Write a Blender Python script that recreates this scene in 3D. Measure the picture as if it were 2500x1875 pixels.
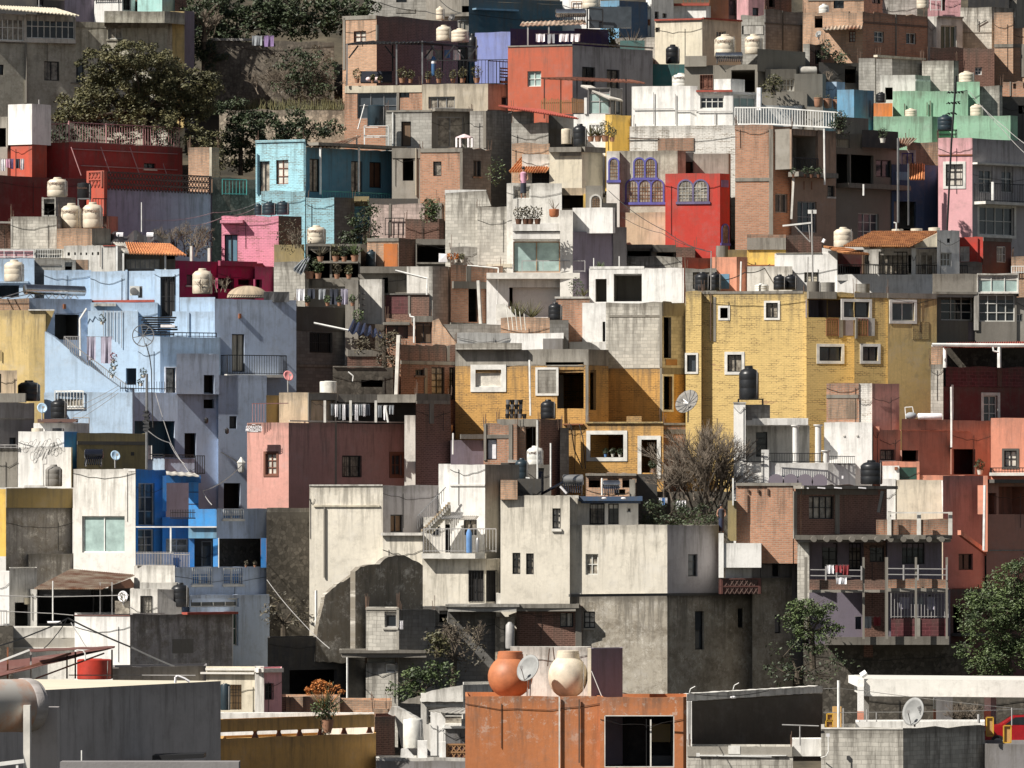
import bpy, math, random
from mathutils import Vector, Matrix
random.seed(7)
for _o in list(bpy.data.objects): bpy.data.objects.remove(_o)
SC = bpy.context.scene
COL = SC.collection
# ---------------- camera, sky, sun, exposure ----------------
FOC, HOR = 16700.0, 1280.0            # focal length and horizon row for a 2500 px wide picture
cam = bpy.data.cameras.new('camera'); co = bpy.data.objects.new('camera', cam); COL.objects.link(co)
cam.sensor_width = 36.0; cam.lens = FOC/2500*36.0; cam.clip_start = 1; cam.clip_end = 3000
co.rotation_euler = (math.pi/2, 0, 0); cam.shift_y = (HOR-937.5)/2500
SC.camera = co
SUN = Vector((-.60, -.38, .66)).normalized()
elev = math.asin(SUN.z); azim = math.atan2(SUN.x, SUN.y)
w = bpy.data.worlds.new('World'); SC.world = w; w.use_nodes = True
nt = w.node_tree; sky = nt.nodes.new('ShaderNodeTexSky'); sky.sky_type = 'NISHITA'; sky.sun_disc = False
sky.sun_elevation = elev; sky.sun_rotation = azim; sky.altitude = 2000; sky.dust_density = .6
hs = nt.nodes.new('ShaderNodeHueSaturation'); hs.inputs['Saturation'].default_value = .55; nt.links.new(sky.outputs[0], hs.inputs['Color'])
nt.links.new(hs.outputs[0], nt.nodes['Background'].inputs[0]); nt.nodes['Background'].inputs[1].default_value = .039
sl = bpy.data.lights.new('sun', 'SUN'); sl.energy = 5.0; sl.angle = math.radians(.5); sl.color = (1, .94, .855)
so = bpy.data.objects.new('sun', sl); COL.objects.link(so); so.rotation_euler = SUN.to_track_quat('Z', 'Y').to_euler()
so.location = (-200, -100, 300)
SC.view_settings.view_transform = 'Standard'; SC.view_settings.look = 'None'
SC.view_settings.exposure = 0.62; SC.view_settings.gamma = 1
SC.cycles.max_bounces = 5; SC.cycles.diffuse_bounces = 3; SC.cycles.glossy_bounces = 2; SC.cycles.transparent_max_bounces = 6
SC.cycles.use_denoising = True

# ---------------- picture plane to place in the world ----------------
TS = 2212/640.0
TO = [0, 0]
def T(c, r): TO[0] = (0, 620, 1240, 1860)[c]; TO[1] = (0, 465, 930, 1395)[r]
def sx(X): return TO[0]+X/TS
def sy(Y): return TO[1]+Y/TS
def DD(Ys): return 300+0.085*(1695-Ys)              # how far the hillside is, row by row
def kx(X): return (sx(X)-1250)/FOC
def kz(Y): return (HOR-sy(Y))/FOC
def P(X, Y, d): return Vector((kx(X)*d, d, kz(Y)*d))
HK = [(40, 2400), (200, 2300), (300, 1900), (325, 1830), (330, 1790), (336, 1700), (345, 1480), (352, 1380), (360, 1345), (367, 1320), (372, 1040), (380, 900), (390, 790), (400, 680), (420, 420), (444, 110), (600, -1900), (1000, -5000)]
def hill(d):
    for (d0, y0), (d1, y1) in zip(HK, HK[1:]):
        if d <= d1: return (HOR-(y0+(y1-y0)*(d-d0)/(d1-d0)))/FOC*d
    return 200
def lettering(cu, parent, mat, mt):
    """turns a text curve into a real mesh child"""
    t = bpy.data.objects.new('t', cu); COL.objects.link(t); me = bpy.data.meshes.new_from_object(t.evaluated_get(bpy.context.evaluated_depsgraph_get())); bpy.data.objects.remove(t)
    me.materials.clear(); me.materials.append(M(mat)); o = bpy.data.objects.new('lettering', me); COL.objects.link(o); o.parent = parent; o.matrix_local = mt; return o

# ---------------- mesh collector ----------------
class MB:
    def __init__(s): s.v = []; s.f = []; s.uv = []; s.sm = False
    def quad(s, pts, uvs=None):
        n = len(s.v); s.v += [tuple(p) for p in pts]; s.f.append(tuple(range(n, n+len(pts))))
        s.uv += uvs if uvs else [(p[0]+p[1]*.7, p[2]) for p in pts]
    def box(s, o, a, b, c):                        # origin and three edge vectors
        o, a, b, c = map(Vector, (o, a, b, c))
        for q in ((o, o+a, o+a+c, o+c), (o+b, o+b+c, o+a+b+c, o+a+b), (o, o+c, o+b+c, o+b), (o+a, o+a+b, o+a+b+c, o+a+c), (o+c, o+a+c, o+a+b+c, o+b+c), (o, o+b, o+a+b, o+a)):
            s.quad(q)
    def bar(s, p, q, r, n=5):
        p, q = Vector(p), Vector(q); d = q-p
        if d.length < 1e-6: return
        u = d.orthogonal().normalized(); v = d.normalized().cross(u); k = len(s.v)
        r2 = r if not isinstance(r, tuple) else r[1]; r1 = r if not isinstance(r, tuple) else r[0]
        for c, rr in ((p, r1), (q, r2)):
            for i in range(n):
                t = i*2*math.pi/n; s.v.append(tuple(c+u*math.cos(t)*rr+v*math.sin(t)*rr))
        for i in range(n):
            j = (i+1) % n; s.f.append((k+i, k+j, k+n+j, k+n+i)); s.uv += [(0, 0), (1, 0), (1, 1), (0, 1)]
    def path(s, pts, r, n=5):
        for a, b in zip(pts, pts[1:]): s.bar(a, b, r, n)
    def lathe(s, c, prof, n=20, ax=(0, 0, 1)):     # prof: (radius, height)
        c = Vector(c); ax = Vector(ax).normalized(); u = ax.orthogonal().normalized(); v = ax.cross(u); k = len(s.v)
        for r, h in prof:
            for i in range(n):
                t = i*2*math.pi/n; s.v.append(tuple(c+ax*h+u*math.cos(t)*r+v*math.sin(t)*r))
        for j in range(len(prof)-1):
            for i in range(n):
                i2 = (i+1) % n; a = k+j*n
                s.f.append((a+i, a+i2, a+n+i2, a+n+i)); s.uv += [(i/n*3, prof[j][1]), (i2/n*3, prof[j][1]), (i2/n*3, prof[j+1][1]), (i/n*3, prof[j+1][1])]
        s.f.append(tuple(k+i for i in range(n))[::-1]); s.uv += [(0, 0)]*n
        m = k+(len(prof)-1)*n; s.f.append(tuple(m+i for i in range(n))); s.uv += [(0, 0)]*n
        s.sm = True
    def sphere(s, c, rx, ry, rz, n=12):
        prof = [(math.sin(math.pi*i/8), -math.cos(math.pi*i/8)) for i in range(1, 8)]; k0 = len(s.v)
        s.lathe((0, 0, 0), prof, n)
        for i in range(k0, len(s.v)):
            p = s.v[i]; s.v[i] = (c[0]+p[0]*rx, c[1]+p[1]*ry, c[2]+p[2]*rz)
    def build(s, name, mat, parent=None):
        me = bpy.data.meshes.new(name); me.from_pydata(s.v, [], s.f)
        uvl = me.uv_layers.new(name='UVMap'); flat = [c for uv in s.uv for c in uv]
        uvl.data.foreach_set('uv', flat)
        if s.sm: me.polygons.foreach_set('use_smooth', [True]*len(me.polygons)); me.set_sharp_from_angle(angle=.7)
        me.materials.append(M(mat) if isinstance(mat, str) else mat); me.update()
        o = bpy.data.objects.new(name, me); COL.objects.link(o)
        if parent is not None: o.parent = parent; o.matrix_parent_inverse = Matrix.Translation(-parent.location)
        return o
def tag(o, label, cat, group=None, kind=None):
    if label: o['label'] = label
    if cat: o['category'] = cat
    if group: o['group'] = group
    if kind: o['kind'] = kind
    return o
def thing(name, label, cat, loc, group=None):
    o = bpy.data.objects.new(name, None); COL.objects.link(o); o.location = loc; o.empty_display_size = .3
    return tag(o, label, cat, group)

# ---------------- materials ----------------
PAL = {
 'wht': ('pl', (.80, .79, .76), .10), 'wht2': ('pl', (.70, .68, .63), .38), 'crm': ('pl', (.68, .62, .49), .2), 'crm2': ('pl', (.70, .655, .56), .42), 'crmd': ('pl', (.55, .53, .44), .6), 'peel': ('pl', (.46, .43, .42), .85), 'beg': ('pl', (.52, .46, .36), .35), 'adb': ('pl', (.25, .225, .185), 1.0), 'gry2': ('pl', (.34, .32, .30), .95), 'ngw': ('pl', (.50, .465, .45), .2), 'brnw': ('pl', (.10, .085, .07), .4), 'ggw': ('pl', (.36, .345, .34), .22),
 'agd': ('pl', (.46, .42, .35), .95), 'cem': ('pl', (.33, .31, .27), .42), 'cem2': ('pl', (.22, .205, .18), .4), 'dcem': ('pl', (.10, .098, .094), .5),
 'mod': ('pl', (.22, .205, .175), .10), 'lbl': ('pl', (.42, .55, .70), .18), 'lil': ('pl', (.46, .55, .70), .2), 'mau': ('pl', (.42, .36, .44), .3),
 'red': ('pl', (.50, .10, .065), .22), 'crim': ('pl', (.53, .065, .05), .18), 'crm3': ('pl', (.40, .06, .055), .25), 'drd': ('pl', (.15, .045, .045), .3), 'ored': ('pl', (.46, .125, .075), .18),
 'mag': ('pl', (.38, .04, .12), .2), 'hpk': ('br', (.74, .30, .40), .12), 'spk': ('pl', (.62, .33, .28), .4), 'spd': ('pl', (.46, .27, .25), .4), 'lpk': ('pl', (.72, .40, .42), .2),  # the darker soft pink has the shade of turned-away walls in its colour
 'ter': ('pl', (.66, .28, .19), .15), 'ted': ('pl', (.48, .25, .19), .25), 'mint': ('pl', (.34, .58, .41), .3), 'mnt2': ('pl', (.42, .70, .66), .25), 'peri': ('pl', (.21, .25, .50), .1),  # the darker terracotta is a copy with shade put into its colour
 'nav': ('pl', (.045, .085, .16), .15), 'ind': ('pl', (.05, .045, .12), .1), 'blu': ('pl', (.05, .23, .58), .12), 'blu2': ('pl', (.07, .30, .68), .1), 'teal': ('pl', (.06, .19, .19), .35), 'tblu': ('pl', (.06, .115, .15), .4), 'tan': ('pl', (.44, .31, .23), .4),
 'sky': ('pl', (.16, .34, .50), .25), 'yel': ('pl', (.78, .52, .13), .15), 'ylw': ('pl', (.66, .50, .23), .5), 'och': ('pl', (.60, .36, .13), .18), 'ochd': ('pl', (.27, .20, .085), .15), 'sand': ('pl', (.62, .49, .34), .35),
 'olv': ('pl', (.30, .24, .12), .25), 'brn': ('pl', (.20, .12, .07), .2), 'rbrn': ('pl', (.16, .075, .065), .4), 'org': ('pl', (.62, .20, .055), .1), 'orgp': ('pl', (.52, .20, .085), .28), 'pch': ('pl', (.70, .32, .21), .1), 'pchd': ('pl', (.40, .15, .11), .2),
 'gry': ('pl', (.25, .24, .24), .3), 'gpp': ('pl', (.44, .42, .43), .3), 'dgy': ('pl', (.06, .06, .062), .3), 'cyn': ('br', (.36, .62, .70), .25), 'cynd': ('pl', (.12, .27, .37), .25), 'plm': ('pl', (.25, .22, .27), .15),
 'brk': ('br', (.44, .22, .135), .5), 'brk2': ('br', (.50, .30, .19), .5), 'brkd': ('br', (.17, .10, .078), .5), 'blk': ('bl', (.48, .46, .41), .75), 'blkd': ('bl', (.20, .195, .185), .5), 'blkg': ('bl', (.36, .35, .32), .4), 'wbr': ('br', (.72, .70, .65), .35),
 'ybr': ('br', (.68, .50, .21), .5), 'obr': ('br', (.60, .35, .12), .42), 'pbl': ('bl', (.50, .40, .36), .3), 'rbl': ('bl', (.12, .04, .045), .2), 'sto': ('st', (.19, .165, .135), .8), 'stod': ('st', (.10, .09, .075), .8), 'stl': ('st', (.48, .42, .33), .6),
}
SOLID = {
 'blkm': ((.012, .012, .013), .5, 0), 'whm': ((.75, .75, .72), .45, 0), 'pkm': ((.42, .22, .22), .6, 0), 'tlm': ((.06, .28, .26), .5, 0), 'gmt': ((.30, .30, .30), .4, .6), 'steel': ((.62, .62, .62), .22, 1), 'wood': ((.11, .05, .028), .6, 0), 'owd': ((.30, .16, .07), .6, 0),
 'brnf': ((.16, .06, .035), .6, 0), 'fwh': ((.62, .62, .58), .5, 0), 'tkb': ((.014, .015, .017), .38, 0), 'tkc': ((.60, .53, .42), .5, 0), 'tkw': ((.66, .65, .60), .45, 0), 'tko': ((.42, .15, .065), .55, 0), 'tkbl': ((.018, .032, .042), .4, 0), 'tkr': ((.40, .035, .02), .5, 0),
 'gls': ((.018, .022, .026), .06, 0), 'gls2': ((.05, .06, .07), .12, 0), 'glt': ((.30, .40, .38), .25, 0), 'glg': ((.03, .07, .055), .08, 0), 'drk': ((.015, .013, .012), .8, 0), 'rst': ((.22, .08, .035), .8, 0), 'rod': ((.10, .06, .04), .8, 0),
 'wire': ((.03, .03, .03), .6, 0), 'wrl': ((.35, .34, .33), .5, 0), 'clw': ((.75, .74, .76), .9, 0), 'clb': ((.03, .035, .05), .9, 0), 'clr': ((.22, .03, .035), .9, 0), 'clp': ((.55, .30, .40), .9, 0), 'clg': ((.28, .30, .32), .9, 0), 'clbl': ((.12, .25, .50), .9, 0), 'clpu': ((.22, .15, .30), .9, 0),
 'pot': ((.32, .165, .10), .8, 0), 'clpk': ((.70, .55, .56), .8, 0), 'dshg': ((.19, .18, .165), .7, 0), 'potw': ((.60, .58, .52), .7, 0), 'dsh': ((.25, .255, .25), .6, 0), 'dshp': ((.75, .30, .30), .6, 0), 'dshb': ((.45, .62, .78), .5, 0), 'tarp': ((.02, .03, .07), .5, 0), 'tarpk': ((.05, .05, .052), .35, 0), 'acw': ((.7, .7, .66), .5, 0), 'gasb': ((.05, .13, .28), .4, 0),
 'car': ((.35, .01, .015), .25, 0), 'yfr': ((.60, .35, .04), .5, 0), 'cop': ((.62, .60, .55), .8, 0), 'copr': ((.30, .06, .04), .8, 0), 'lmp': ((.8, .8, .78), .3, 0), 'solr': ((.01, .012, .02), .12, 0), 'scr': ((.16, .16, .16), .8, 0), 'purp': ((.10, .10, .34), .8, 0), 'purm': ((.14, .12, .22), .8, 0), 'paint': ((.66, .65, .61), .8, 0), 'clpl': ((.36, .34, .42), .9, 0), 'mur': ((.65, .55, .12), .8, 0), 'grn': ((.05, .3, .15), .7, 0), 'flr': ((.50, .19, .05), .8, 0), 'skin': ((.3, .16, .1), .7, 0),
}
MATS = {}
def N(nt, typ, **kw):
    n = nt.nodes.new(typ)
    for k, v in kw.items(): setattr(n, k, v)
    return n
def mixc(nt, fac, a, b, mode='MIX'):
    m = N(nt, 'ShaderNodeMix', data_type='RGBA', blend_type=mode)
    for sock, val in ((0, fac), (6, a), (7, b)):
        if hasattr(val, 'links'): nt.links.new(val, m.inputs[sock])
        elif sock == 0: m.inputs[0].default_value = val
        else: m.inputs[sock].default_value = (*val, 1) if len(val) == 3 else val
    return m.outputs[2]
def noise(nt, vec, scale, detail=4, rough=.6):
    n = N(nt, 'ShaderNodeTexNoise'); n.inputs['Scale'].default_value = scale; n.inputs['Detail'].default_value = detail; n.inputs['Roughness'].default_value = rough
    nt.links.new(vec, n.inputs['Vector']); return n.outputs['Fac']
def ramp(nt, fac, a, b, lo=0., hi=1.):
    m = N(nt, 'ShaderNodeMapRange'); nt.links.new(fac, m.inputs[0]); m.inputs[1].default_value = a; m.inputs[2].default_value = b; m.inputs[3].default_value = lo; m.inputs[4].default_value = hi
    return m.outputs[0]
def mul(nt, a, b, op='MULTIPLY'):
    m = N(nt, 'ShaderNodeMath', operation=op)
    for i, x in enumerate((a, b)):
        if hasattr(x, 'links'): nt.links.new(x, m.inputs[i])
        else: m.inputs[i].default_value = x
    return m.outputs[0]
def sc(c, k): return tuple(min(1, x*k) for x in c)
def M(key):
    if key in MATS: return MATS[key]
    m = bpy.data.materials.new(key); m.use_nodes = True; nt = m.node_tree; bs = nt.nodes['Principled BSDF']; MATS[key] = m
    if key in SOLID:
        c, r, me = SOLID[key]
        tc = N(nt, 'ShaderNodeTexCoord'); f = noise(nt, tc.outputs['Object'], 2.2, 5)
        col = mixc(nt, ramp(nt, f, .35, .7), sc(c, .78), sc(c, 1.18)); nt.links.new(col, bs.inputs['Base Color'])
        bs.inputs['Roughness'].default_value = r; bs.inputs['Metallic'].default_value = me
        return m
    if key in ('leaf', 'leafd', 'leafo', 'leafb', 'twig', 'bark', 'earth', 'tile', 'corr', 'rusty', 'tilo', 'curt', 'cpale', 'rtank'):
        tc = N(nt, 'ShaderNodeTexCoord'); f = noise(nt, tc.outputs['Object'], {'earth': .4, 'tile': 1.6, 'tilo': 2.2, 'corr': .8, 'rusty': .7, 'curt': 2.5, 'cpale': 2, 'rtank': .9}.get(key, 1.1), 6, .7)
        A, B = {'leaf': ((.025, .042, .014), (.11, .155, .05)), 'leafd': ((.014, .024, .010), (.05, .07, .026)), 'leafo': ((.035, .038, .014), (.155, .14, .06)), 'leafb': ((.04, .035, .022), (.12, .10, .06)), 'twig': ((.09, .07, .05), (.22, .18, .14)), 'bark': ((.04, .03, .02), (.10, .08, .055)),
                'earth': ((.022, .019, .012), (.085, .07, .045)), 'tile': ((.36, .13, .05), (.62, .27, .11)), 'tilo': ((.22, .085, .035), (.50, .23, .09)), 'corr': ((.30, .28, .25), (.55, .53, .48)), 'rusty': ((.20, .08, .04), (.48, .42, .33)), 'curt': ((.10, .085, .07), (.42, .38, .31)), 'cpale': ((.35, .33, .29), (.70, .66, .58)), 'rtank': ((.40, .38, .35), (.45, .16, .05))}[key]
        nt.links.new(mixc(nt, ramp(nt, f, .38, .64), A, B), bs.inputs['Base Color']); bs.inputs['Roughness'].default_value = .85 if key[:4] != 'leaf' else .6
        if key == 'curt' or key == 'cpale': bs.inputs['Roughness'].default_value = .3
        return m
    kind, c, dirt = PAL[key]
    uv = N(nt, 'ShaderNodeUVMap'); oi = N(nt, 'ShaderNodeObjectInfo'); cmb = N(nt, 'ShaderNodeCombineXYZ'); sep = N(nt, 'ShaderNodeSeparateXYZ')
    nt.links.new(uv.outputs[0], sep.inputs[0]); nt.links.new(sep.outputs[0], cmb.inputs[0]); nt.links.new(sep.outputs[1], cmb.inputs[1])
    rz = mul(nt, oi.outputs['Random'], 91.0); nt.links.new(rz, cmb.inputs[2]); vec = cmb.outputs[0]
    big = noise(nt, vec, .45, 5, .65); med = noise(nt, vec, 1.7, 6, .7); fine = noise(nt, vec, 14, 2, .5)
    mp = N(nt, 'ShaderNodeMapping'); nt.links.new(vec, mp.inputs[0]); mp.inputs['Scale'].default_value = (3.2, .28, 1); strk = noise(nt, mp.outputs[0], 1.0, 5, .7); mp2 = N(nt, 'ShaderNodeMapping'); nt.links.new(vec, mp2.inputs[0]); mp2.inputs['Scale'].default_value = (.8, 3.0, 1)
    col = mixc(nt, ramp(nt, big, .35, .68), sc(c, .93-.16*dirt), sc(c, 1.05)); h = fine
    if kind == 'pl':
        col = mixc(nt, ramp(nt, noise(nt, vec, 6, 6, .8), .38, .64, 0, .18+.6*dirt), col, sc(c, .70))
        col = mixc(nt, ramp(nt, noise(nt, mp.outputs[0], 2.4, 4, .7), .52, .66, 0, .10+.35*dirt), col, sc(c, .62))
        col = mixc(nt, mul(nt, ramp(nt, med, .52, .70), .30+.5*dirt), col, mixc(nt, .5, sc(c, .62), (.22, .20, .17)))
        lum = (c[0]+c[1]+c[2])/3; fade = tuple(.55*x*1.12+.45*(lum*.8+.12) for x in c)
        col = mixc(nt, ramp(nt, noise(nt, vec, .75, 9, .8), .52, .64, 0, .25+.45*dirt), col, fade)
        if dirt > .5:
            col = mixc(nt, ramp(nt, noise(nt, vec, .9, 10, .82), .46, .60, 0, .85*dirt), col, (.17, .145, .11))
            col = mixc(nt, ramp(nt, noise(nt, vec, 1.6, 10, .85), .53, .63, 0, .6), col, (.72, .69, .62))
    elif kind in ('br', 'bl'):
        col = mixc(nt, ramp(nt, noise(nt, vec, 3.5, 8, .8), .42, .64, 0, .5), col, sc(c, .6))
        br = N(nt, 'ShaderNodeTexBrick'); nt.links.new(vec, br.inputs['Vector']); br.inputs['Scale'].default_value = 1
        bw, bh, mo = (.26, .095, .018) if kind == 'br' else (.38, .18, .014)
        wn = N(nt, 'ShaderNodeTexNoise'); wn.inputs['Scale'].default_value = 2.3; wn.inputs['Detail'].default_value = 3; nt.links.new(vec, wn.inputs['Vector'])
        va = N(nt, 'ShaderNodeVectorMath', operation='MULTIPLY_ADD'); nt.links.new(wn.outputs['Color'], va.inputs[0]); va.inputs[1].default_value = (.10, .10, 0); nt.links.new(vec, va.inputs[2]); nt.links.new(va.outputs[0], br.inputs['Vector'])
        br.inputs['Brick Width'].default_value = bw; br.inputs['Row Height'].default_value = bh; br.inputs['Mortar Size'].default_value = mo; br.inputs['Mortar Smooth'].default_value = .3
        painted = key in ('hpk', 'cyn', 'wbr', 'ybr', 'obr')
        mort = sc(c, .72) if painted or kind == 'bl' else (.36, .31, .25)
        if key == 'brkd' or key == 'rbl': mort = sc(c, 1.9)
        for s_, cc in (('Color1', sc(c, .80 if not painted else .93)), ('Color2', sc(c, 1.22 if not painted else 1.05)), ('Mortar', mort)): br.inputs[s_].default_value = (*cc, 1)
        col = mixc(nt, .74 if not painted else .5, col, br.outputs[0])
        if painted:
            crack = mul(nt, br.outputs['Fac'], ramp(nt, noise(nt, mp2.outputs[0], 1.6, 5), .50, .60)); col = mixc(nt, mul(nt, crack, .75), col, (.16, .11, .06))
            bare = ramp(nt, noise(nt, mp2.outputs[0], .5, 6, .7), .64, .68, 0, dirt*1.5); col = mixc(nt, bare, col, (.33, .19, .12))
        col = mixc(nt, ramp(nt, med, .55, .75, 0, .25+.3*dirt), col, sc(c, .55))
        h = mul(nt, br.outputs['Fac'], -1.0)
    elif kind == 'st':
        vo = N(nt, 'ShaderNodeTexVoronoi', feature='DISTANCE_TO_EDGE'); nt.links.new(vec, vo.inputs['Vector']); vo.inputs['Scale'].default_value = 5
        vc = N(nt, 'ShaderNodeTexVoronoi'); nt.links.new(vec, vc.inputs['Vector']); vc.inputs['Scale'].default_value = 5
        bwn = N(nt, 'ShaderNodeRGBToBW'); nt.links.new(vc.outputs['Color'], bwn.inputs[0])
        col = mixc(nt, bwn.outputs[0], sc(c, .4), sc(c, 1.8)); col = mixc(nt, ramp(nt, vo.outputs['Distance'], 0, .16, .6, 0), col, sc(c, .4))
        col = mixc(nt, ramp(nt, big, .45, .62, 0, .4), col, sc(c, .45)); h = vo.outputs['Distance']
    if key == 'orgp': pk_ = N(nt, 'ShaderNodeMapRange'); nt.links.new(sep.outputs[1], pk_.inputs[0]); pk_.inputs[1].default_value = -2.6; pk_.inputs[2].default_value = -.6; col = mixc(nt, mul(nt, ramp(nt, noise(nt, vec, 2.6, 7, .75), .55, .62, 0, .75), pk_.outputs[0]), col, (.58, .46, .38))
    # rain streaks running down from the wall head, and a damp foot
    topm = N(nt, 'ShaderNodeMapRange'); nt.links.new(sep.outputs[1], topm.inputs[0]); topm.inputs[1].default_value = -3.2; topm.inputs[2].default_value = -.1
    sm = mul(nt, ramp(nt, strk, .47, .62), topm.outputs[0]); col = mixc(nt, mul(nt, sm, min(.85, .25+.8*dirt)), col, (.10, .09, .075))
    col = mixc(nt, ramp(nt, strk, .56, .70, 0, .10+.55*dirt), col, sc(c, .45))
    edge = N(nt, 'ShaderNodeMapRange'); nt.links.new(mul(nt, sep.outputs[1], mul(nt, med, .5, 'MULTIPLY'), 'ADD'), edge.inputs[0]); edge.inputs[1].default_value = -.22; edge.inputs[2].default_value = .12; edge.inputs[4].default_value = .08+.65*dirt
    col = mixc(nt, edge.outputs[0], col, (.11, .10, .085))
    nt.links.new(col, bs.inputs['Base Color']); bs.inputs['Roughness'].default_value = .9; bs.inputs['Specular IOR Level'].default_value = .15
    bp = N(nt, 'ShaderNodeBump'); bp.inputs['Distance'].default_value = .008; bp.inputs['Strength'].default_value = .5; nt.links.new(h, bp.inputs['Height'])
    bp2 = N(nt, 'ShaderNodeBump'); bp2.inputs['Distance'].default_value = .015; bp2.inputs['Strength'].default_value = .35; nt.links.new(med, bp2.inputs['Height']); nt.links.new(bp.outputs[0], bp2.inputs['Normal']); nt.links.new(bp2.outputs[0], bs.inputs['Normal'])
    return m

# ---------------- houses ----------------
class Vol: pass
LAST = None
KIND = {'pl': 'plaster_house', 'br': 'brick_house', 'bl': 'block_house', 'st': 'stone_wall'}
def H(label, mat, top, bot, spec, ops='', name=None, cat='house', group=None, **kw):
    """a thing: an Empty with its first volume"""
    s0 = spec[-1] if len(spec) < 3 else spec[0]
    d = kw.get('d') or DD(sy(bot))+kw.get('dd', 0)
    kw = dict(kw); kw['d'] = d; kw.pop('dd', None)
    h = thing(name or KIND[PAL[mat][0]], label, cat, P((spec[0]+spec[-1])/2, bot, d), group)
    h_ = Vol(); h_.root = h; h_.d = d
    V(h_, mat, top, bot, spec, ops, **kw)
    return h_
def V(h, mat, top, bot, spec, ops='', d=None, dd=0, th=5, ext=3.5, part='wall', par=.35, jit=None, fm=None):
    global LAST
    d = (d or h.d)+dd
    k0 = kx(spec[0]); pts = [Vector((k0, 1.0))]
    i = 1
    while i < len(spec):
        a = math.radians(spec[i]); k = kx(spec[i+1]); p0 = pts[-1]
        s = (k*p0.y-p0.x)/(math.cos(a)-k*math.sin(a))
        if True:
            # angles are real yaw angles; scale-free construction
            pts.append(Vector((p0.x+s*math.cos(a), p0.y+s*math.sin(a))))
        i += 2
    mn = min(p.y for p in pts); pts = [p*(d/mn) for p in pts]
    zt = kz(top)*d; zb = kz(bot)*d-ext
    v = Vol(); v.root = h.root; v.pts = pts; v.d = d; v.zt = zt; v.zb = zb; v.faces = []; v.mat = mat; v.spec = spec
    for p, q in zip(pts, pts[1:]):
        t = (q-p); L = t.length; t = t/L; n = Vector((t.y, -t.x)); v.faces.append((p, q, t, n, L))
    opl = [o.split() for o in ops.replace('\n', ' ').split(';') if o.strip()]
    holes = {i: [] for i in range(len(v.faces))}
    later = []
    for o in opl:
        X0, Y0, X1, Y1 = map(float, o[1:5]); fi, s0, s1, z1, z0 = fmap(v, X0, Y0, X1, Y1)
        kd = o[0]
        if kd[0] in 'wvmcgodr' and not kd.startswith('rail'): holes[fi].append([s0, s1, z0, z1])
        later.append((kd, fi, s0, s1, z0, z1, o[5:]))
    rough = jit if jit is not None else (.07 if PAL[mat][0] in ('br', 'bl', 'st') else .025)
    mb = mb0 = MB(); tops = []; extra = []
    for fi, (p, q, t, n, L) in enumerate(v.faces):
        mb = mb0
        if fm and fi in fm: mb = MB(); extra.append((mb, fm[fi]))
        ss = {0.0, L}; zs = {zb, zt}
        for r in holes[fi]:
            r[0] = max(.02, min(L-.05, r[0])); r[1] = max(r[0]+.05, min(L-.02, r[1])); r[2] = max(zb+.01, r[2]); r[3] = min(zt-.03, max(r[3], r[2]+.05))
            ss |= {r[0], r[1]}; zs |= {r[2], r[3]}
        x = .9
        while x < L-.3: ss.add(x+random.uniform(-.2, .2)); x += .9
        ss = sorted(ss); zs = sorted(zs)
        jz = {s: (0 if s in (0.0, L) else random.uniform(-rough, rough)) for s in ss}
        for a, b in zip(ss, ss[1:]):
            for c, e in zip(zs, zs[1:]):
                ms, mz = (a+b)/2, (c+e)/2
                if any(r[0] < ms < r[1] and r[2] < mz < r[3] for r in holes[fi]): continue
                ea = e+(jz[a] if e == zt else 0); eb = e+(jz[b] if e == zt else 0)
                A, B = p+t*a, p+t*b; uo = fi*7.3
                mb.quad([(A.x, A.y, c), (B.x, B.y, c), (B.x, B.y, eb), (A.x, A.y, ea)], [(uo+a, c-zt), (uo+b, c-zt), (uo+b, eb-zt), (uo+a, ea-zt)])
        for s in ss[:-1] if fi < len(v.faces)-1 else ss: tops.append((p+t*s, zt+jz[s]))
        for r in holes[fi]:                       # reveals
            dp = .22; A, B = p+t*r[0], p+t*r[1]; A2, B2 = A-n*dp, B-n*dp
            for q4 in (((A, r[2]), (A, r[3]), (A2, r[3]), (A2, r[2])), ((B, r[2]), (B2, r[2]), (B2, r[3]), (B, r[3])), ((A, r[3]), (B, r[3]), (B2, r[3]), (A2, r[3])), ((A, r[2]), (A2, r[2]), (B2, r[2]), (B, r[2]))):
                mb.quad([(a_.x, a_.y, z_) for a_, z_ in q4])
    mb = mb0
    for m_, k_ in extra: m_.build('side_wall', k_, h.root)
    e0, e1 = pts[0]*(1+th/pts[0].length), pts[-1]*(1+th/pts[-1].length)
    for a, b in ((pts[-1], e1), (e1, e0), (e0, pts[0])):
        mb.quad([(a.x, a.y, zb), (b.x, b.y, zb), (b.x, b.y, zt), (a.x, a.y, zt)], [(0, zb-zt), ((b-a).length, zb-zt), ((b-a).length, 0), (0, 0)])
    ring = tops+[(e1, zt), (e0, zt)]; cx = sum((r[0] for r in ring), Vector((0, 0)))/len(ring)
    inn = []
    for c, z in ring:
        dv = cx-c; inn.append((c+dv*min(.5, .16/max(dv.length, .01)), z))
    zr = zt-par; n_ = len(ring)
    for i in range(n_):
        j = (i+1) % n_; a, b, c, e = ring[i], ring[j], inn[j], inn[i]
        mb.quad([(a[0].x, a[0].y, a[1]), (b[0].x, b[0].y, b[1]), (c[0].x, c[0].y, c[1]), (e[0].x, e[0].y, e[1])])
        mb.quad([(e[0].x, e[0].y, e[1]), (c[0].x, c[0].y, c[1]), (c[0].x, c[0].y, zr), (e[0].x, e[0].y, zr)])
    mb.quad([(c.x, c.y, zr) for c, z in inn])
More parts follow.
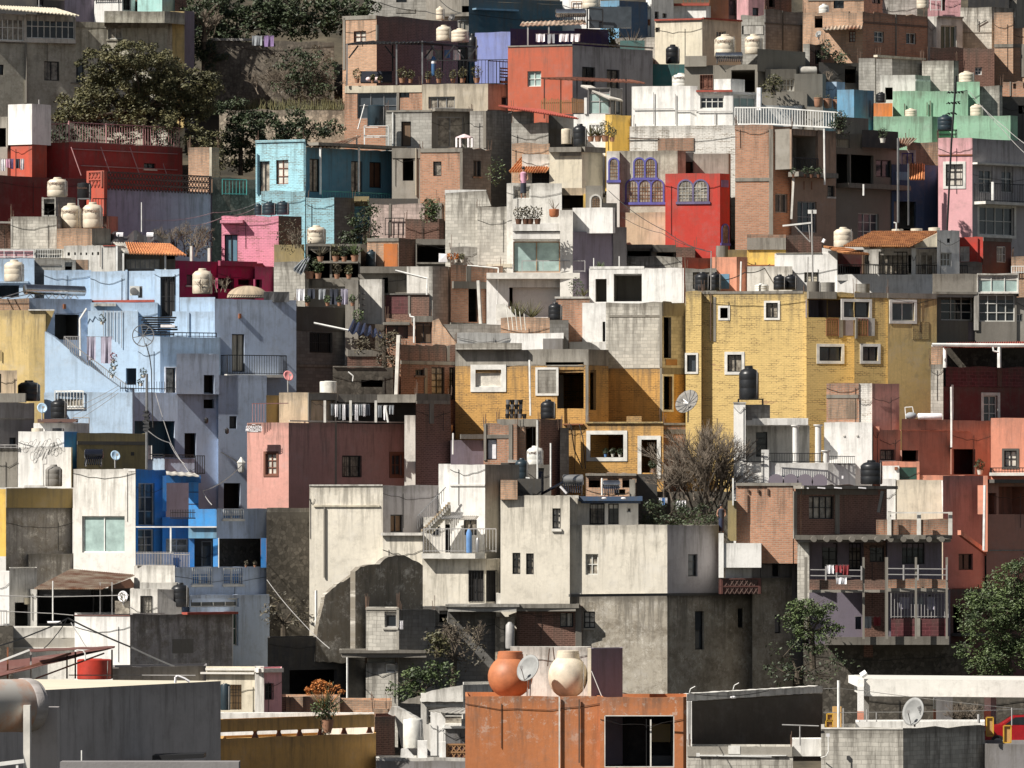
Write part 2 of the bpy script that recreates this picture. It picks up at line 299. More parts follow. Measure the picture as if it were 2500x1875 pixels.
    if PAL[mat][0] in ('br', 'bl') and ext > 1 and random.random() < .6:
        for c, z in (ring[0], ring[-3], ring[-1]):
            c2 = c+(cx-c)*.04
            rb = MB()
            for _ in range(3): o_ = Vector((random.uniform(-.08, .08), random.uniform(-.05, .1))); rb.bar((c2.x+o_.x, c2.y+o_.y+.1, z-.1), (c2.x+o_.x*1.6, c2.y+o_.y+.1, z+random.uniform(.25, .75)), .014, 3)
            rb.build('rebar', 'rod', h.root)
    if ext > 1 and random.random() < .45:
        p_, q_, t_, n_, L_ = v.faces[0]; cb = MB(); z0_ = zt-random.uniform(.2, .9); pr = None
        for i in range(9):
            s_ = L_*i/8; a_ = p_+t_*s_+n_*.03; z_ = z0_-.25*math.sin(math.pi*i/8)*random.uniform(.7, 1.3)
            if pr: cb.bar(pr, (a_.x, a_.y, z_), .012, 3)
            pr = (a_.x, a_.y, z_)
        s_ = L_*random.uniform(.1, .9); a_ = p_+t_*s_+n_*.03; cb.bar((a_.x, a_.y, z0_), (a_.x, a_.y, z0_-random.uniform(1, 3)), .014, 3); cb.build('wall_cable', 'wire', h.root)
    v.obj = mb.build(part, mat, h.root); v.zr = zr; LAST = v; v.h = h
    for a in later: op(v, *a)
    return v
def fmap(v, X0, Y0, X1, Y1):
    km = (kx(X0)+kx(X1))/2; best = 0
    for i, (p, q, t, n, L) in enumerate(v.faces):
        if p.x/p.y-1e-5 <= km <= q.x/q.y+1e-5: best = i
    if km > v.faces[-1][1].x/v.faces[-1][1].y: best = len(v.faces)-1
    p, q, t, n, L = v.faces[best]
    def hit(k): return (k*p.y-p.x)/(t.x-k*t.y)
    s0, s1 = hit(kx(X0)), hit(kx(X1)); dm = p.y+t.y*(s0+s1)/2
    return best, s0, s1, kz(Y0)*dm, kz(Y1)*dm
def fbox(mb, f, s0, s1, z0, z1, o0, o1):
    p, q, t, n, L = f; a = p+t*s0+n*o0
    mb.box((a.x, a.y, z0), (t.x*(s1-s0), t.y*(s1-s0), 0), (n.x*(o1-o0), n.y*(o1-o0), 0), (0, 0, z1-z0))
def fbar(mb, f, s0, z0, s1, z1, o, r=.025):
    p, q, t, n, L = f; a = p+t*s0+n*o; b = p+t*s1+n*o; mb.bar((a.x, a.y, z0), (b.x, b.y, z1), r, 4)
SUR = {'W': 'paint', 'B': 'brnf', 'K': 'dcem', 'U': 'purp', 'C': 'cop'}
def rails(mb, f, s0, s1, z0, z1, o, sp=.14, r=.018):
    n = max(1, int(abs(s1-s0)/sp))
    for i in range(n+1):
        s = s0+(s1-s0)*i/n; fbar(mb, f, s, z0, s, z1, o, r if 0 < i < n else r*1.6)
    fbar(mb, f, s0, z1, s1, z1, o, r*1.7); fbar(mb, f, s0, z0+.06, s1, z0+.06, o, r*1.2)
def op(v, kd, fi, s0, s1, z0, z1, ex):
    f = v.faces[fi]; p, q, t, n, L = f; R = v.root; base = kd.split('.')[0]; mk = kd.split('.')[1] if '.' in kd else None
    if mk and mk not in SOLID and mk not in PAL and mk[-1] in SUR: base += mk[-1]; mk = mk[:-1]
    W, Hh = s1-s0, z1-z0
    k0 = base[0]
    if k0 in 'wvmcg' or base.startswith('dg') or k0 == 'd':
        isdoor = k0 == 'd'
        fr = MB(); fm = {'v': 'fwh', 'm': mk or 'fwh', 'c': 'brnf'}.get(k0, 'blkm')
        if mk and mk in SOLID: fm = mk
        e = .055; o = -.13
        for a in ((s0, s0+e, z0, z1), (s1-e, s1, z0, z1), (s0+e, s1-e, z1-e, z1), (s0+e, s1-e, z0, z0+e)): fbox(fr, f, *a, o-.05, o+.02)
        nx, ny = (2, 1) if W > .6 else (1, 1)
        if k0 in 'vc': nx, ny = 2, 3 if Hh > W*1.3 else 2
        if k0 == 'm': nx, ny = map(int, base[1:].rstrip('WBKUC').split('x'))
        if k0 == 'w' and Hh > 1.1 and random.random() < .6: ny = 2
        for i in range(1, nx): s = s0+W*i/nx; fbox(fr, f, s-.022, s+.022, z0+e, z1-e, o-.04, o+.015)
        for i in range(1, ny): z = z0+Hh*i/ny; fbox(fr, f, s0+e, s1-e, z-.02, z+.02, o-.04, o+.013)
        wn = fr.build('door' if isdoor else 'window', fm, R)
        pm = MB(); a, b = p+t*s0-n*.17, p+t*s1-n*.17
        pm.quad([(a.x, a.y, z0), (b.x, b.y, z0), (b.x, b.y, z1), (a.x, a.y, z1)])
        pk = random.choice(['gls', 'gls2', 'gls2', 'curt', 'curt'])
        if k0 == 'c': pk = 'cpale'
        if isdoor: pk = mk if mk else ('drk' if 'g' in base else 'wood')
        if ex and ex[0] in SOLID or ex and ex[0] in ('curt', 'cpale', 'glt', 'leaf') or ex and ex[0] in PAL: pk = ex[0]
        pm.build('door_leaf' if isdoor else 'pane', pk, wn)
        if k0 == 'g' or 'g' in base[1:]:
            g = MB(); nb = max(2, int(W/.13))
            for i in range(nb+1): fbar(g, f, s0+W*i/nb, z0, s0+W*i/nb, z1, .03, .014)
            for i in range(3): fbar(g, f, s0, z0+Hh*i/2, s1, z0+Hh*i/2, .03, .014)
            g.build('grille', 'blkm' if mk is None else mk, wn)
        par = wn
    elif k0 == 'o': par = R
    elif k0 == 'r' and not base.startswith('rail'):
        dp = float(ex[0]) if ex else 1.2; mb = MB(); A, B = p+t*s0-n*.22, p+t*s1-n*.22; A2, B2 = A-n*dp, B-n*dp
        for q4 in (((A, z0), (A, z1), (A2, z1), (A2, z0)), ((B, z0), (B2, z0), (B2, z1), (B, z1)), ((A, z1), (B, z1), (B2, z1), (A2, z1)), ((A, z0), (A2, z0), (B2, z0), (B, z0)), ((A2, z0), (B2, z0), (B2, z1), (A2, z1))):
            mb.quad([(a_.x, a_.y, z_) for a_, z_ in q4])
        mb.build('niche', mk or v.mat, R); par = R
    if k0 in 'wvmcgodr' and base[-1] in SUR:
        mb = MB(); e = .15 if W > .7 else .11
        for a in ((s0-e, s0, z0-e, z1+e), (s1, s1+e, z0-e, z1+e), (s0, s1, z1, z1+e), (s0, s1, z0-e, z0)): fbox(mb, f, *a, -.02, .035)
        mb.build('surround', SUR[base[-1]], par)
    elif k0 in 'wvcg' and W > .5 and random.random() < .55:
        mb = MB(); fbox(mb, f, s0-.08, s1+.08, z0-.1, z0-.002, -.05, .08); mb.build('sill', 'cop' if random.random() < .5 else v.mat, par)
    if base == 's':                                # slab or ledge
        mb = MB(); o = float(ex[0]) if ex else .15; fbox(mb, f, s0, s1, z0, z1, -.02, o); mb.build(ex[1] if len(ex) > 1 else 'ledge', mk or v.mat, R)
    elif base == 'f':
        mb = MB(); o = float(ex[0]) if ex else -.1; sp = float(ex[1]) if len(ex) > 1 else .14; rails(mb, f, s0, s1, z0, z1, o, sp, .02); mb.build('railing', mk or 'blkm', R)
    elif base == 'b':                              # balcony: slab and railing, z1 rail top, z0 slab foot
        o = float(ex[0]) if ex else .8; mb = MB(); fbox(mb, f, s0, s1, z0, z0+.16, 0.002, o); bo = mb.build('balcony', 'cop', R)
        mb = MB(); rails(mb, f, s0+.04, s1-.04, z0+.16, z1, o-.05)
        for s in (s0+.04, s1-.04):
            for i in range(5): fbar(mb, f, s, z0+.16, s, z1, o*(i+.2)/5.2, .018)
            a = p+t*s+n*.02; b = p+t*s+n*(o-.05); mb.bar((a.x, a.y, z1), (b.x, b.y, z1), .03, 4)
        mb.build('railing', mk or 'blkm', bo)
    elif base == 'p':
        mb = MB(); r = float(ex[0]) if ex else .05
        fbar(mb, f, (s0+s1)/2 if W < .2 else s0, z0, (s0+s1)/2 if W < .2 else s1, z1 if W < .2 or Hh > .3 else z0, .08, r); mb.build('pipe', mk or 'whm', R)
    elif base == 'l':                              # lattice of clay blocks
        mb = MB(); st = .24; k = int(W/st); rows = max(1, int(Hh/.3))
        for j in range(rows):
            za, zb_ = z0+Hh*j/rows, z0+Hh*(j+1)/rows
            for i in range(k): s = s0+st*i; fbar(mb, f, s, za, s+st, zb_, .02, .03); fbar(mb, f, s+st, za, s, zb_, .02, .03)
            fbox(mb, f, s0, s1, zb_-.04, zb_+.03, -.05, .06)
        fbox(mb, f, s0, s0+.12, z0, z1, -.06, .07); fbox(mb, f, s1-.12, s1, z0, z1, -.06, .07)
        mb.build('lattice_parapet', mk or 'rbrn', R)
    elif base == 'a':                              # sloping awning, ex: projection
        mb = MB(); o = float(ex[0]) if ex else .9; A, B = p+t*s0, p+t*s1; C_, D_ = B+n*o, A+n*o
        for dz in (0, .05): mb.quad([(A.x, A.y, z1-dz), (B.x, B.y, z1-dz), (C_.x, C_.y, z0-dz), (D_.x, D_.y, z0-dz)])
        mb.build('awning', mk or 'gmt', R)
    elif base == 'h':                              # arched window cluster: ex n
        na = int(ex[0]); W1 = W/na
        su = MB(); gl = MB(); fr = MB()
        for i in range(na):
            a, b = s0+W1*i+.05, s0+W1*(i+1)-.05; r = (b-a)/2; zc = z1-r; c = (a+b)/2
            arc = [(c+r*math.cos(x), zc+r*math.sin(x)) for x in [math.pi*k_/10 for k_ in range(11)]]
            outl = [(b, z0), *arc, (a, z0)]
            gl.quad([(*(p+t*s+n*.012), z) for s, z in outl])
            r2 = r+.09; arc2 = [(c+r2*math.cos(x), zc+r2*math.sin(x)) for x in [math.pi*k_/10 for k_ in range(11)]]; out2 = [(c+r2, z0-.09), *arc2, (c-r2, z0-.09)]
            for k_ in range(len(outl)-1):
                a1, b1, c1, d1 = outl[k_], outl[k_+1], out2[k_+1], out2[k_]; off = .05+.004*(i % 2)
                su.quad([(*(p+t*x+n*off), z) for x, z in (a1, b1, c1, d1)])
                su.quad([(*(p+t*a1[0]+n*off), a1[1]), (*(p+t*b1[0]+n*off), b1[1]), (*(p+t*b1[0]), b1[1]), (*(p+t*a1[0]), a1[1])])
                su.quad([(*(p+t*d1[0]+n*off), d1[1]), (*(p+t*c1[0]+n*off), c1[1]), (*(p+t*c1[0]), c1[1]), (*(p+t*d1[0]), d1[1])])
            for k_ in range(1, 4): fbar(fr, f, a+(b-a)*k_/4, z0, a+(b-a)*k_/4, z1-.08, .03, .012)
            for k_ in range(1, 5): fbar(fr, f, a, z0+Hh*k_/6, b, z0+Hh*k_/6, .03, .012)
        fbox(su, f, s0-.12, s1+.12, z0-.15, z0-.01, 0, .07)
        wn = su.build('arched_window', ex[1] if len(ex) > 1 else 'purp', R); gl.build('pane', 'curt', wn); fr.build('grille', ex[2] if len(ex) > 2 else 'owd', wn)
    elif base == 'x':                              # flat painted panel / sheet standing proud
        mb = MB(); fbox(mb, f, s0, s1, z0, z1, 0.003, float(ex[0]) if ex else .03); mb.build(ex[1] if len(ex) > 1 else 'panel', mk, R)

# ---------------- roof-top and street things ----------------
def nearz(v, z): return v.zr if v is not None and abs(v.zr-z) < 1.3 else z
def spot(X, Y, on=None, dd=1.6, d=None):
    v = on or LAST; dp = d or v.d+dd; p = P(X, Y, dp); return p, v
TANK = {'tkb': 'black', 'tkc': 'cream', 'tkw': 'white', 'tko': 'orange', 'tkbl': 'dark blue'}
def tank(label, X0, Y0, X1, Y1, mat='tkb', dd=1.6, d=None, on=None, snap=True, group='rooftop water tanks', shape=0):
    p, v = spot((X0+X1)/2, Y1, on, dd, d); r = (kx(X1)-kx(X0))*p.y/2; zt = kz(Y0)*p.y
    zb = nearz(v, p.z) if snap else p.z
    if zb > p.z: zb = p.z
    h = zt-zb; root = thing('water_tank', label, 'water tank', (p.x, p.y, zb), group); mb = MB()
    if shape == 0:
        prof = [(r*.94, 0), (r, .05*h), (r, .30*h), (r*.988, .315*h), (r*.988, .335*h), (r, .35*h), (r, .55*h), (r*.988, .565*h), (r*.988, .585*h), (r, .6*h), (r, .74*h), (r*.97, .78*h), (r*.72, .88*h), (r*.42, .92*h)]
    elif shape == 1: prof = [(r*.96, 0), (r, .03*h), (r, .93*h), (r*.9, .97*h), (r*.3, h*.985)]
    else: prof = [(r*math.sin(math.pi*(.88-.068*i)), h*.475*(1+math.cos(math.pi*(.88-.068*i)))-.033*h) for i in range(0, 11)]+[(r*.58, h*.83), (r*.58, h*.93)]
    mb.lathe((0, 0, 0), prof, 24); body = mb.build('tank_body', mat); body.parent = root
    mb = MB(); r3 = {0: .40, 1: .5, 2: .55}[shape]*r; z3 = prof[-1][1]
    mb.lathe((0, 0, z3-.01), [(r3, 0), (r3, h-z3-.02), (r3*.85, h-z3+.01)], 16); li = mb.build('lid', mat if mat != 'tko' else 'tko'); li.parent = root
    if any(k_ in label for k_ in ('topmost cream', 'left one of', 'right one of', 'on the modern grey house', 'round shoulders', 'below the cyan', 'raised neck')):
        cu = bpy.data.curves.new('lettering', 'FONT'); cu.body = 'Rotoplas'; cu.size = r*.42; cu.align_x = 'CENTER'; cu.extrude = .004; lettering(cu, root, 'wood', Matrix.Translation((-r*.25, -r*.99, h*.62)) @ Matrix.Rotation(-.25, 4, 'Z') @ Matrix.Rotation(math.pi/2, 4, 'X'))
    mb = MB(); mb.path([(r*.75, -r*.65, 0), (r*.78, -r*.68, h*.5), (r*.80, -r*.70, h*.9)], .02, 4); pi = mb.build('pipe', 'wrl'); pi.parent = root
    return root
def stand(v_root, X0, Y0, X1, Y1, d, mat='whm', label=None):
    a, b = P(X0, Y0, d), P(X1, Y1, d); w_ = b.x-a.x; rt = thing('tank_stand', label, 'stand', ((a.x+b.x)/2, d, b.z)); mb = MB()
    for x in (-w_/2, w_/2):
        for y in (-w_/2, w_/2):
            m2 = MB(); m2.bar((x, y, 0), (x, y, a.z-b.z), .03, 4); o = m2.build('leg', mat); o.parent = rt
    for y in (-w_/2, w_/2):
        for z in (.5, 1): mb.bar((-w_/2, y, (a.z-b.z)*z), (w_/2, y, (a.z-b.z)*z), .03, 4)
    for x in (-w_/2, w_/2): mb.bar((x, -w_/2, a.z-b.z), (x, w_/2, a.z-b.z), .03, 4)
    o = mb.build('frame', mat); o.parent = rt; return rt
def dish(label, X, Y, rpx, d=None, dd=.5, mat='dsh', az=-35, el=25, foot=None, squash=.9, text=None, mesh=False):
    p, v = spot(X, Y, None, dd, d); r = rpx/TS/FOC*p.y
    dr = Vector((math.sin(math.radians(az))*math.cos(math.radians(el)), -math.cos(math.radians(az))*math.cos(math.radians(el)), math.sin(math.radians(el))))
    zf = kz(foot)*p.y if foot else p.z-r*1.3
    rt = thing('satellite_dish', label, 'satellite dish', (p.x, p.y, zf)); c = Vector((0, 0, p.z-zf)); mb = MB(); n = 24
    rings = [(i/5) for i in range(6)]; u = dr.orthogonal(); side = Vector((0, 0, 1)).cross(dr).normalized(); up = dr.cross(side).normalized(); k = 0
    mb.v.append(tuple(c))
    for q in rings[1:]:
        for i in range(n):
            t = 2*math.pi*i/n; mb.v.append(tuple(c+side*math.cos(t)*r*q*squash+up*math.sin(t)*r*q+dr*(.28*r*q*q)))
    for i in range(n): mb.f.append((0, 1+i, 1+(i+1) % n)); mb.uv += [(0, 0)]*3
    for j in range(4):
        for i in range(n): a = 1+j*n; i2 = (i+1) % n; mb.f.append((a+i, a+n+i, a+n+i2, a+i2)); mb.uv += [(0, 0)]*4
    mb.sm = True; bowl = mb.build('bowl', mat); bowl.parent = rt
    sm = bowl.modifiers.new('thick', 'SOLIDIFY'); sm.thickness = .03
    mb = MB(); fp = c+dr*r*.95-up*r*.25; mb.bar(c-up*r*.95+dr*.25*r, fp, .025 if r < .6 else .035, 4); mb.box(fp-Vector((.05, .05, .05)), (.12, 0, 0), (0, .12, 0), (0, 0, .12)); o = mb.build('feed_arm', 'wrl'); o.parent = rt
    mb = MB(); mb.bar((0, .05, 0), c-dr*.05, .04, 5); mb.bar((0, .05, (p.z-zf)*.5), c-up*r*.4, .03, 4); o = mb.build('mast', 'wrl'); o.parent = rt
    if text:
        cu = bpy.data.curves.new('lettering', 'FONT'); cu.body = text; cu.size = r*.42; cu.extrude = .01; cu.offset = .008; cu.align_x = 'CENTER'
        mt = Matrix((side, up, dr)).transposed().to_4x4(); rot = Matrix.Rotation(math.radians(-58), 4, 'Z')
        lettering(cu, rt, 'blkm', Matrix.Translation(c+side*r*.42+up*r*.02+dr*r*.15) @ mt @ rot)
    if mesh:
        mb = MB()
        for i in range(12):
            t = 2*math.pi*i/12; pr = c
            for q in rings[1:]: nx_ = c+side*math.cos(t)*r*q*squash+up*math.sin(t)*r*q+dr*(.28*r*q*q+.02); mb.bar(pr, nx_, .02, 3); pr = nx_
        o = mb.build('ribs', 'gmt'); o.parent = rt
    return rt
def pole(label, pts, r=.04, mat='wrl', d=None, dd=.5, name='pole', cat='pole', group=None):
    v = LAST; dp = d or v.d+dd; q = [P(x, y, dp) for x, y in pts]; mb = MB(); mb.path(q, r, 5); o = mb.build(name, mat); return tag(o, label, cat, group)
def cable(label, pts, r=.018, mat='wire', sag=.15):
    """pts: (X, Y, depth)"""
    mb = MB(); W3 = [P(*p) for p in pts]
    for a, b in zip(W3, W3[1:]):
        L = (b-a).length; pr = a
        for i in range(1, 9):
            t = i/8; q = a.lerp(b, t)-Vector((0, 0, 4*t*(1-t)*L*sag*.2)); mb.bar(pr, q, r, 3); pr = q
    return tag(mb.build('cable', mat), label, 'cable')
def solar(label, X0, Y0, X1, Y1, dd=1.2, d=None, tube=.5, slope=1, mat='steel'):
    """water heater: steel drum above a tilted rack of dark tubes"""
    v = LAST; dp = d or v.d+dd; a, b = P(X0, Y0, dp), P(X1, Y1, dp); rt = thing('solar_water_heater', label, 'solar heater', ((a.x+b.x)/2, dp, b.z), 'rooftop solar water heaters')
    w_ = (b.x-a.x)/2; h = a.z-b.z; r = min(.27, h*.28)*tube*2; mb = MB()
    mb.lathe((-w_, 0, h-r), [(r*.7, 0), (r, .05), (r, 2*w_-.05), (r*.7, 2*w_)], 18, (1, 0, 0)); o = mb.build('drum', mat); o.parent = rt
    mb = MB(); n = int(2*w_/.12)
    for i in range(n+1): x = -w_+.1+(2*w_-.2)*i/n; mb.bar((x, -.1, h-r*1.6), (x, -1.3, .1), .03, 5)
    o = mb.build('tube_rack', 'solr'); o.parent = rt
    mb = MB()
    for x in (-w_+.1, w_-.1): mb.bar((x, .1, 0), (x, 0, h-r), .025, 4); mb.bar((x, .1, 0), (x, -1.35, .05), .025, 4); mb.bar((x, -1.35, .03), (x, -.1, h-r*1.6), .025, 4); mb.bar((x, -.6, 0), (x, -.05, h-r*1.4), .02, 4)
    o = mb.build('frame', 'gmt'); o.parent = rt; return rt
def laundry(label, X0, X1, Ytop, Ybot, mats, dd=.3, d=None, n=None):
    v = LAST; dp = d or v.d+dd; a, b = P(X0, Ytop, dp), P(X1, Ytop, dp); rt = thing('clothes_line', label, 'laundry', ((a.x+b.x)/2, dp, P(X0, Ybot, dp).z)); L = b.x-a.x; h = a.z-P(X0, Ybot, dp).z
    mb = MB(); mb.bar((-L/2, 0, h), (L/2, 0, h-.02), .012, 3); o = mb.build('line', 'wrl'); o.parent = rt
    n = n or max(2, int(L/.5)); x = -L/2+.05
    for i in range(n):
        wd = L/n*random.uniform(.6, .95); hh = h*random.uniform(.6, 1); mb = MB(); K = 5
        for k in range(K):
            xa, xb = x+wd*k/K, x+wd*(k+1)/K; ya, yb = .05*math.sin(k*2.1+i), .05*math.sin((k+1)*2.1+i)
            mb.quad([(xa, ya*1.4, h-hh), (xb, yb*1.4, h-hh+random.uniform(-.03, .03)), (xb, yb*.3, h), (xa, ya*.3, h)])
        o = mb.build('garment', mats[i % len(mats)]); o.parent = rt; x += L/n
    return rt
def leaves(mb, c, rx, ry, rz, n, s, shell=.45):
    for _ in range(n):
        while True:
            x, y, z = (random.uniform(-1, 1) for _ in range(3)); q = x*x+y*y+z*z
            if q < 1: break
        k = (q**.5)**-(shell) if q > .01 else 1; x, y, z = x*k, y*k, z*k; k2 = random.uniform(.85, 1.12)
        p = Vector((c[0]+x*rx*k2, c[1]+y*ry*k2, c[2]+z*rz*k2)); u = Vector((random.gauss(0, 1), random.gauss(0, 1), random.gauss(0, 1))).normalized(); v_ = u.orthogonal().normalized(); ss = s*random.uniform(.6, 1.4)
        a = u*ss; b = v_*ss*.45; mb.quad([p-a*.5, p+b*.5, p+a*.5, p-b*.5])
def tree(label, blobs, trunk, mat='leaf', d=None, dens=1.0, leaf=.22, name='tree', cat='tree', group=None, tr=.16):
    """blobs: (X, Y, rx, ry) in tile px, trunk: list of (X, Y)"""
    dp = d; q = [P(x, y, dp) for x, y in trunk]; rt = thing(name, label, cat, q[0], group); loc = q[0]
    mb = MB()
    for i in range(len(q)-1): r = tr*(1-i/len(q)*.6); mb.bar(q[i]-loc, q[i+1]-loc, (r, r*.8), 7)
    px = dp/FOC/TS; lf = MB(); tip = q[-1]
    for (X, Y, rx, ry) in blobs:
        c = P(X, Y, dp)+Vector((0, random.uniform(-.5, .5)*rx*px, 0)); c2 = c-loc
        mid = (tip-loc).lerp(c2, .5)+Vector((random.uniform(-.2, .2),)*3); mb.bar(tip-loc-Vector((0, 0, .1)), mid, (tr*.4, tr*.25), 5); mb.bar(mid, c2, (tr*.25, tr*.1), 4)
        for _ in range(5): e = c2+Vector((random.uniform(-1, 1)*rx*px, random.uniform(-1, 1)*rx*px*.7, random.uniform(-.8, 1)*ry*px)); mb.bar(c2, e, (tr*.12, .01), 3)
        # many small clumps make the uneven outline
        A = rx*ry*px*px; nc = max(6, int(A*17*dens))
        for _ in range(nc):
            t = random.uniform(0, 2*math.pi); w_ = random.random()**.5; e = c2+Vector((math.cos(t)*w_*rx*px, random.uniform(-.8, .8)*rx*px*(1-w_*w_*.7), math.sin(t)*w_*ry*px)); rr = random.uniform(.22, .5)
            leaves(lf, e, rr, rr, rr*.75, int(38*dens), leaf)
    o = mb.build('trunk', 'bark'); o.parent = rt; o = lf.build('crown', mat); o.parent = rt
    return rt
def baretree(label, X, Y, hpx, spread, d, n=5, levels=5, r=.12, name='bare_tree', mat='twig', lean=0, cat='tree'):
    base = P(X, Y, d); mb = MB(); h = hpx/TS/FOC*d
    def grow(p, dr, L, r, lv):
        q = p+dr*L; mb.bar(p, q, (r, r*.7), 4 if lv > 2 else 3)
        if lv == 0: return
        for _ in range(3 if lv > 1 else 4):
            nd = (dr+Vector((random.gauss(0, spread), random.gauss(0, spread), random.gauss(.05, spread*.5)))).normalized(); grow(q if random.random() < .6 else p.lerp(q, .6), nd, L*random.uniform(.65, .85), r*.62, lv-1)
    for _ in range(n): grow(Vector((random.uniform(-.4, .4)*n*.2, random.uniform(-.3, .3), 0)), Vector((random.gauss(lean, spread*.9), random.gauss(0, spread*.6), 1)).normalized(), h*.24, r, levels-1)
    rt = thing(name, label, cat, base); o = mb.build('branches', mat); o.parent = rt; return rt
def plant(label, X, Y, hpx, d=None, dd=.3, mat='leaf', potm='pot', spiky=False, n=140, group='potted plants on the terraces'):
    v = LAST; dp = d or v.d+dd; p = P(X, Y, dp); h = hpx/TS/FOC*dp; rt = thing('potted_plant' if potm else 'shrub', label, 'plant', p, group); z0 = 0
    if potm: mb = MB(); r = h*.2; z0 = h*.3; mb.lathe((0, 0, 0), [(r*.7, 0), (r, z0), (r*1.08, z0), (r*1.08, z0*.9+.03), (r*.9, z0)], 12); o = mb.build('pot', potm); o.parent = rt
    mb = MB()
    if spiky:
        for _ in range(26):
            a = random.uniform(0, 6.28); e = random.uniform(.5, 1.4); L = (h-z0)*random.uniform(.6, 1); q = Vector((math.cos(a)*math.cos(e), math.sin(a)*math.cos(e), math.sin(e)))*L; mb.bar((0, 0, z0), q+Vector((0, 0, z0)), (.035, .006), 3)
    else: leaves(mb, (0, 0, z0+(h-z0)*.5), (h-z0)*.45, (h-z0)*.45, (h-z0)*.55, n, .14)
    o = mb.build('foliage', mat); o.parent = rt; return rt
def patch(A, B, C_, D_, waves, amp, name, mat, root=None, rows=1, step=0.0, thick=.04):
    """corrugated or tiled roof sheet between four world points: A-B eave, D-C ridge"""
    mb = MB(); n = max(2, waves*6); A, B, C_, D_ = map(Vector, (A, B, C_, D_)); nrm = (B-A).cross(D_-A).normalized(); rr = max(1, rows)
    for j in range(rr):
        for i in range(n):
            q = []
            for (a, b) in ((i, j), (i+1, j), (i+1, j+1), (i, j+1)):
                u = a/n; v_ = b/rr; p = A.lerp(B, u).lerp(D_.lerp(C_, u), v_); lift = amp*math.sin(u*waves*2*math.pi)+(step if b == j else 0); q.append(p+nrm*lift)
            mb.quad(q)
    mb.sm = False; o = mb.build(name, mat)
    sm = o.modifiers.new('t', 'SOLIDIFY'); sm.thickness = thick
    if root is not None: o.parent = root; o.matrix_parent_inverse = Matrix.Translation(-root.location)
    return o
def roofpatch(root, corners, waves, amp=.05, name='roof', mat='tile', rows=1, step=0., thick=.05):
    """corners: four (X, Y, depth): eave left, eave right, ridge right, ridge left"""
    return patch(*[P(*c) for c in corners], waves, amp, name, mat, root, rows, step, thick)
def polywall(root, pts, d, ang, thick, mat, part='wall'):
    """a wall with a free outline standing in an upright plane; pts in tile px, first point at depth d"""
    if mat in ('adb', 'dcem', 'brk2', 'wht2', 'stl', 'cem'):
        J = 9 if mat in ('adb', 'dcem') else 3; q_ = []
        for (x0, y0), (x1, y1) in zip(pts, pts[1:]+pts[:1]):
            n_ = max(1, int(math.hypot(x1-x0, y1-y0)/26)); q_.append((x0, y0))
            if x0 != x1: q_ += [(x0+(x1-x0)*i/n_+random.uniform(-J, J)*.6, y0+(y1-y0)*i/n_+random.uniform(-J, J)) for i in range(1, n_)]
        pts = q_
    a = math.radians(ang); p0 = P(*pts[0], d); t = Vector((math.cos(a), math.sin(a), 0)); n = Vector((-t.y, t.x, 0)); q = []
    for X, Y in pts: k = kx(X); s = (k*p0.y-p0.x)/(t.x-k*t.y); dd_ = p0.y+t.y*s; q.append(Vector((k*dd_, dd_, kz(Y)*dd_)))
    mb = MB(); zt = max(p.z for p in q)
    uvp = lambda P_: ((P_-p0).dot(t), P_.z-zt)
    mb.quad(q, [uvp(x) for x in q]); bk = [x+n*thick for x in q]; mb.quad(bk[::-1], [uvp(x) for x in bk[::-1]])
    for i in range(len(q)): j = (i+1) % len(q); mb.quad([q[i], bk[i], bk[j], q[j]])
    return mb.build(part, mat, root)
# ---------------- terrain ----------------
mb = MB(); xs = [-150+6*i for i in range(51)]; ds = [40, 120, 200, 250, 280, 300]+[300+5*i for i in range(1, 60)]
for x0, x1 in zip(xs, xs[1:]):
    for d0, d1 in zip(ds, ds[1:]):
        g = lambda x, d: (x, d, hill(d)+.5*math.sin(x*.31+d*.17)+.3*math.sin(x*.83-d*.4))
        q = [g(x0, d0), g(x1, d0), g(x1, d1), g(x0, d1)]; mb.quad(q, [(a[0], a[1]) for a in q])
tag(mb.build('terrain', 'earth'), 'dark scrubby ground of the steep hillside', 'hillside', kind='structure')

# ================= top row, first tile =================
T(0, 0)
pole('grey metal mast behind the yellow roofed sun room', [(330, 60), (330, -40)], d=440)
a = H('shaded grey purple house at the top edge behind the cream wall', 'mau', -60, 130, [545, 40, 800], '', d=445)
a = H('white house at the top edge with an arched railing', 'wht', -60, 85, [795, -10, 1030, 48, 1140], 'dg 1040 -5 1100 85; f.blkm 800 -40 1020 10 .1', d=446)
a = H('small pale mint green house beside the bare tree at the top edge', 'mnt2', -60, 95, [1160, -15, 1368, 48, 1480], '', d=446)
a = H('dark roofed shed at the top left corner', 'dgy', -10, 60, [-60, 5, 310, 30, 545], 'd 300 0 370 60 fwh', d=444)
a = H('brown brick shack above the bare tree in the upper left', 'brkd', -40, 110, [1475, 43, 1600], '', d=444)
H1 = H('long weathered cream plaster house under the yellow roofed sun room', 'crmd', 155, 900, [-90, 28, 640, 20, 905, -4, 1412, 50, 1558],
  'w 373 518 500 680; w 605 535 710 695; w.fwh 908 222 1032 330 curt; w -30 545 32 632; p.cem 205 345 222 870 .09; s.cem 935 193 1078 215 .08; s.cem -88 348 215 365 .12', d=420)
V(H1, 'crmd', 92, 190, [880, 5, 1388, 50, 1558], '', dd=.5, ext=0)
V(H1, 'ylw', 95, 600, [1436, 2, 1556], '', dd=3.5)
a = V(H1, 'wht2', 112, 345, [-90, 31, 212, 20, 640], 'm6x2.whm -60 122 205 340 ; m8x2.whm 222 122 632 325', dd=-.35, ext=0, part='sun_room')
roofpatch(H1.root, [(-90, 62, 419.2), (668, 128, 419.2), (480, 70, 426), (-90, 43, 426)], 26, .04, 'sun_room_roof', 'crm')
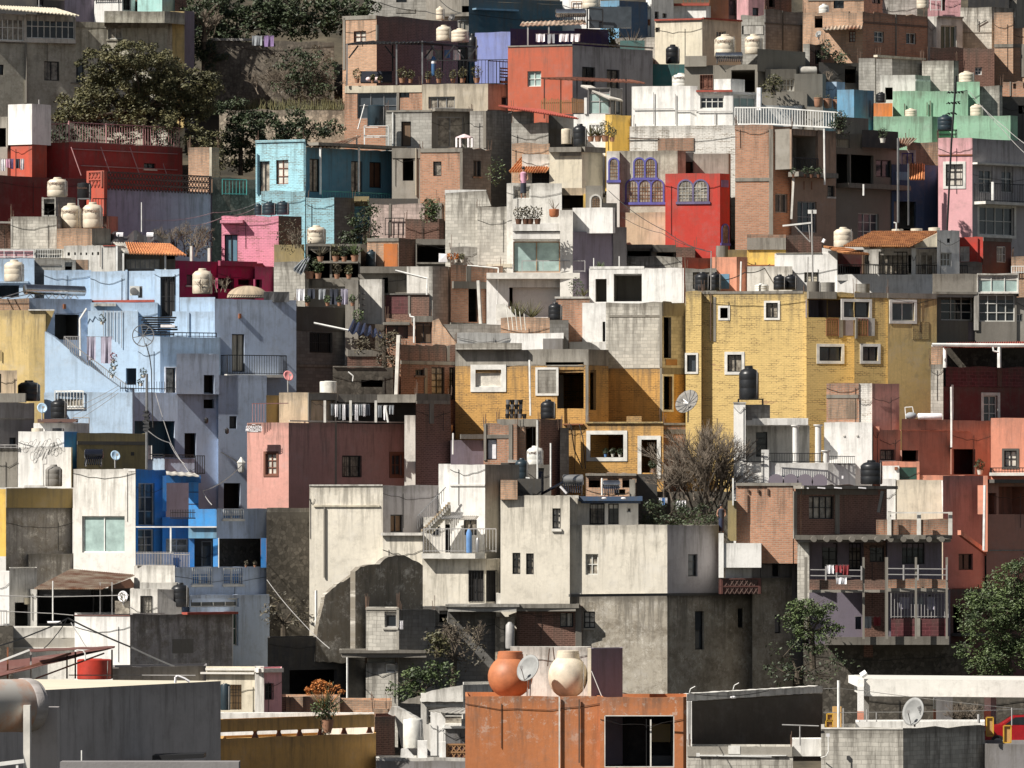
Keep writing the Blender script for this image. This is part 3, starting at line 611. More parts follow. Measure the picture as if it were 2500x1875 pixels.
tree('big dusty green broad tree spreading over the red house', [(1120, 470, 330, 110), (900, 560, 260, 140), (1250, 600, 330, 150), (1550, 700, 300, 120), (1050, 740, 420, 150), (700, 900, 230, 130), (1400, 850, 400, 150), (1000, 950, 400, 130), (620, 980, 160, 70), (1700, 760, 160, 110), (1320, 1010, 330, 90), (1640, 900, 200, 100)], [(1250, 1240), (1230, 1050), (1200, 900)], 'leafo', d=413, leaf=.18, tr=.25, dens=1.8)
tree('dark leafy trees crowded along the top edge above the stone terrace', [(1750, 130, 200, 150), (1950, 60, 260, 160), (2050, 230, 260, 130), (1830, 290, 200, 90), (2250, 130, 260, 170), (2450, 60, 250, 150), (2480, 220, 260, 110), (2700, 110, 230, 130), (2980, 60, 200, 90), (2900, 190, 200, 110), (3100, 110, 90, 70)], [(2000, 420), (2000, 250)], 'leafd', d=436, leaf=.26, tr=.2)
tree('tall thin tree with pale bare limbs at the top edge', [(1850, 20, 150, 80), (1700, 60, 110, 90), (1760, 480, 150, 130), (1700, 400, 130, 100)], [(1720, 420), (1715, 300), (1760, 120), (1850, 20)], 'leafd', d=431, leaf=.22)
baretree('grey leafless tree with curling limbs near the top edge', 1720, 350, 420, .35, 430, n=3, levels=5, r=.1)
tree('added dark foliage filling the shadowed gully beside the teal railing', [(1960, 950, 170, 120), (2050, 1130, 170, 150), (1930, 1180, 120, 120), (2080, 1330, 130, 120), (2150, 1010, 120, 70)], [(2030, 1480), (2030, 1250)], 'leafd', d=417, leaf=.22, name='thicket', cat='bush', dens=1.3)  # bush added to darken the gully where only shadow lies
tree('dark shrubs massed on the stone terrace beside the brick house', [(2560, 560, 210, 160), (2700, 620, 150, 150), (2450, 700, 150, 90), (2660, 760, 160, 60)], [(2600, 820), (2600, 700)], 'leafd', d=426, leaf=.2, name='bush', cat='bush', dens=.8)
tree('added low dark hedge behind the rusty pink railing', [(520, 1130, 130, 90), (760, 1140, 150, 90), (1000, 1150, 160, 90), (1240, 1150, 160, 90), (1450, 1160, 130, 90)], [(1000, 1300), (1000, 1180)], 'leafd', d=417.5, leaf=.2, name='greenery', cat='greenery')  # dark foliage added to fill the dark gap behind the railing
H2 = H('ruined wall, darkened to look shaded, beside the bare tree', 'plm', 90, 640, [1558, 43, 1640], '', d=428, cat='wall', name='ruined_wall')  # shade on the pale wall is put into this dark grey
ST1 = H('old rubble stone garden terrace wall with pale coping', 'sto', 345, 830, [1700, 8, 2820], 's.wht2 1775 325 2280 345 .15', d=432, th=3, cat='wall')
ST2 = H('lower sunlit rubble stone retaining wall above the round green bush', 'stl', 925, 1500, [1850, 8, 2920], '', d=423, th=3, cat='wall')
tree('round dark green bush in front of the lower stone retaining wall', [(2420, 1040, 250, 110), (2300, 1110, 180, 90), (2560, 1120, 200, 100), (2400, 1180, 240, 60), (2790, 1080, 90, 60)], [(2420, 1260), (2420, 1150)], 'leafd', d=415, leaf=.22, name='bush', cat='bush')
tree('low olive bush behind the brick pillar', [(1720, 1200, 170, 110), (1850, 1290, 140, 120), (1640, 1150, 90, 80), (1780, 1400, 120, 80)], [(1750, 1490), (1750, 1350)], 'leafo', d=412, leaf=.2, name='bush', cat='bush')
for i, (x, y, h_, lb) in enumerate([(2330, 800, 330, 'large'), (2560, 810, 380, 'tall'), (2720, 790, 300, 'small')]):
    baretree(f'{lb} brown leafless shrub on the stone terrace beside the brick house', x, y, h_, .55, 428, n=16, levels=5, r=.035, name='bare_shrub', mat='twig', cat='shrub')
tree('thicket of dry scrub behind the stone terrace', [(2450, 600, 230, 170), (2650, 560, 200, 170), (2560, 750, 230, 80)], [(2500, 830), (2500, 700)], 'leafb', d=431, dens=.75, leaf=.16, name='thicket', cat='bush')
mb = MB()
for i in range(420):
    X = random.uniform(1900, 2900); p = P(X, 925, 425+random.uniform(-.8, 2.5)); mb.bar(p, p+Vector((random.gauss(0, .1), 0, random.uniform(.2, .8))), (.035, .008), 3)
tag(mb.build('dry_grass', 'leafo'), 'dry grass and agave spikes on the stone terrace', 'grass', kind='stuff')
laundry('purple sheet and dark cloth hung on the wall below the dark trees', 2120, 2320, 300, 410, ['clg', 'clpu'], d=426, n=2)
# red house, white cube
H3 = H('white and red cube tower above the maroon wall', 'red', 1218, 1500, [90, -28, 270, 50, 395], '', d=405)
V(H3, 'wht', 876, 1218, [68, -28, 270, 50, 430], '', dd=-.1, ext=0)
pole('pale metal rod on top of the white and red cube tower', [(330, 880), (330, 840)], d=406)
H3b = H('grey garage at the left edge beside the red and white tower', 'cem', 985, 1500, [-60, -10, 62, 45, 90], 'o -60 1080 50 1240', d=409)
laundry('striped washing with dark cloth in front of the red wall', 0, 205, 1340, 1460, ['clw', 'clp', 'clpu', 'clb'], d=400, n=5)
H4 = H('red house with a rusty pink railing round its roof terrace', 'crm3', 1198, 1500, [395, -28, 583, 43, 1540], 'f.pkm 415 1045 578 1198 -.05 .2; f.pkm 590 1055 1515 1225 -.05 .2; w 1215 1378 1312 1425; s.pkm 600 1275 1490 1282 .12; s.pkm 680 1412 1490 1420 .1', d=407, th=8)
for i, (x, y) in enumerate([(583, 1020), (897, 1040), (1210, 1050), (1518, 880)]): pole(['first', 'second', 'third', 'tallest'][i]+' pink post from the left on the red house roof terrace', [(x, y+170+i*15), (x, y)], .05, 'pkm', d=[407, 409.5, 412, 414.3][i], group='posts of the red roof terrace')
for i, x in enumerate([600, 850, 1095, 1325]): pole(f'leaning pink brace {["nearest the corner", "second along", "third along", "farthest along"][i]} under the red roof terrace', [(x, 1240), (x+85, 1480)], .035, 'pkm', d=[406.2, 408.4, 410.2, 412][i], name='brace', cat='brace', group='braces of the red roof terrace')
H5 = H('narrow brick pillar wall with cream corner beside the red house', 'brk2', 1243, 1560, [1590, -8, 1790, 50, 1850], 's.crm 1768 1243 1788 1500 .06', d=404, cat='wall', name='brick_wall')
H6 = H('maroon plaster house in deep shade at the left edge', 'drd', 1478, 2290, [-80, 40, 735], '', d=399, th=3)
H7 = H('lilac grey house under a clay lattice parapet', 'mau', 1585, 2200, [733, -28, 876, 43, 1800], 'l.rbrn 890 1470 1780 1620', d=396.5, th=7)
V(H7, 'red', 1438, 2180, [730, -28, 878, 43, 905], 'l.red 740 1450 868 1580', dd=-.12, ext=0)
T(0, 1)
T(0, 0)
H8 = H('ruined dark rubble wall below the teal gate railing', 'stod', 1500, 2260, [1790, 25, 2230], 'f.tlm 1870 1515 2075 1645 .1 .2', d=402, th=3, cat='wall')
# ================= second tile =================
T(1, 0)
a = H('brick and cement house cut by the top edge, beside the dark trees', 'blkg', -60, 190, [930, -5, 1070, 0, 1450, 48, 1560], 'x.blkg 1195 75 1360 108 .04 sign_board; w 1200 -20 1290 20', d=441)
a = H('cement house with a dark open garage at the top edge', 'cem', -60, 280, [1450, -12, 1750, 8, 1975, 45, 2060], 'o 1755 50 1945 108; s.cem 1560 108 1860 140 .3; f.wrl 1720 175 1850 270 .05 .25', d=439)
tank('slim cream water tank on the cement roof at the top edge', 1535, 55, 1610, 165, 'tkc', d=436, snap=False)
dish('black satellite dish beside the slim cream tank', 1672, 152, 34, d=435.5, mat='blkm', foot=210)
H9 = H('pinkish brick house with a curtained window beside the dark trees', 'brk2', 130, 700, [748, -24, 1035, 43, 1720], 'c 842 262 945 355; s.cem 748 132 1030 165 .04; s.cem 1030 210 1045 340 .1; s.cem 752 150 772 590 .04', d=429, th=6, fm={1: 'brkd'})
tank('left cream water tank of the pair above the black pergola', 1538, 212, 1668, 345, 'tkc', d=426, snap=False)
tank('right cream water tank of the pair above the black pergola', 1665, 240, 1816, 355, 'tkc', d=425, snap=False)
tank('black water tank partly hidden beside the blue violet wall', 1800, 285, 1885, 520, 'tkb', d=426.5, snap=False)
# pergola
rt = thing('pergola', 'black steel pergola over the plant filled roof terrace', 'pergola', P(1300, 720, 419))
roofpatch(rt, [(775, 372, 418.6), (1420, 352, 418.2), (1890, 395, 424), (1000, 345, 424)], 20, .03, 'roof', 'blkm')
for x, y0, y1, d_ in [(785, 370, 720, 418.6), (1203, 355, 715, 418.6), (1420, 345, 705, 418.6), (1590, 380, 600, 423), (1790, 390, 600, 423), (1170, 380, 600, 423)]:
    mb = MB(); mb.bar(P(x, y0, d_), P(x, y1, d_), .065, 4); mb.build('post', 'gmt' if d_ < 420 else 'blkm', rt)
mb = MB()
for x, s_ in [(800, 1), (1185, -1), (1440, 1), (1575, -1), (1610, 1), (1770, -1), (1810, 1)]: mb.bar(P(x, 490, 419), P(x+s_*80, 385, 419), .06, 4)
for x in range(790, 1400, 60): mb.bar(P(x, 372, 418.7), P(x+120, 350, 424), .04, 4)
mb.build('braces', 'blkm', rt)
H10 = H('brick and plaster house with a planted roof terrace under the pergola', 'brk', 722, 1260, [765, -10, 1420], 'm3x2.gmt 872 780 1205 1000 gls2; w 1228 772 1312 825; s.crm 768 722 1418 782 .05; s.cem 1205 782 1225 1000 .05', d=418, th=9)
V(H10, 'beg', 705, 1260, [1420, -10, 1975, 42, 2270], 'm3x1.gmt 1472 815 1695 915 curt; m2x1 2090 815 2200 890', dd=-.9)
op(LAST, 'f', 0, .3, 6.6, LAST.zt-.05, LAST.zt+1.45, ['-.1', '.22'])
op(LAST, 'f', 1, .1, 3.6, LAST.zt-.05, LAST.zt+1.4, ['-.1', '.22'])
rt = thing('gas_tank', 'tall blue gas cylinder with a white band on the planted terrace', 'gas cylinder', P(1515, 640, 419)); mb = MB(); p = P(1515, 640, 419)
mb.lathe((0, 0, 0), [(.15, 0), (.17, .1), (.17, 1.0), (.1, 1.15), (.05, 1.2)], 14); o = mb.build('cylinder', 'gasb'); o.parent = rt; mb = MB(); mb.lathe((0, 0, .75), [(.175, 0), (.175, .14)], 14); o = mb.build('label_band', 'clw'); o.parent = rt
tag(laundry('red and dark cloths along the terrace back under the pergola', 1450, 1750, 420, 520, ['clw', 'clg', 'clbl'], d=421.5, n=4), None, None)
names = 'leftmost of the row,second from the left end,third from the left end,just left of the pergola post,just right of the pergola post,beside the gas cylinder,right of the gas cylinder,before the black brackets,near the terrace corner,last before the terrace corner'.split(',')
for i, x in enumerate([870, 1000, 1060, 1250, 1320, 1470, 1560, 1680, 1760, 1880]):
    plant(f'leafy pot plant on the pergola terrace, {names[i]}', x, 700, [120, 70, 60, 140, 110, 100, 120, 110, 130, 150][i], d=418.6, mat='leafo')
mb = MB(); rt = thing('bench', 'dark slatted garden bench at the right end of the planted terrace', 'bench', P(2140, 700, 421))
for k in range(4): mb.bar(P(2080, 575+k*25, 421), P(2200, 585+k*25, 422), .06, 4)
mb.build('backrest', 'wood', rt); mb = MB(); mb.bar(P(2080, 690, 420.8), P(2200, 695, 421.8), .1, 4); mb.build('seat', 'wood', rt)
for x in (2085, 2195): mb = MB(); mb.bar(P(x, 580, 421), P(x, 730, 421), .04, 4); mb.build('leg', 'blkm', rt)
rt = thing('sofa', 'dark sofa with pale cushions under the pergola', 'sofa', P(1000, 715, 420.5)); mb = MB(); a = P(900, 600, 421.5); b = P(1165, 700, 421.5); mb.box((a.x, a.y, b.z), (b.x-a.x, 0, 0), (0, .5, 0), (0, 0, a.z-b.z)); mb.build('backrest', 'clb', rt); mb = MB(); mb.box((a.x, a.y-.8, b.z), (b.x-a.x, 0, 0), (0, .8, 0), (0, 0, .5)); mb.build('seat', 'clb', rt)
mb = MB(); [mb.sphere(P(x, 668, 420.4), .2, .15, .14) for x in (970, 1040)]; mb.build('cushions', 'clpk', rt)
# violet wall, laundry block
H11 = H('blue violet plaster house beside the red and grey house', 'peri', 268, 700, [1865, -22, 2165, 45, 2230], '', d=428)
# cement block cluster
H12 = H('bare cement block house with a sliding glass door and pink play castle', 'blkg', 928, 1260, [1112, -10, 1500], 'd 1243 1025 1325 1235 brn; s.cem 1115 930 1500 945 .06; p 1165 950 1180 1240 .05', d=408)
V(H12, 'cem', 925, 1260, [1500, 18, 1825], 'm2x1.gmt 1548 985 1770 1245 curt; s.cem 1500 920 1820 945 .7', dd=1.5)
V(H12, 'blkg', 935, 1260, [1822, -10, 1962, 42, 2190], 's.cem 1935 935 1960 1250 .05', dd=-.3)
V(H12, 'rbrn', 925, 1560, [1968, 42, 2185], '', dd=1.2)
rt = stand(None, 932, 1068, 1135, 1235, 407, 'whm', 'white metal stand under the dark green tank')
tank('dark green water tank on a white metal stand', 957, 885, 1112, 1062, 'tkbl', d=407, snap=False, shape=1)
pole('slanting white pole beside the tank on the white stand', [(878, 1090), (935, 880)], .04, 'whm', d=406)
pole('short white post on the cyan house roof', [(868, 1230), (868, 1145)], .05, 'whm', d=405)
rt = thing('play_castle', 'small pink and white toy castle canopy on the cement roof', 'toy castle', P(1775, 1245, 406.5)); mb = MB()
c = P(1775, 1165, 406.5); mb.lathe(c, [(.53, 0), (.5, .06), (.2, .18), (.03, .24)], 8); mb.build('canopy', 'clpk', rt)
for x in (1710, 1742, 1810, 1843): mb = MB(); mb.bar(P(x, 1165, 406), P(x, 1243, 406), .07, 6); mb.build('leg', 'clw', rt)
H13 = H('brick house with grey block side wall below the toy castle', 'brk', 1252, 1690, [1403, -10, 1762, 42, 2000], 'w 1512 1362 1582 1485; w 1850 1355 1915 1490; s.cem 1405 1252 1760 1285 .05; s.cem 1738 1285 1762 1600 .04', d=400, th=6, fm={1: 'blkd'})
H14 = H('unfinished cement frame with a black opening beside the cyan house', 'cem', 1250, 1650, [1165, -4, 1405], 'o 1255 1335 1347 1525; s.cem 1165 1250 1405 1335 .05; p.crm 1362 1250 1372 1650 .05', d=402)
H15 = H('bright cyan painted brick house with brown framed windows', 'cyn', 1185, 2200, [15, -24, 418, 20, 438], 'd 45 1360 132 1645 curt; c 187 1350 290 1555; p.cynd 30 1300 38 1640 .06; s.cyn 15 1180 435 1200 .08', d=399, th=6)
V(H15, 'cynd', 1240, 1680, [440, 43, 1190], 'd 470 1340 555 1620 curt; d 820 1360 915 1620 curt; d 975 1368 1080 1585 wood; s.cem 440 1225 1185 1250 1.1 roof_slab', dd=1.5, th=6)
op(LAST, 'f.tlm', 0, .4, 12.5, LAST.zt-3.6, LAST.zt-2.6, ['1.0', '.2'])
for i, x in enumerate([560, 885, 1190]): pole(['nearest', 'middle', 'farthest'][i]+' thin white column of the cyan veranda', [(x, 1245), (x, 1640)], .07, 'whm', d=400+i*2.2, group='veranda columns of the cyan house')
roofpatch(H15.root, [(450, 1235, 400), (720, 1245, 401), (900, 1140, 405), (650, 1220, 405)], 8, .05, 'roof', 'rusty')
plant('bamboo like plant beside the grey block wall', 2040, 1560, 220, d=398, mat='leaf', potm=None)
# ================= third tile =================
T(2, 0)
a = H('dark teal blue house with a parapet at the top edge', 'tblu', 5, 300, [-330, 30, 460], 'w -240 -80 -200 -20; s.sky -300 78 60 92 .5', d=437)
a = H('white water tower house at the top edge behind the solar heater', 'wht', -60, 90, [440, -12, 780], 'f.owd 540 15 625 70 .1 .3', d=441)
tank('large cream water tank cut by the top edge', 628, -60, 778, 72, 'tkc', d=438, snap=False)
H16 = H('light blue and navy house with a fading painted mural at the top', 'sky', 3, 340, [780, -25, 940, 42, 1180], 'x.mur 785 118 938 165 .02 mural; x.grn 830 118 910 165 .03 mural', d=431, fm={1: 'nav'})
a = H('tall narrow white house with grey side wall at the top edge', 'wht', -60, 330, [1165, -14, 1212, 40, 1398], 'g 1240 100 1268 158; w 1305 112 1340 152; s.rst 1175 165 1200 215 .2 wall_lamp', d=434)
a = H('white roof room under a red railed balcony at the top edge', 'wht', 48, 160, [1393, -5, 1672, 40, 1712], 's.copr 1393 30 1700 50 .2; f.rst 1480 -25 1700 32 .1 .25', d=436)
a = H('brown plaster house at the top edge behind the cream tanks', 'brn', -60, 170, [1700, 30, 1862], '', d=438)
a = H('dark gap house at the top edge between brown and pink walls', 'dcem', -60, 160, [1862, 30, 1935], 'g 1870 0 1920 130', d=439)
a = H('pink plaster house at the top edge with a small dark window', 'lpk', -60, 140, [1932, -10, 2030, 30, 2170], 'w 2065 65 2118 132', d=437)
a = H('weathered cement house below the small pink one', 'blkg', 130, 460, [1965, -8, 2168, 42, 2300], 'd 1975 215 2160 290 glt; x.wht2 1990 220 2155 290 .04 panel', d=434)
H17 = H('cream cube house with a dark red roof edge', 'crm', 160, 520, [1240, -20, 1640, 42, 1970], 'w 1245 232 1282 272; m3x1 1760 262 1838 332; s.copr 1240 158 1640 172 .12; s.copr 1640 158 1968 172 .12', d=424, th=7)
a = H('sunlit cement block wall behind the cactus pot', 'blkg', 318, 560, [905, -5, 1105, -15, 1328], '', d=425.5, cat='wall', name='block_wall')
tank('black water tank in the shadow under the cream cube house', 1332, 376, 1450, 538, 'tkb', d=422, snap=False)
H18 = H('low indigo wall of the laundry terrace above the red house', 'ind', 240, 420, [20, 30, 850], 'w 655 290 745 385', d=421, th=4)
V(H18, 'ind', 240, 420, [560, 30, 850], '', dd=-1.5)
solar('solar water heater above the laundry terrace', 400, 75, 660, 200, d=419.5)
rt = thing('canopy', 'makeshift sheet canopy over the laundry terrace', 'canopy', P(300, 300, 419)); roofpatch(rt, [(100, 215, 417.5), (660, 200, 417.5), (650, 165, 421), (120, 185, 421)], 14, .03, 'roof', 'rusty')
for x in (168, 345): mb = MB(); mb.bar(P(x, 215, 417.6), P(x, 385, 417.6), .06, 4); mb.build('post', 'wrl', rt)
laundry('pale washing hung along the laundry terrace above the red wall', 230, 620, 285, 378, ['clw', 'clg', 'clw'], d=417.2, n=4)
mb = MB(); rt = thing('steel_rack', 'black square metal rack by the solar heater', 'frame', P(740, 240, 419))
for (x0, y0, x1, y1) in [(672, 70, 800, 80), (672, 70, 672, 240), (800, 80, 800, 240), (672, 170, 800, 180)]: mb.bar(P(x0, y0, 419), P(x1, y1, 419), .05, 4)
mb.build('frame', 'blkm', rt); mb = MB(); mb.box(P(685, 235, 419.5), (2.6, 0, 0), (0, .4, 0), (0, 0, 1.3)); mb.build('panel', 'gls2', rt)
rt = plant('bare branching cactus in a square teal pot', 1050, 415, 215, d=420, mat='twig', potm=None, spiky=True, group=None); mb = MB(); mb.box((-.75, -.5, -.4), (1.5, 0, 0), (0, 1, 0), (0, 0, .9)); o = mb.build('pot', 'teal'); o.parent = rt
tree('yellow green shrub against the mural wall', [(880, 260, 60, 80), (890, 360, 60, 50)], [(885, 400), (885, 330)], 'leafo', d=423, name='bush', cat='bush', leaf=.18)
H19 = H('red house with a grey white painted brick side wall', 'ored', 382, 900, [0, -18, 545, 43, 1222], 'g 627 568 732 720; g 835 590 937 750; m2x2 165 600 280 730 glt; s.cem 0 380 545 392 .05; s.cem 545 378 1222 390 .06', d=415, th=9, fm={1: 'gpp'})
H20 = H('teal green wall behind the cream tank', 'teal', 540, 800, [1220, 8, 1500], '', d=420, cat='wall', name='wall')
H21 = H('modern grey house with a black garage opening', 'mod', 545, 800, [1490, -14, 2108, 42, 2520], 'o 1885 590 2085 790; dg.brnf 1622 632 1728 752 brnf', d=410, th=8)
V(H21, 'mod', 470, 560, [1490, -14, 1675], '', dd=0.4, ext=0)
V(H21, 'mod', 412, 600, [2105, 42, 2510], '', dd=-.4, ext=0)
tank('wide cream water tank left of the pair on the modern grey house', 1742, 290, 1925, 480, 'tkc', d=413, snap=False)
tank('cream water tank right of the pair on the modern grey house', 1998, 288, 2150, 455, 'tkc', d=413, snap=False)
solar('solar water heater between the cream tanks of the modern grey house', 1750, 440, 1985, 545, d=411.5)
tank('cream water tank with round shoulders beside the teal wall', 1385, 618, 1535, 745, 'tkw', d=412, snap=False)
H22 = H('white panelled house with a barred window and terrace', 'wht', 725, 1085, [1045, -10, 1540, 12, 1600], 'p.wrl 1060 910 1400 920 .03; p.wrl 1228 780 1233 1050 .03; p.wrl 1412 795 1418 1050 .03; p.wrl 1420 930 1595 935 .03; p 1060 1030 1065 1050 .03', d=400, th=7)
V(H22, 'wht', 775, 1085, [1590, -6, 1897, 30, 2110], 'm4x2.fwh 1622 798 1822 916; m3x1.fwh 1905 800 2095 905 glt; p.wrl 1600 935 1890 941 .03; p.wrl 1745 940 1750 1050 .03; s.copr 1590 760 1895 776 .15', dd=-.3)
a = V(H22, 'wht', 880, 1085, [1898, 20, 2540], '', dd=4)
a = V(H22, 'wht', 665, 780, [1738, -15, 1880, 40, 1998], '', dd=1.2, ext=0)
pole('folded white parasol on the white terrace', [(2120, 740), (2120, 930)], .16, 'clw', d=399.5, name='parasol', cat='parasol')
rt = thing('terrace_railing', 'white bar railing round the terrace of the panelled house', 'railing', P(2250, 1080, 398.5)); mb = MB()
for i in range(42): x = 1915+i*22; y0 = 908+max(0, (i-14))*1.6+(40 if i > 27 else 0)*0; y1 = 1050+max(0, i-14)*1.2; mb.bar(P(x, y0, 398.5-i*.03), P(x, y1, 398.5-i*.03), .035, 4)
for i in range(41): x = 1915+i*22; f_ = lambda j: 908+max(0, (j-14))*1.6; g_ = lambda j: 1048+max(0, j-14)*1.2; mb.bar(P(x, f_(i), 398.5-i*.03), P(x+22, f_(i+1), 398.5-i*.03-.03), .05, 4); mb.bar(P(x, g_(i), 398.5-i*.03), P(x+22, g_(i+1), 398.5-i*.03-.03), .06, 4)
mb.build('bars', 'whm', rt)
H23 = H('whitewashed brick house with a bare brick patch', 'wbr', 1060, 1520, [1028, -8, 1922, 25, 1945], 'x.brk 1265 1165 1572 1275 .05 brick_patch; p.rod 1015 1165 1270 1170 .03', d=396, th=6)
rt = thing('steel_canopy', 'flat dark steel canopy on thin posts before the red wall', 'canopy', P(700, 950, 409)); roofpatch(rt, [(275, 655, 407.5), (1155, 695, 407.5), (1050, 672, 411), (560, 650, 411)], 18, .02, 'roof', 'brnf', thick=.08)
for x in (307, 447, 583, 865, 997): mb = MB(); mb.bar(P(x, 660, 408 if x != 865 else 407.6), P(x, 1000, 408), .045, 4); mb.build('post', 'blkm', rt)
rt = thing('stick_fence', 'tall brown stake fence before the red wall', 'fence', P(500, 950, 407)); mb = MB(); [mb.bar(P(x, 835+random.uniform(-10, 14), 407), P(x, 955, 407), .05, 4) for x in range(285, 650, 17)]; mb.bar(P(285, 870, 407.1), P(650, 865, 407.1), .04, 4); mb.build('stakes', 'owd', rt)
H24 = H('white house base under the glazed lean-to, with yellow corner', 'wht', 962, 1130, [555, -8, 822], 'f.whm 675 1040 805 1130 .1 .2; s.wht 645 825 668 962 .1', d=403)
V(H24, 'yel', 968, 1110, [822, -10, 880, 42, 1040], '', dd=-.3)
V(H24, 'gry', 740, 965, [675, -8, 865, 43, 968], 'm2x2.wrl 680 745 862 962 glt; m2x1.wrl 870 830 966 970 gls2', dd=.8, ext=0, part='glazed_room')
roofpatch(H24.root, [(860, 832, 402.5), (968, 848, 404), (700, 725, 407), (618, 722, 405)], 16, .05, 'roof', 'corr')
H25 = H('grey block house under a long red sheet roof', 'blkg', 1035, 1240, [30, -8, 342], '', d=401)
V(H25, 'blkg', 940, 1050, [34, -8, 220], '', dd=1, ext=0); V(H25, 'dcem', 1085, 1240, [342, 10, 480], '', dd=1.2); V(H25, 'dcem', 960, 1100, [342, 10, 600], '', dd=4.5, ext=1)
roofpatch(H25.root, [(-5, 905, 400.3), (595, 998, 400.3), (300, 925, 406), (-80, 890, 406)], 30, .04, 'roof', 'copr')
H26 = H('rough brick wall below the long red roof', 'brk2', 1210, 1370, [33, -8, 352], '', d=397, cat='wall', name='brick_wall')
tank('small cream drum beside the black bagged tank', 450, 1085, 540, 1215, 'tkc', d=398.5, snap=False, shape=1)
tank('black tank wrapped in plastic beside the small cream drum', 548, 1045, 668, 1238, 'tkb', d=398, snap=False)
for i, (x, h_) in enumerate([(700, 150), (760, 160), (820, 170), (880, 120)]): plant(['spiky', 'tall grassy', 'dense green', 'low green'][i]+' plant in a clay trough behind the arched blue house', x, 1195, h_, d=399, mat='leafo', spiky=i < 2)
H27 = H('cream curved tower house with a thick roof slab', 'crm', 1245, 1680, [350, -10, 625, 43, 800], 's.cem 352 1243 625 1285 .3; s.cem 625 1243 800 1288 .25; s.cem 440 1288 615 1315 .1', d=391, th=6)
V(H27, 'wht2', 1300, 1700, [120, -4, 430], 'g 205 1450 347 1560 drk; p 395 1310 402 1330 .06; p 420 1335 430 1650 .07', dd=1.2)
roofpatch(H27.root, [(8, 1452, 391), (318, 1450, 391), (398, 1328, 395), (110, 1330, 395)], 14, .07, 'tiled_awning', 'tile', rows=5, step=.04)
H28 = H('grey and sand house with blue framed arched windows', 'crmd', 1270, 2030, [942, -6, 1432, 42, 1500], 'h 1062 1340 1250 1498 2; h 995 1522 1315 1705 3', d=390.5, th=7)
V(H28, 'wht2', 1275, 1900, [832, -8, 942], 'h 852 1340 935 1518 1', dd=-.1)
V(H28, 'sand', 1790, 2050, [944, -6, 1330], '', dd=-.12, ext=3)
a = H('dark grey shed behind the arched blue window house', 'gry', 1285, 1480, [1432, 25, 1572], 'd 1440 1365 1560 1460', d=392, th=3)
a = H('rough cement roof room behind the bright red cube', 'cem', 1295, 1480, [1565, -6, 1862, 40, 1880], '', d=391.5, th=3)
H29 = H('bright red cube house with a double arched window', 'crim', 1463, 2200, [1328, -8, 1790, 46, 1872], 'h 1435 1525 1690 1700 2 purm fwh; x.clpu 1800 1520 1860 1580 .03 shutter; h 1805 1900 1860 2050 1 purp', d=387, th=5)
H30 = H('tall bare brick house front beside the white railing terrace', 'brk', 1058, 2260, [1918, -9, 2238, 40, 2400], 's.cem 2205 1090 2238 2160 .05; s.cem 1918 1500 2235 1530 .05; m2x2.wrl 2255 1180 2370 1355 gls2; m2x1.wrl 2255 1635 2360 1795 gls2', d=386, th=7)
# ================= fourth tile =================
T(3, 0)
a = H('dark brick house cut by the top edge, upper right', 'brkd', -60, 100, [-60, 43, 250], 'o 60 -20 110 60', d=441)
a = H('sunlit brick house cut by the top edge with a tall dark window', 'brk2', -60, 160, [345, -8, 860, 43, 1100], 'w 605 -20 692 70; w 930 -20 1000 30; s.cem 390 -10 860 5 .05', d=442)
a = H('grey cement house with junk on its roof at the top edge', 'blkg', -20, 130, [960, -5, 1310], '', d=443)
tank('white water tank above the brick house at the upper right', 480, 33, 568, 138, 'tkw', d=437, snap=False)
tank('cream water tank cut by the top edge beside the ornate pink railing', 1305, -40, 1410, 72, 'tkc', d=438, snap=False)
a = H('pink house with an ornate railing at the top edge', 'lpk', -60, 150, [1400, 10, 1680], 'f.whm 1410 5 1505 95 .4 .3; f.pkm 1555 20 1640 115 .5 .3; d 1510 -10 1550 90', d=440)
a = H('black roofed house at the top right edge', 'dgy', -60, 75, [1740, 12, 2085], '', d=444)
a = H('grey cement house at the top right corner', 'cem', -60, 230, [2060, -6, 2150, 43, 2330], '', d=446)
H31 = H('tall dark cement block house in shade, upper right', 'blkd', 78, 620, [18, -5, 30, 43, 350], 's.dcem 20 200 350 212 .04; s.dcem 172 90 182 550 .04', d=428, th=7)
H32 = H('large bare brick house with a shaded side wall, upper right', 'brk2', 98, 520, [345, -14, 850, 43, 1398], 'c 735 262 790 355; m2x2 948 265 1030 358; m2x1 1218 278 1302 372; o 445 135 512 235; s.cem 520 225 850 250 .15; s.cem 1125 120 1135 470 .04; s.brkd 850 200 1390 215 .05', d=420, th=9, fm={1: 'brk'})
V(H32, 'blkg', 370, 560, [348, -8, 404], '', dd=-3); V(H32, 'brkd', 370, 560, [404, 30, 520], 'o 450 380 500 540', dd=-2.8)
roofpatch(H32.root, [(520, 245, 418.6), (840, 235, 418.6), (850, 195, 421), (520, 222, 421)], 10, .05, 'canopy', 'rusty')
dish('white satellite dish on the brick house wall, upper right', 480, 290, 30, d=416.5, foot=340)
a = H('small white house with three tall green glass panes', 'wht2', 138, 440, [1400, -14, 1474, 30, 1695], 'm3x1.fwh 1510 216 1642 416 glg; s.cem 1474 138 1695 152 .12', d=425)
H33 = H('pale cement block house with a shaded end near the upper right corner', 'blk', 58, 420, [1675, -12, 1940, 40, 2140], 's.cem 1675 270 1940 280 .03; p.blkm 1820 170 1900 215 .03; p.blkm 1822 165 1826 260 .03', d=428, th=7)
H34 = H('orange bare brick tower at the right edge', 'brk2', 105, 700, [1960, -8, 2120], 's.cem 1960 372 2120 400 .04', d=423)
V(H34, 'brk2', 238, 700, [2118, -8, 2290], 's.cem 2118 372 2280 400 .04; s.cem 2185 400 2212 650 .05', dd=.3)
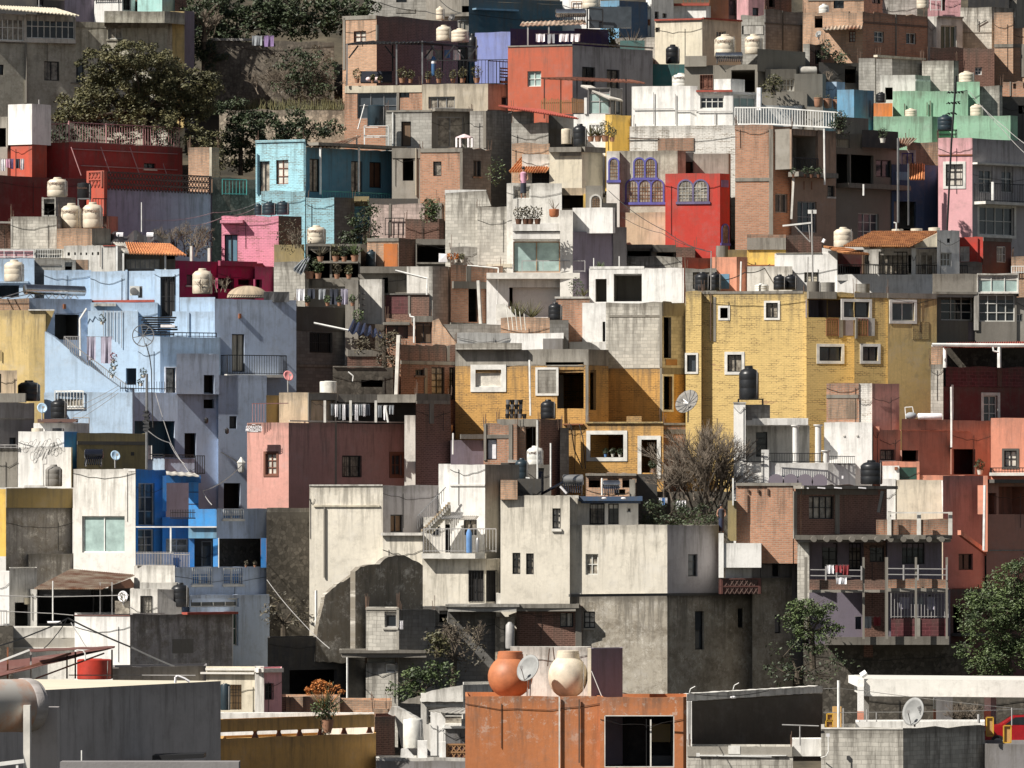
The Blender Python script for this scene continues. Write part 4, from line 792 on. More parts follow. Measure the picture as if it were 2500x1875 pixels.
a = H('brick house at the right edge with small square openings', 'brk', 690, 880, [2030, -6, 2290], 'o 2120 705 2145 748; o 2205 700 2230 745; s.cem 2090 690 2102 810 .05', d=415)
a = H('dark red brown brick house with a white framed window', 'brkd', 395, 760, [1420, 30, 1700, 8, 1962], 'v.whm 1797 567 1858 632', d=418)
a = H('low cement shed with junk and laundry beneath the brick house', 'blkg', 490, 780, [818, -8, 955, 43, 1000], '', d=414)
a = H('grey block shed with boards across its roof edge', 'blkg', 495, 640, [965, -6, 1100, 43, 1360], 's.crm 945 478 1355 496 .3', d=413)
a = H('open pale block wall with stepped end', 'blk', 512, 790, [1352, -8, 1618, 43, 1660], '', d=412)
a = H('dark cluttered shed beside the pale metal mast', 'dcem', 525, 780, [480, 20, 690, 25, 820], 'o 700 560 800 700', d=415)
rt = thing('metal_drum', 'rolled pale metal drum lying on the roof beside the dark shed', 'drum', P(390, 620, 412)); mb = MB(); mb.lathe(P(315, 600, 412), [(.28, 0), (.28, 1.0), (.25, 1.05)], 14, (1, .1, 0)); mb.build('shell', 'corr', rt)
tree('small green shrubs growing by the dark block shed', [(545, 420, 40, 60), (640, 490, 60, 30)], [(550, 500), (550, 440)], 'leafd', d=415, name='bush', cat='bush', leaf=.18)
baretree('thin leafless sapling on the dark cluttered roof', 570, 700, 170, .4, 410, n=2, levels=4, r=.05)
H35 = H('white roof room with a dark doorway beside the mint house', 'wht2', 632, 860, [1000, -10, 1295, 40, 1422], 'o 1040 738 1104 842; x.wht 1298 672 1420 690 .03 stripe', d=408)
H36 = H('modern grey stepped parapet with a sunlit triangle, upper right', 'mod', 622, 1000, [275, 8, 512, 40, 540], '', d=407)
V(H36, 'mod', 775, 960, [-120, -3, 382], '', dd=-1.5); V(H36, 'cem', 900, 1200, [380, -3, 515, 43, 850], 'o 848 990 912 1095', dd=-2.2)
a = H('shaded glazed room under the overhanging grey storey', 'mod', 580, 800, [30, 20, 290], 'm4x2 155 665 275 770', d=410)
tree('pale green conifer bush on the modern grey terrace', [(90, 740, 60, 70), (110, 690, 43, 50)], [(95, 800), (95, 740)], 'leafo', d=404.5, name='bush', cat='bush', leaf=.16)
for i, x in enumerate([477, 557, 637, 717]):
    p = P(x, 905+i*8, 402.6+i*.3); rt = thing('clay_pot', ['leftmost', 'second', 'third', 'rightmost'][i]+' of four big clay pots on the grey parapet', 'pot', p, 'big clay pots on the grey parapet'); mb = MB(); mb.lathe((0, 0, 0), [(.17, 0), (.24, .1), (.26, .5), (.28, .51), (.28, .56), (.24, .56)], 18); o = mb.build('pot_body', 'tilo' if i == 9 else 'pot'); o.parent = rt; mb = MB(); leaves(mb, (0, 0, .65), .2, .2, .15, 30, .09); o = mb.build('foliage', 'leafo'); o.parent = rt
a = H('small white flat roof shed with chimney stubs', 'lbl', 690, 800, [510, -10, 632, 40, 700], '', d=408.5)
H37 = H('sky blue house with a shaded side, upper right', 'sky', 755, 1140, [635, -18, 778, 43, 946], 'p.nav 903 850 908 990 .04', d=402, th=6)
H38 = H('small orange plaster box house beside the mint walls', 'org', 870, 1010, [944, -8, 1102], '', d=402)
tank('black water tank on the small orange house', 965, 776, 1048, 866, 'tkb', d=403, snap=False)
H39 = H('mint green house with bare patches and roof rods', 'mint', 768, 1000, [1105, -22, 1168, 0, 1560, 3, 1740], 'p.rod 1203 875 1206 975 .03; p.rod 1392 865 1395 975 .03; p.rod 1418 850 1421 980 .03', d=404, th=8)
V(H39, 'mint', 690, 900, [1645, -6, 1838], '', dd=2.5); V(H39, 'blk', 720, 1010, [1738, -6, 2005, 40, 2030], '', dd=3.2)
V(H39, 'mint', 982, 1230, [942, 1, 1436, 42, 1500], '', dd=-4); V(H39, 'mint', 975, 1200, [1640, -3, 2098, 42, 2158], '', dd=-4.5)
tank('cream water tank with a domed top above the mint house', 1662, 600, 1795, 712, 'tkc', d=407.5, snap=False)
tank('cream water tank peeking over the lower mint wall', 1758, 878, 1868, 985, 'tkc', d=402.5, snap=False)
tank('small cream tank sunk behind the lower mint wall', 1208, 915, 1310, 992, 'tkc', d=402, snap=False)
stand(None, 1485, 1100, 1640, 1170, 397.5, 'blkm', 'dark metal stand under the black tank before the mint house')
tank('dark green black water tank before the mint house', 1480, 968, 1618, 1102, 'tkbl', d=397.5, snap=False)
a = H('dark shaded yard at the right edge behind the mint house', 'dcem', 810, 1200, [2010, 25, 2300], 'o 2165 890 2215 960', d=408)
H40 = H('low brick wall under the lower mint wall', 'brk2', 1195, 1420, [1225, 5, 1500], 'w 1180 1290 1290 1400', d=396, cat='wall', name='brick_wall')
a = V(H40, 'wht2', 1265, 1420, [1145, 5, 1300], 'w.purp 1180 1290 1280 1400 curt', dd=-.2)
rt = thing('tiled_awning', 'broken clay tile awning before the brick wall', 'awning', P(1200, 1250, 395)); roofpatch(rt, [(1150, 1245, 394), (1240, 1215, 394), (1300, 1165, 396), (1160, 1165, 396)], 5, .06, 'tiles', 'rusty')
# long antenna mast
rt = thing('radio_mast', 'tall thin radio mast rising above the pink house', 'mast', P(1560, 2000, 385)); mb = MB(); mb.path([P(1560, 2000, 385), P(1600, 1200, 385), P(1640, 640, 385)], .06, 5); mb.build('mast_tube', 'blkm', rt)
mb = MB()
for k in range(3): y = 770+k*90; mb.bar(P(1560-k*5, y+15, 385), P(1735-k*60, y-6, 385), .03, 4); [mb.bar(P(1570+j*28, y+2, 385), P(1590+j*28, y+16, 385), .05, 3) for j in range(5-k)]
mb.build('aerial', 'blkm', rt)
# pink house
H41 = H('pink house with cream framed window and grey balcony wing', 'lpk', 1163, 2040, [1488, -10, 1776], 'm2x3W.blkm 1552 1385 1697 1570 cpale; s.rst 1490 1303 1776 1313 .06', d=389, th=6)
V(H41, 'gpp', 1165, 1385, [1776, 43, 2300], '', dd=-.02, ext=0)
V(H41, 'gpp', 1385, 2060, [1776, 43, 2300], 'm2x2 1830 1395 1946 1625 gls2; m2x2 2022 1395 2122 1625 gls2; b.blkm 1790 1560 2240 1735 .9; m4x2W 1832 1748 2128 1985 gls2; s.cop 1776 1385 2290 1400 .4', dd=0)
pole('white post in the balcony railing of the pink house', [(1948, 1535), (1948, 1690)], .09, 'whm', d=388)
# brown/terracotta house
a = H('terracotta house with a recessed stair and railed balcony', 'tan', 1085, 2260, [250, 43, 625], 'r.cem 258 1090 475 1430 1.5; f.blkm 258 1335 470 1445 .05 .2; s.cem 225 1460 560 1500 .8 balcony; g 555 1570 610 1660; m3x2.wrl 300 1700 462 1960 gls2; p.cop 240 1440 262 1850 .08; p.rst 345 1530 350 1600 .03; p.rst 410 1530 415 1600 .03', d=385, th=7)
names = ['left', 'middle', 'right', 'end']
for i, x in enumerate([270, 360, 420, 480]): plant(f'{names[i]} dark pot on the terracotta balcony', x, 1500, 90, d=384.6, mat='leafd', potm='wood', n=60)
pole('white drain pipe at the terracotta roof corner', [(525, 1085), (530, 1560)], .06, 'whm', d=385.6, name='drain_pipe', cat='pipe')
H43 = H('dark grey modern house with open black floors', 'mod', 1120, 2260, [625, 43, 1098, 43, 1150], 'o 630 1300 742 1560; o 752 1308 942 1570; w 962 1350 1092 1495 gls2; m8x1.crm 630 1122 742 1245 crm; s.mod 625 1560 1150 1600 1.0 balcony; m3x3 812 1800 985 2030 gls2', d=388, th=8)
V(H43, 'mod', 985, 1200, [625, 43, 900], '', dd=1.5, ext=0)
V(H43, 'dgy', 1095, 1240, [845, 43, 1150], '', dd=-.8, ext=0)
tree('dark conifer shrub against the modern grey wall', [(655, 1010, 50, 45), (660, 1080, 50, 45)], [(660, 1130), (660, 1040)], 'leafd', d=386.5, name='bush', cat='bush', leaf=.16)
plant('large leafy plant with a white pot on the grey roof', 1020, 1205, 130, d=386, mat='leafd', potm='potw')
pole('pale flue pipe on the modern grey balcony', [(858, 1555), (858, 1650)], .06, 'whm', d=385.5)
H44 = H('deep blue house with an orange tiled window hood', 'nav', 1385, 2280, [1095, 25, 1370, 43, 1490], 'x.sky 1130 1450 1240 1520 .03 panel; o 1115 1700 1300 1990', d=391, th=6)
roofpatch(H44.root, [(1240, 1512, 389), (1368, 1512, 389.3), (1368, 1380, 390.8), (1240, 1380, 390.5)], 6, .06, 'tiled_hood', 'tile')
pole('grey mast before the deep blue house', [(1150, 1880), (1150, 1165)], .07, 'gmt', d=387.5)
pole('thin grey pole beside the orange tiled hood', [(1238, 1900), (1238, 1380)], .05, 'gmt', d=388)
# pale wall lower right
# ================= second row, first tile =================
T(0, 1)
a = LAST
mb = MB(); f_ = H7.root
H7v = H7
B1 = H('grey concrete cube with a square opening under the cream tank', 'blkg', 55, 420, [352, -10, 470, 40, 640], 'o 370 72 460 208', d=391)
tank('topmost cream water tank on the concrete cube at the left', 398, -110, 572, 52, 'tkc', d=392.5, snap=False)
stand(None, 660, 70, 760, 330, 390, 'gmt', 'thin metal stand under the black tank at the left')
tank('black water tank on a thin stand beside the topmost cream tank', 652, -65, 770, 76, 'tkb', d=391.5, snap=False, shape=1)
a = H('cement stair post beside the cream tanks at the left', 'dcem', 215, 420, [868, 20, 935], 'f.blkm 780 70 898 215 .1 .15', d=391, th=2, name='wall', cat='wall')
a = H('small terracotta shed beside the two cream tanks', 'ter', 216, 420, [900, 43, 995], '', d=390, th=2)
B2 = H('rough cement block wall at the left below the maroon house', 'blk', 218, 560, [90, -8, 478, 43, 520], 's.wht2 92 240 105 470 .02', d=385)
B3 = H('brick and cement roof house carrying two cream tanks', 'brk2', 322, 560, [480, -4, 775, 40, 935], 's.cem 775 455 935 470 .05', d=384, fm={1: 'cem'})
tank('left one of the two big cream water tanks on the brick roof', 514, 108, 690, 322, 'tkc', d=387, snap=False)
tank('right one of the two big cream water tanks on the brick roof', 698, 100, 868, 316, 'tkc', d=386.5, snap=False)
a = H('low brick room in the shadow at the left edge below the maroon wall', 'brkd', 285, 520, [-60, 20, 88], 's.wht2 -60 262 88 278 .2', d=386)
# windowed lilac wall
H_ = V(H7, 'mau', 135, 560, [1120, 43, 1620], 'm2x2.rstB 1352 200 1455 335', dd=3.0)
for (x, y, lb) in [(1195, 100, 'tall')]: pole('thin pale pole standing before the lilac wall', [(x, 350), (x, y)], .03, 'whm', d=388)
baretree('tangle of bare grey branches before the lilac wall', 1560, 560, 420, .5, 387, n=9, levels=5, r=.05)
tree('dark scrub beneath the bare branches before the lilac wall', [(1600, 480, 150, 60), (1700, 400, 110, 90)], [(1600, 560), (1600, 500)], 'leafb', d=388, name='bush', cat='bush', dens=.5, leaf=.16)
rt = thing('tarpaulin', 'shiny black tarpaulin roof behind the orange tiles', 'tarpaulin', P(1180, 440, 386)); roofpatch(rt, [(935, 450, 384), (1440, 435, 384), (1430, 345, 389), (935, 370, 389)], 3, .18, 'sheet', 'tarpk')
for i, x in enumerate([985, 1240]):
    mb = MB(); a_, b_ = P(x, 372, 386), P(x+58, 392, 386); mb.box((a_.x, a_.y-.6, b_.z), (b_.x-a_.x, 0, 0), (0, .3, .12), (0, 0, .12)); tag(mb.build('plastic_crate', 'clw'), ['left', 'right'][i]+' white plastic piece on the black tarpaulin', 'crate', 'white pieces on the tarpaulin')
B4 = H('cream rough plaster wall with a row of small vent holes', 'wht2', 465, 720, [540, -5, 975, 40, 1050], 'o 570 522 590 550; o 626 522 640 545; o 676 524 690 545; o 722 524 736 545; o 775 522 788 545; o 820 518 836 545; p.rod 845 465 850 645 .02; x.brk2 610 585 745 680 .02 brick_patch; s.copr 870 463 975 470 .05', d=380)
B5 = H('porch house with an orange clay tile roof', 'cem2', 500, 720, [1050, 0, 1480], 'm7x1.gmt 1060 580 1345 665 cpale; o 1395 505 1475 580', d=381, th=4)
roofpatch(B5.root, [(1085, 530, 378.5), (1570, 545, 378.5), (1440, 452, 384), (1060, 440, 384)], 20, .06, 'tiled_roof', 'tile', rows=6, step=.04)
roofpatch(B5.root, [(1055, 520, 378.6), (1090, 530, 378.6), (1065, 445, 384), (955, 440, 384)], 5, .06, 'tiled_roof', 'corr', rows=6, step=.04)
for x in (985, 1040, 1395): mb = MB(); mb.bar(P(x, 470 if x < 1000 else 530, 379), P(x, 680, 379), .07, 4); mb.build('post', 'whm', B5.root)
a = H('louvred pump house with scalloped screen at the left edge', 'wht2', 490, 640, [-60, 5, 290, 8, 545], 'x.lpk -60 505 280 568 .03 scalloped_screen; g.whm 300 500 520 572; f.whm -50 505 285 570 .1 .5', d=381)
a = H('block ruin with rubble roof behind the light blue house', 'blkg', 585, 760, [290, 5, 545, 10, 640], 'o 545 605 610 675; s.blkd 300 625 515 640 .03', d=378)
a = V(a, 'cem', 570, 620, [300, 5, 600], '', dd=1, ext=0)
B6 = H('light blue water tank bay at the left edge', 'lbl', 575, 920, [-60, 0, 290], 'o -60 800 160 900; s.lbl -60 765 240 782 .15', d=376)
tank('worn cream water tank leaning in the light blue bay', 35, 585, 205, 768, 'tkc', d=374, snap=False)
for i in range(0): pass
B7 = H('magenta brick walled row behind the light blue house', 'mag', 588, 900, [1445, 43, 1840], 'w 1575 710 1640 800', d=383)
V(B7, 'mag', 600, 900, [1838, 43, 2220], 'o 1840 740 1975 830; o 2010 750 2120 800; s.mag 1840 598 2150 640 .2', dd=1.6)
V(B7, 'mag', 640, 900, [2150, 43, 2400], 'o 2160 750 2210 820', dd=0)
tank('tall cream water tank before the magenta wall', 1623, 658, 1792, 872, 'tkc', d=378, snap=False)
for i, (x, y) in enumerate([(1615, 470), (1765, 485)]): pole(['left', 'right'][i]+' stub column behind the magenta wall', [(x, y), (x, 600)], .1, 'cop', d=386, name='column', cat='column')
baretree('withered palm like plant by the tall cream tank', 1795, 860, 260, .5, 377.5, n=10, levels=3, r=.03, name='withered_plant', cat='plant')
rt = thing('dome', 'low cream yellow dome behind the blue grey wall', 'dome', P(2080, 910, 376)); mb = MB(); c = P(2090, 905, 376); prof = [(1.15*math.cos(i*.17), .66*math.sin(i*.17)) for i in range(9)]; mb.lathe(c, prof, 20); mb.build('shell', 'sand', rt); mb = MB(); [mb.bar(P(x, 905, 374.5), P(x+18, 880, 374.5), .02, 4) for x in range(1930, 2200, 20)]; mb.bar(P(1925, 880, 374.5), P(2210, 885, 374.5), .025, 4); mb.build('railing', 'blkm', rt)
# hot pink house
B8 = H('hot pink painted brick house with a lattice door', 'hpk', 213, 800, [1870, -8, 2350, 40, 2545], 'd 1895 372 2005 603 cynd; s.hpk 1880 360 2010 372 .04', d=388, fm={1: 'brkd'})
T(1, 1)
op(LAST, 's', 0, 0, 1.3, LAST.zt-.42, LAST.zt-.25, ['.5'])
V(B8, 'mag', 640, 830, [-25, 2, 160], '', dd=-.35); V(B8, 'hpk', 690, 745, [85, 2, 158], '', dd=-.6, ext=0)
for i, (x, y) in enumerate([(75, 92), (188, 88)]): tank(['left', 'right'][i]+' dark blue water tank beside the hot pink house', x, y, x+112, y+115, 'tkbl', d=392, snap=False)
tank('small dark blue tank at the left of the hot pink roof', 5, 108, 72, 207, 'tkbl', d=392, snap=False)
H15b = V(H15, 'cyn', 5, 640, [60, -6, 432], '', dd=-1.5)
V(H15, 'cyn', 58, 640, [440, -6, 676, 43, 848], '', dd=-1.8, fm={1: 'blkd'})
V(H15, 'olv', 50, 90, [845, -5, 972], '', dd=-2.4, ext=0)
tank('cream water tank below the cyan wall', 447, 295, 608, 448, 'tkc', d=383, snap=False)
a = H('brown wall garden with tubs beside the hot pink house', 'olv', 455, 640, [170, -6, 425], '', d=384)
plant('grey leafy shrub on the wall beside the hot pink house', 300, 520, 260, d=382.5, mat='leafb', potm=None, n=260, group=None)
baretree('leafless twigs rising beside the cream tank', 370, 480, 240, .45, 383.5, n=5, levels=4, r=.03)
B9 = H('sunlit cream block wall under the brown garden', 'blk', 605, 850, [168, -6, 430, 43, 460], '', d=380)
tree('tall dark juniper beside the cyan house', [(950, 160, 60, 60), (950, 260, 110, 90), (960, 360, 120, 90), (850, 330, 80, 110), (800, 400, 90, 70), (900, 420, 140, 50)], [(930, 520), (940, 300)], 'leafd', d=386, leaf=.17)
tree('bright green cypress shrub beside the pinkish block wall', [(1495, 110, 40, 35), (1500, 170, 60, 50), (1500, 215, 55, 30)], [(1500, 260), (1500, 200)], 'leaf', d=387, leaf=.15, name='shrub', cat='shrub')
B10 = H('pinkish cement block garden wall beside the juniper', 'pbl', 112, 460, [990, -4, 1438, 43, 1475], 's.cem 1140 112 1158 380 .04; f.blkm 1110 235 1265 380 .15 .22', d=390, cat='wall', name='block_wall')
a = H('dark shaded brick wall below the pinkish block wall', 'brkd', 238, 480, [1278, 10, 1560, 30, 1600], '', d=388, cat='wall', name='brick_wall')
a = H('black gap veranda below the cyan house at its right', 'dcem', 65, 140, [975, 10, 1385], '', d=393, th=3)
a = H('narrow brick and cement wall strip by the flue pipe', 'brk2', 100, 520, [1555, -4, 1660], 's.cem 1500 105 1585 240 .1; p.drk 1625 235 1650 380 .08', d=389, cat='wall', name='brick_wall')
B11 = H('brick house with an orange painted panel and dark side', 'brk2', 402, 720, [955, -8, 1222, 43, 1378], 'x.org 1095 450 1212 645 .02 painted_panel; s.cem 955 402 1222 430 .05', d=384, fm={1: 'brkd'})
B12 = H('cement porch with black openings and hanging plants', 'cem2', 410, 680, [1365, 4, 1905], 'r.drk 1375 458 1885 608 2.5; s.cem 1880 430 1905 625 .08; s.cem 1370 608 1890 622 .3', d=383.5, th=5)
rt = thing('door_panel', 'pale shirt drying on the dark cement porch', 'shirt', P(1590, 600, 382)); mb = MB(); q = [P(x, y, 382+.03*math.sin(x)) for x, y in [(1558, 605), (1628, 605), (1625, 535), (1560, 530)]]; mb.quad(q); mb.build('cloth', 'clw', rt); rt.name = 'shirt'
for i, x in enumerate([1650, 1705, 1755]): plant(['left', 'middle', 'right'][i]+' rusty red pot plant on the dark cement porch', x, 607, 75, d=382.2, mat='flr' if i < 2 else 'leafo', potm='potw', n=60)
for i, (x, y) in enumerate([(1480, 395), (1690, 400)]): pass
B13 = H('big pale cement block house with a sloping head', 'blk', 130, 760, [1885, -8, 2172], 's.crm 1960 620 2180 650 .06', d=381.5, th=7)
polywall(B13.root, [(1615, 760), (1615, 22), (1955, 0), (2000, 130), (1890, 135), (1890, 760)], 383, -8, .3, 'blk')
V(B13, 'wht', -5, 40, [1610, 0, 1960], '', dd=2.5, ext=0)
a = H('small grey vent duct on the pale block house', 'blkg', 480, 640, [1660, 0, 1890], '', d=382.4, cat='wall', name='block_wall')
# plant platform
B14 = H('open cement terrace frame crowded with plants', 'cem2', 450, 800, [440, 0, 900], 'r.drk 455 470 640 740 3; r.drk 660 620 880 735 3; r.stod 650 470 880 590 2.5; s.cem 500 597 880 615 .35; s.cem 490 755 880 810 .1', d=381, th=6)
nm = 'by the left post,under the dark beam,on the upper shelf left,on the upper shelf right,behind the blue drum,near the right post,on the lower shelf,beside the lower white tubs'.split(',')
for i, (x, y, h_) in enumerate([(470, 745, 200), (540, 745, 160), (560, 600, 150), (690, 600, 160), (760, 600, 140), (850, 600, 180), (700, 745, 130), (800, 745, 120)]): plant('dark green terrace plant '+nm[i], x, y, h_, d=379.8, mat=['leafd', 'leaf', 'leafb', 'leafo'][i % 4], n=120, spiky=i % 3 == 2)
rt = thing('tarpaulin', 'torn grey blue plastic sheet hanging from the terrace corner', 'tarpaulin', P(400, 640, 379)); roofpatch(rt, [(330, 660, 379), (400, 700, 379), (470, 560, 380), (400, 600, 380.5)], 3, .1, 'sheet', 'clg')
a = H('blue glazed roof cage beside the orange panelled brick house', 'stod', 455, 700, [870, 8, 1060], '', d=385.5)
tank('dark water tank behind the blue green netting', 945, 500, 1035, 640, 'tkbl', d=384, snap=False)
B15 = H('cement house with a pale corner wall and deep shaded recess', 'cem2', 645, 900, [895, 0, 1292], 'o 1085 735 1132 866; s.cem2 895 645 1292 700 .6', d=378.5, th=5)
V(B15, 'wht2', 640, 900, [1290, -10, 1505], '', dd=-1.2, ext=.3); V(B15, 'blkg', 640, 1140, [1474, -8, 1507, 43, 1660], 's.cem 1640 650 1656 1110 .05', dd=-1.5)
V(B15, 'wht2', 750, 1068, [893, -8, 1080, 43, 1100], '', dd=-1.8, ext=.5)
for i in range(4): mb = MB(); c = P(925, 875+i*46, 376.2); mb.lathe(c, [(.09, -.03), (.11, .02), (.03, .08)], 8); mb.build('round_meter', 'gmt', B15.root)
V(B15, 'brkd', 870, 1060, [1095, -4, 1478], 's.blkd 1095 868 1478 880 .08; s.cem 1300 885 1318 1045 .04; x.rbl 1115 885 1300 1040 .01 block_panel', dd=-1.6, ext=1)
pole('long slanting white drain pipe before the pale corner wall', [(1192, 675), (1462, 742), (1458, 880)], .06, 'whm', d=375.5, name='drain_pipe', cat='pipe')
B16 = H('shaded brick house behind a leaning pale pole', 'brk', 628, 1160, [1660, 30, 2098], 'o 1810 800 1890 1110; s.cem 1790 640 1830 770 .05; s.cem2 1670 770 2080 830 .2; s.cem 1655 1118 2100 1135 .1; o 1975 830 2040 1110', d=377, th=5)
pole('thick leaning pale pole before the shaded brick house', [(1893, 760), (1915, 1165)], .11, 'cop', d=374.5)
pole('thin white pipe bent over the shaded brick wall', [(1800, 632), (2062, 655), (2045, 1125)], .04, 'whm', d=376)
a = H('brick strip with plant boxes beside the white balcony house', 'brk2', 980, 1200, [2090, -5, 2160], '', d=376, cat='wall', name='brick_wall')
# middle concrete house
B17 = H('cement block house in shade with a barred window and laundry roof', 'cem', 978, 1500, [65, -12, 345], '', d=371, th=6)
V(B17, 'blkd', 980, 1500, [346, 43, 768, 43, 875], 'dg 470 1200 658 1368 drk; s.dcem 346 985 860 1190 .04; p 762 1200 772 1475 .06; s.cem 348 1470 768 1490 .1', dd=-.1)
a = laundry('grey cloth screen on the cement roof beside laundry', 75, 335, 855, 975, ['tarpk'], d=369.5, n=1)
laundry('white trousers and pink shirts hung on the cement roof', 350, 820, 830, 965, ['clw', 'clb', 'clg', 'clb', 'clpl'], d=371, n=5)
nm = ['left', 'middle', 'right', 'far right']
for i, x in enumerate([450, 620, 720, 830]): plant(nm[i]+' green plant under the washing on the cement roof', x, 975, 90, d=370.5, mat='leaf' if i % 2 else 'leafd', n=80)
V(B17, 'cem', 755, 980, [770, 5, 880], '', dd=1.5)
pole('slanting white spout pipe on the shaded cement house', [(505, 1118), (800, 1180)], .06, 'whm', d=368.5, name='drain_pipe', cat='pipe')
rt = thing('tarpaulin', 'dark blue tarpaulin sagging beside the cement house', 'tarpaulin', P(940, 1220, 369)); roofpatch(rt, [(790, 1190, 368), (1085, 1230, 368), (1060, 1190, 371), (840, 1080, 371)], 5, .1, 'sheet', 'tarp')
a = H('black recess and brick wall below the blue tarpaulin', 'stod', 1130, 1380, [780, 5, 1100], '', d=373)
B18 = H('low dark brick wall below the blue tarpaulin', 'brkd', 1345, 1520, [788, 15, 1100], 's.cem 788 1345 1075 1400 .06', d=368, cat='wall', name='brick_wall')
tree('brown climbing bush beside the shaded brick house', [(1110, 1300, 110, 90), (1140, 1400, 100, 110), (1170, 1480, 60, 60), (950, 1290, 120, 60), (1180, 1250, 50, 50)], [(1100, 1560), (1100, 1350)], 'leafb', d=366, name='bush', cat='bush', dens=.8, leaf=.17)
plant('bright green plant on the corner of the cement house', 880, 1110, 110, d=368, mat='leaf', potm=None, group=None)
B19 = H('dark block wall house with pipes below the brick wall', 'stod', 1490, 2150, [665, 12, 1175], 'o 905 1600 1090 1659; s.cem 668 1483 1090 1492 .08', d=364, th=5)
pole('white bent pipe on the dark block wall house', [(795, 1530), (838, 1565), (832, 1610)], .035, 'whm', d=362.5)
pole('cream vertical post beside the shaded brick windows', [(1222, 1220), (1200, 1770)], .13, 'cop', d=363.2, name='post', cat='post')
B20 = H('shaded brick house with tall barred windows, centre', 'brkd', 1300, 1800, [1238, 43, 1705], 'w 1362 1510 1435 1562; m2x5.blkm 1500 1492 1608 1765 curt; m2x5.blkm 1648 1492 1695 1765 curt; s.cem 1238 1440 1700 1470 .06; s.cem 1625 1310 1648 1440 .05; s.cem 1435 1500 1460 1760 .05', d=363, th=5)
a = H('purple doored brick hut with a white pipe, centre', 'brk', 1085, 1330, [1115, 5, 1510], 'd 1365 1120 1500 1290 brn; d 1120 1140 1300 1250 rbrn; s.cem 1090 1112 1310 1135 .3; s.cem 1330 1060 1508 1110 .15', d=368)
pole('white stepped pipe beside the purple doored hut', [(1315, 1040), (1320, 1065), (1352, 1070), (1350, 1285)], .055, 'whm', d=366.5)
a = thing('brick_wall', 'broken triangular brick wall end in sun, centre', 'wall', P(1560, 1300, 366)); polywall(a, [(1505, 1330), (1505, 1100), (1560, 1080), (1600, 1150), (1700, 1280), (1700, 1330)], 366, -15, .3, 'brk2')
a = H('cement floor slab with litter behind the triangular brick wall', 'blkg', 1130, 1300, [1600, 5, 2212], '', d=371)
# ================= second row, third tile =================
T(2, 1)
C1 = H('white house with a planted terrace and large glazed balcony', 'wht', 270, 760, [40, 0, 470], 'm2x1.owd 45 430 440 692 glt; s.wht 40 282 455 345 .6; s.wht 40 358 470 412 .5', d=377, th=7)
V(C1, 'wht2', 165, 760, [440, -10, 548], '', dd=-1.6)
V(C1, 'wht', 145, 360, [546, -8, 885, 40, 905], '', dd=-1.2, ext=0); V(C1, 'plm', 345, 760, [545, 37, 892], '', dd=-1.6)  # violet grey lower wall: shade on the white house put into colour
V(C1, 'wht2', -60, 180, [-10, 0, 455], 'm1x1.whm 45 -40 190 70', dd=4.5)
b_ = V(C1, 'wht', 745, 1110, [-180, 0, 530], 'r.brn 12 818 495 1068 2.2; s.cop -180 700 605 750 1.0 balcony', dd=-.6)
op(b_, 'f.wrl', 0, 1.95, 5.4, b_.zt+.33, b_.zt+.95, ['.95', '.9'])
mb = MB()
for k, (x0, y0, x1, y1) in enumerate([(60, 870, 140, 915), (140, 880, 235, 925), (260, 878, 355, 928)]): mb.box(P(x0, y1, 378.1), P(x1, y1, 378.1)-P(x0, y1, 378.1), (0, .05, 0), P(x0, y0, 378.1)-P(x0, y1, 378.1))
mb.build('window', 'gls', C1.root)
rt = thing('clay_pot', 'large orange clay pot with a bare cactus on the white terrace', 'pot', P(390, 225, 374)); mb = MB(); mb.lathe((0, 0, 0), [(.2, 0), (.27, .1), (.28, .42), (.25, .44)], 14); o = mb.build('pot_body', 'tko'); o.parent = rt; mb = MB(); [mb.bar((0, 0, .4), (random.uniform(-.3, .3), 0, random.uniform(.7, 1.0)), (.03, .01), 4) for _ in range(7)]; o = mb.build('cactus', 'twig'); o.parent = rt
for i, x in enumerate([90, 150, 190, 250]): plant(['leftmost', 'second', 'third', 'rightmost'][i]+' dried red brown plant on the white terrace parapet', x, 285, 150, d=374.2, mat='leafb', potm='wood', n=120)
rt = thing('person', 'person in a pink top standing on the upper white balcony', 'person', P(130, 68, 376.5)); mb = MB(); pts = [((0, 0, .0), .0)]
me = bpy.data.meshes.new('body'); vs = [(0, 0, .95), (0, 0, 1.2), (0, 0, 1.42), (0, 0, 1.5), (0, -.02, 1.62), (-.19, 0, 1.38), (-.26, -.05, 1.1), (-.2, -.2, .98), (.19, 0, 1.38), (.26, -.05, 1.1), (.2, -.2, .98), (-.09, 0, .9), (-.1, 0, .48), (-.1, 0, .06), (-.1, -.12, .03), (.09, 0, .9), (.1, 0, .48), (.1, 0, .06), (.1, -.12, .03)]
es = [(0, 1), (1, 2), (2, 3), (3, 4), (2, 5), (5, 6), (6, 7), (2, 8), (8, 9), (9, 10), (0, 11), (11, 12), (12, 13), (13, 14), (0, 15), (15, 16), (16, 17), (17, 18)]; rs = [.13, .13, .12, .055, .1, .06, .045, .035, .06, .045, .035, .09, .06, .04, .035, .09, .06, .04, .035]
me.from_pydata(vs, es, []); ob = bpy.data.objects.new('body', me); COL.objects.link(ob); ob.parent = rt; md = ob.modifiers.new('skin', 'SKIN')
for i, r in enumerate(rs): me.skin_vertices[0].data[i].radius = (r, r)
me.skin_vertices[0].data[0].use_root = True; ob.modifiers.new('sub', 'SUBSURF').levels = 2; ob.modifiers['sub'].render_levels = 2; me.materials.append(M('skin'))
mb = MB(); mb.lathe((0, 0, .85), [(.17, 0), (.16, .3), (.18, .55), (.08, .62)], 12); o = mb.build('shirt', 'clp'); o.parent = rt
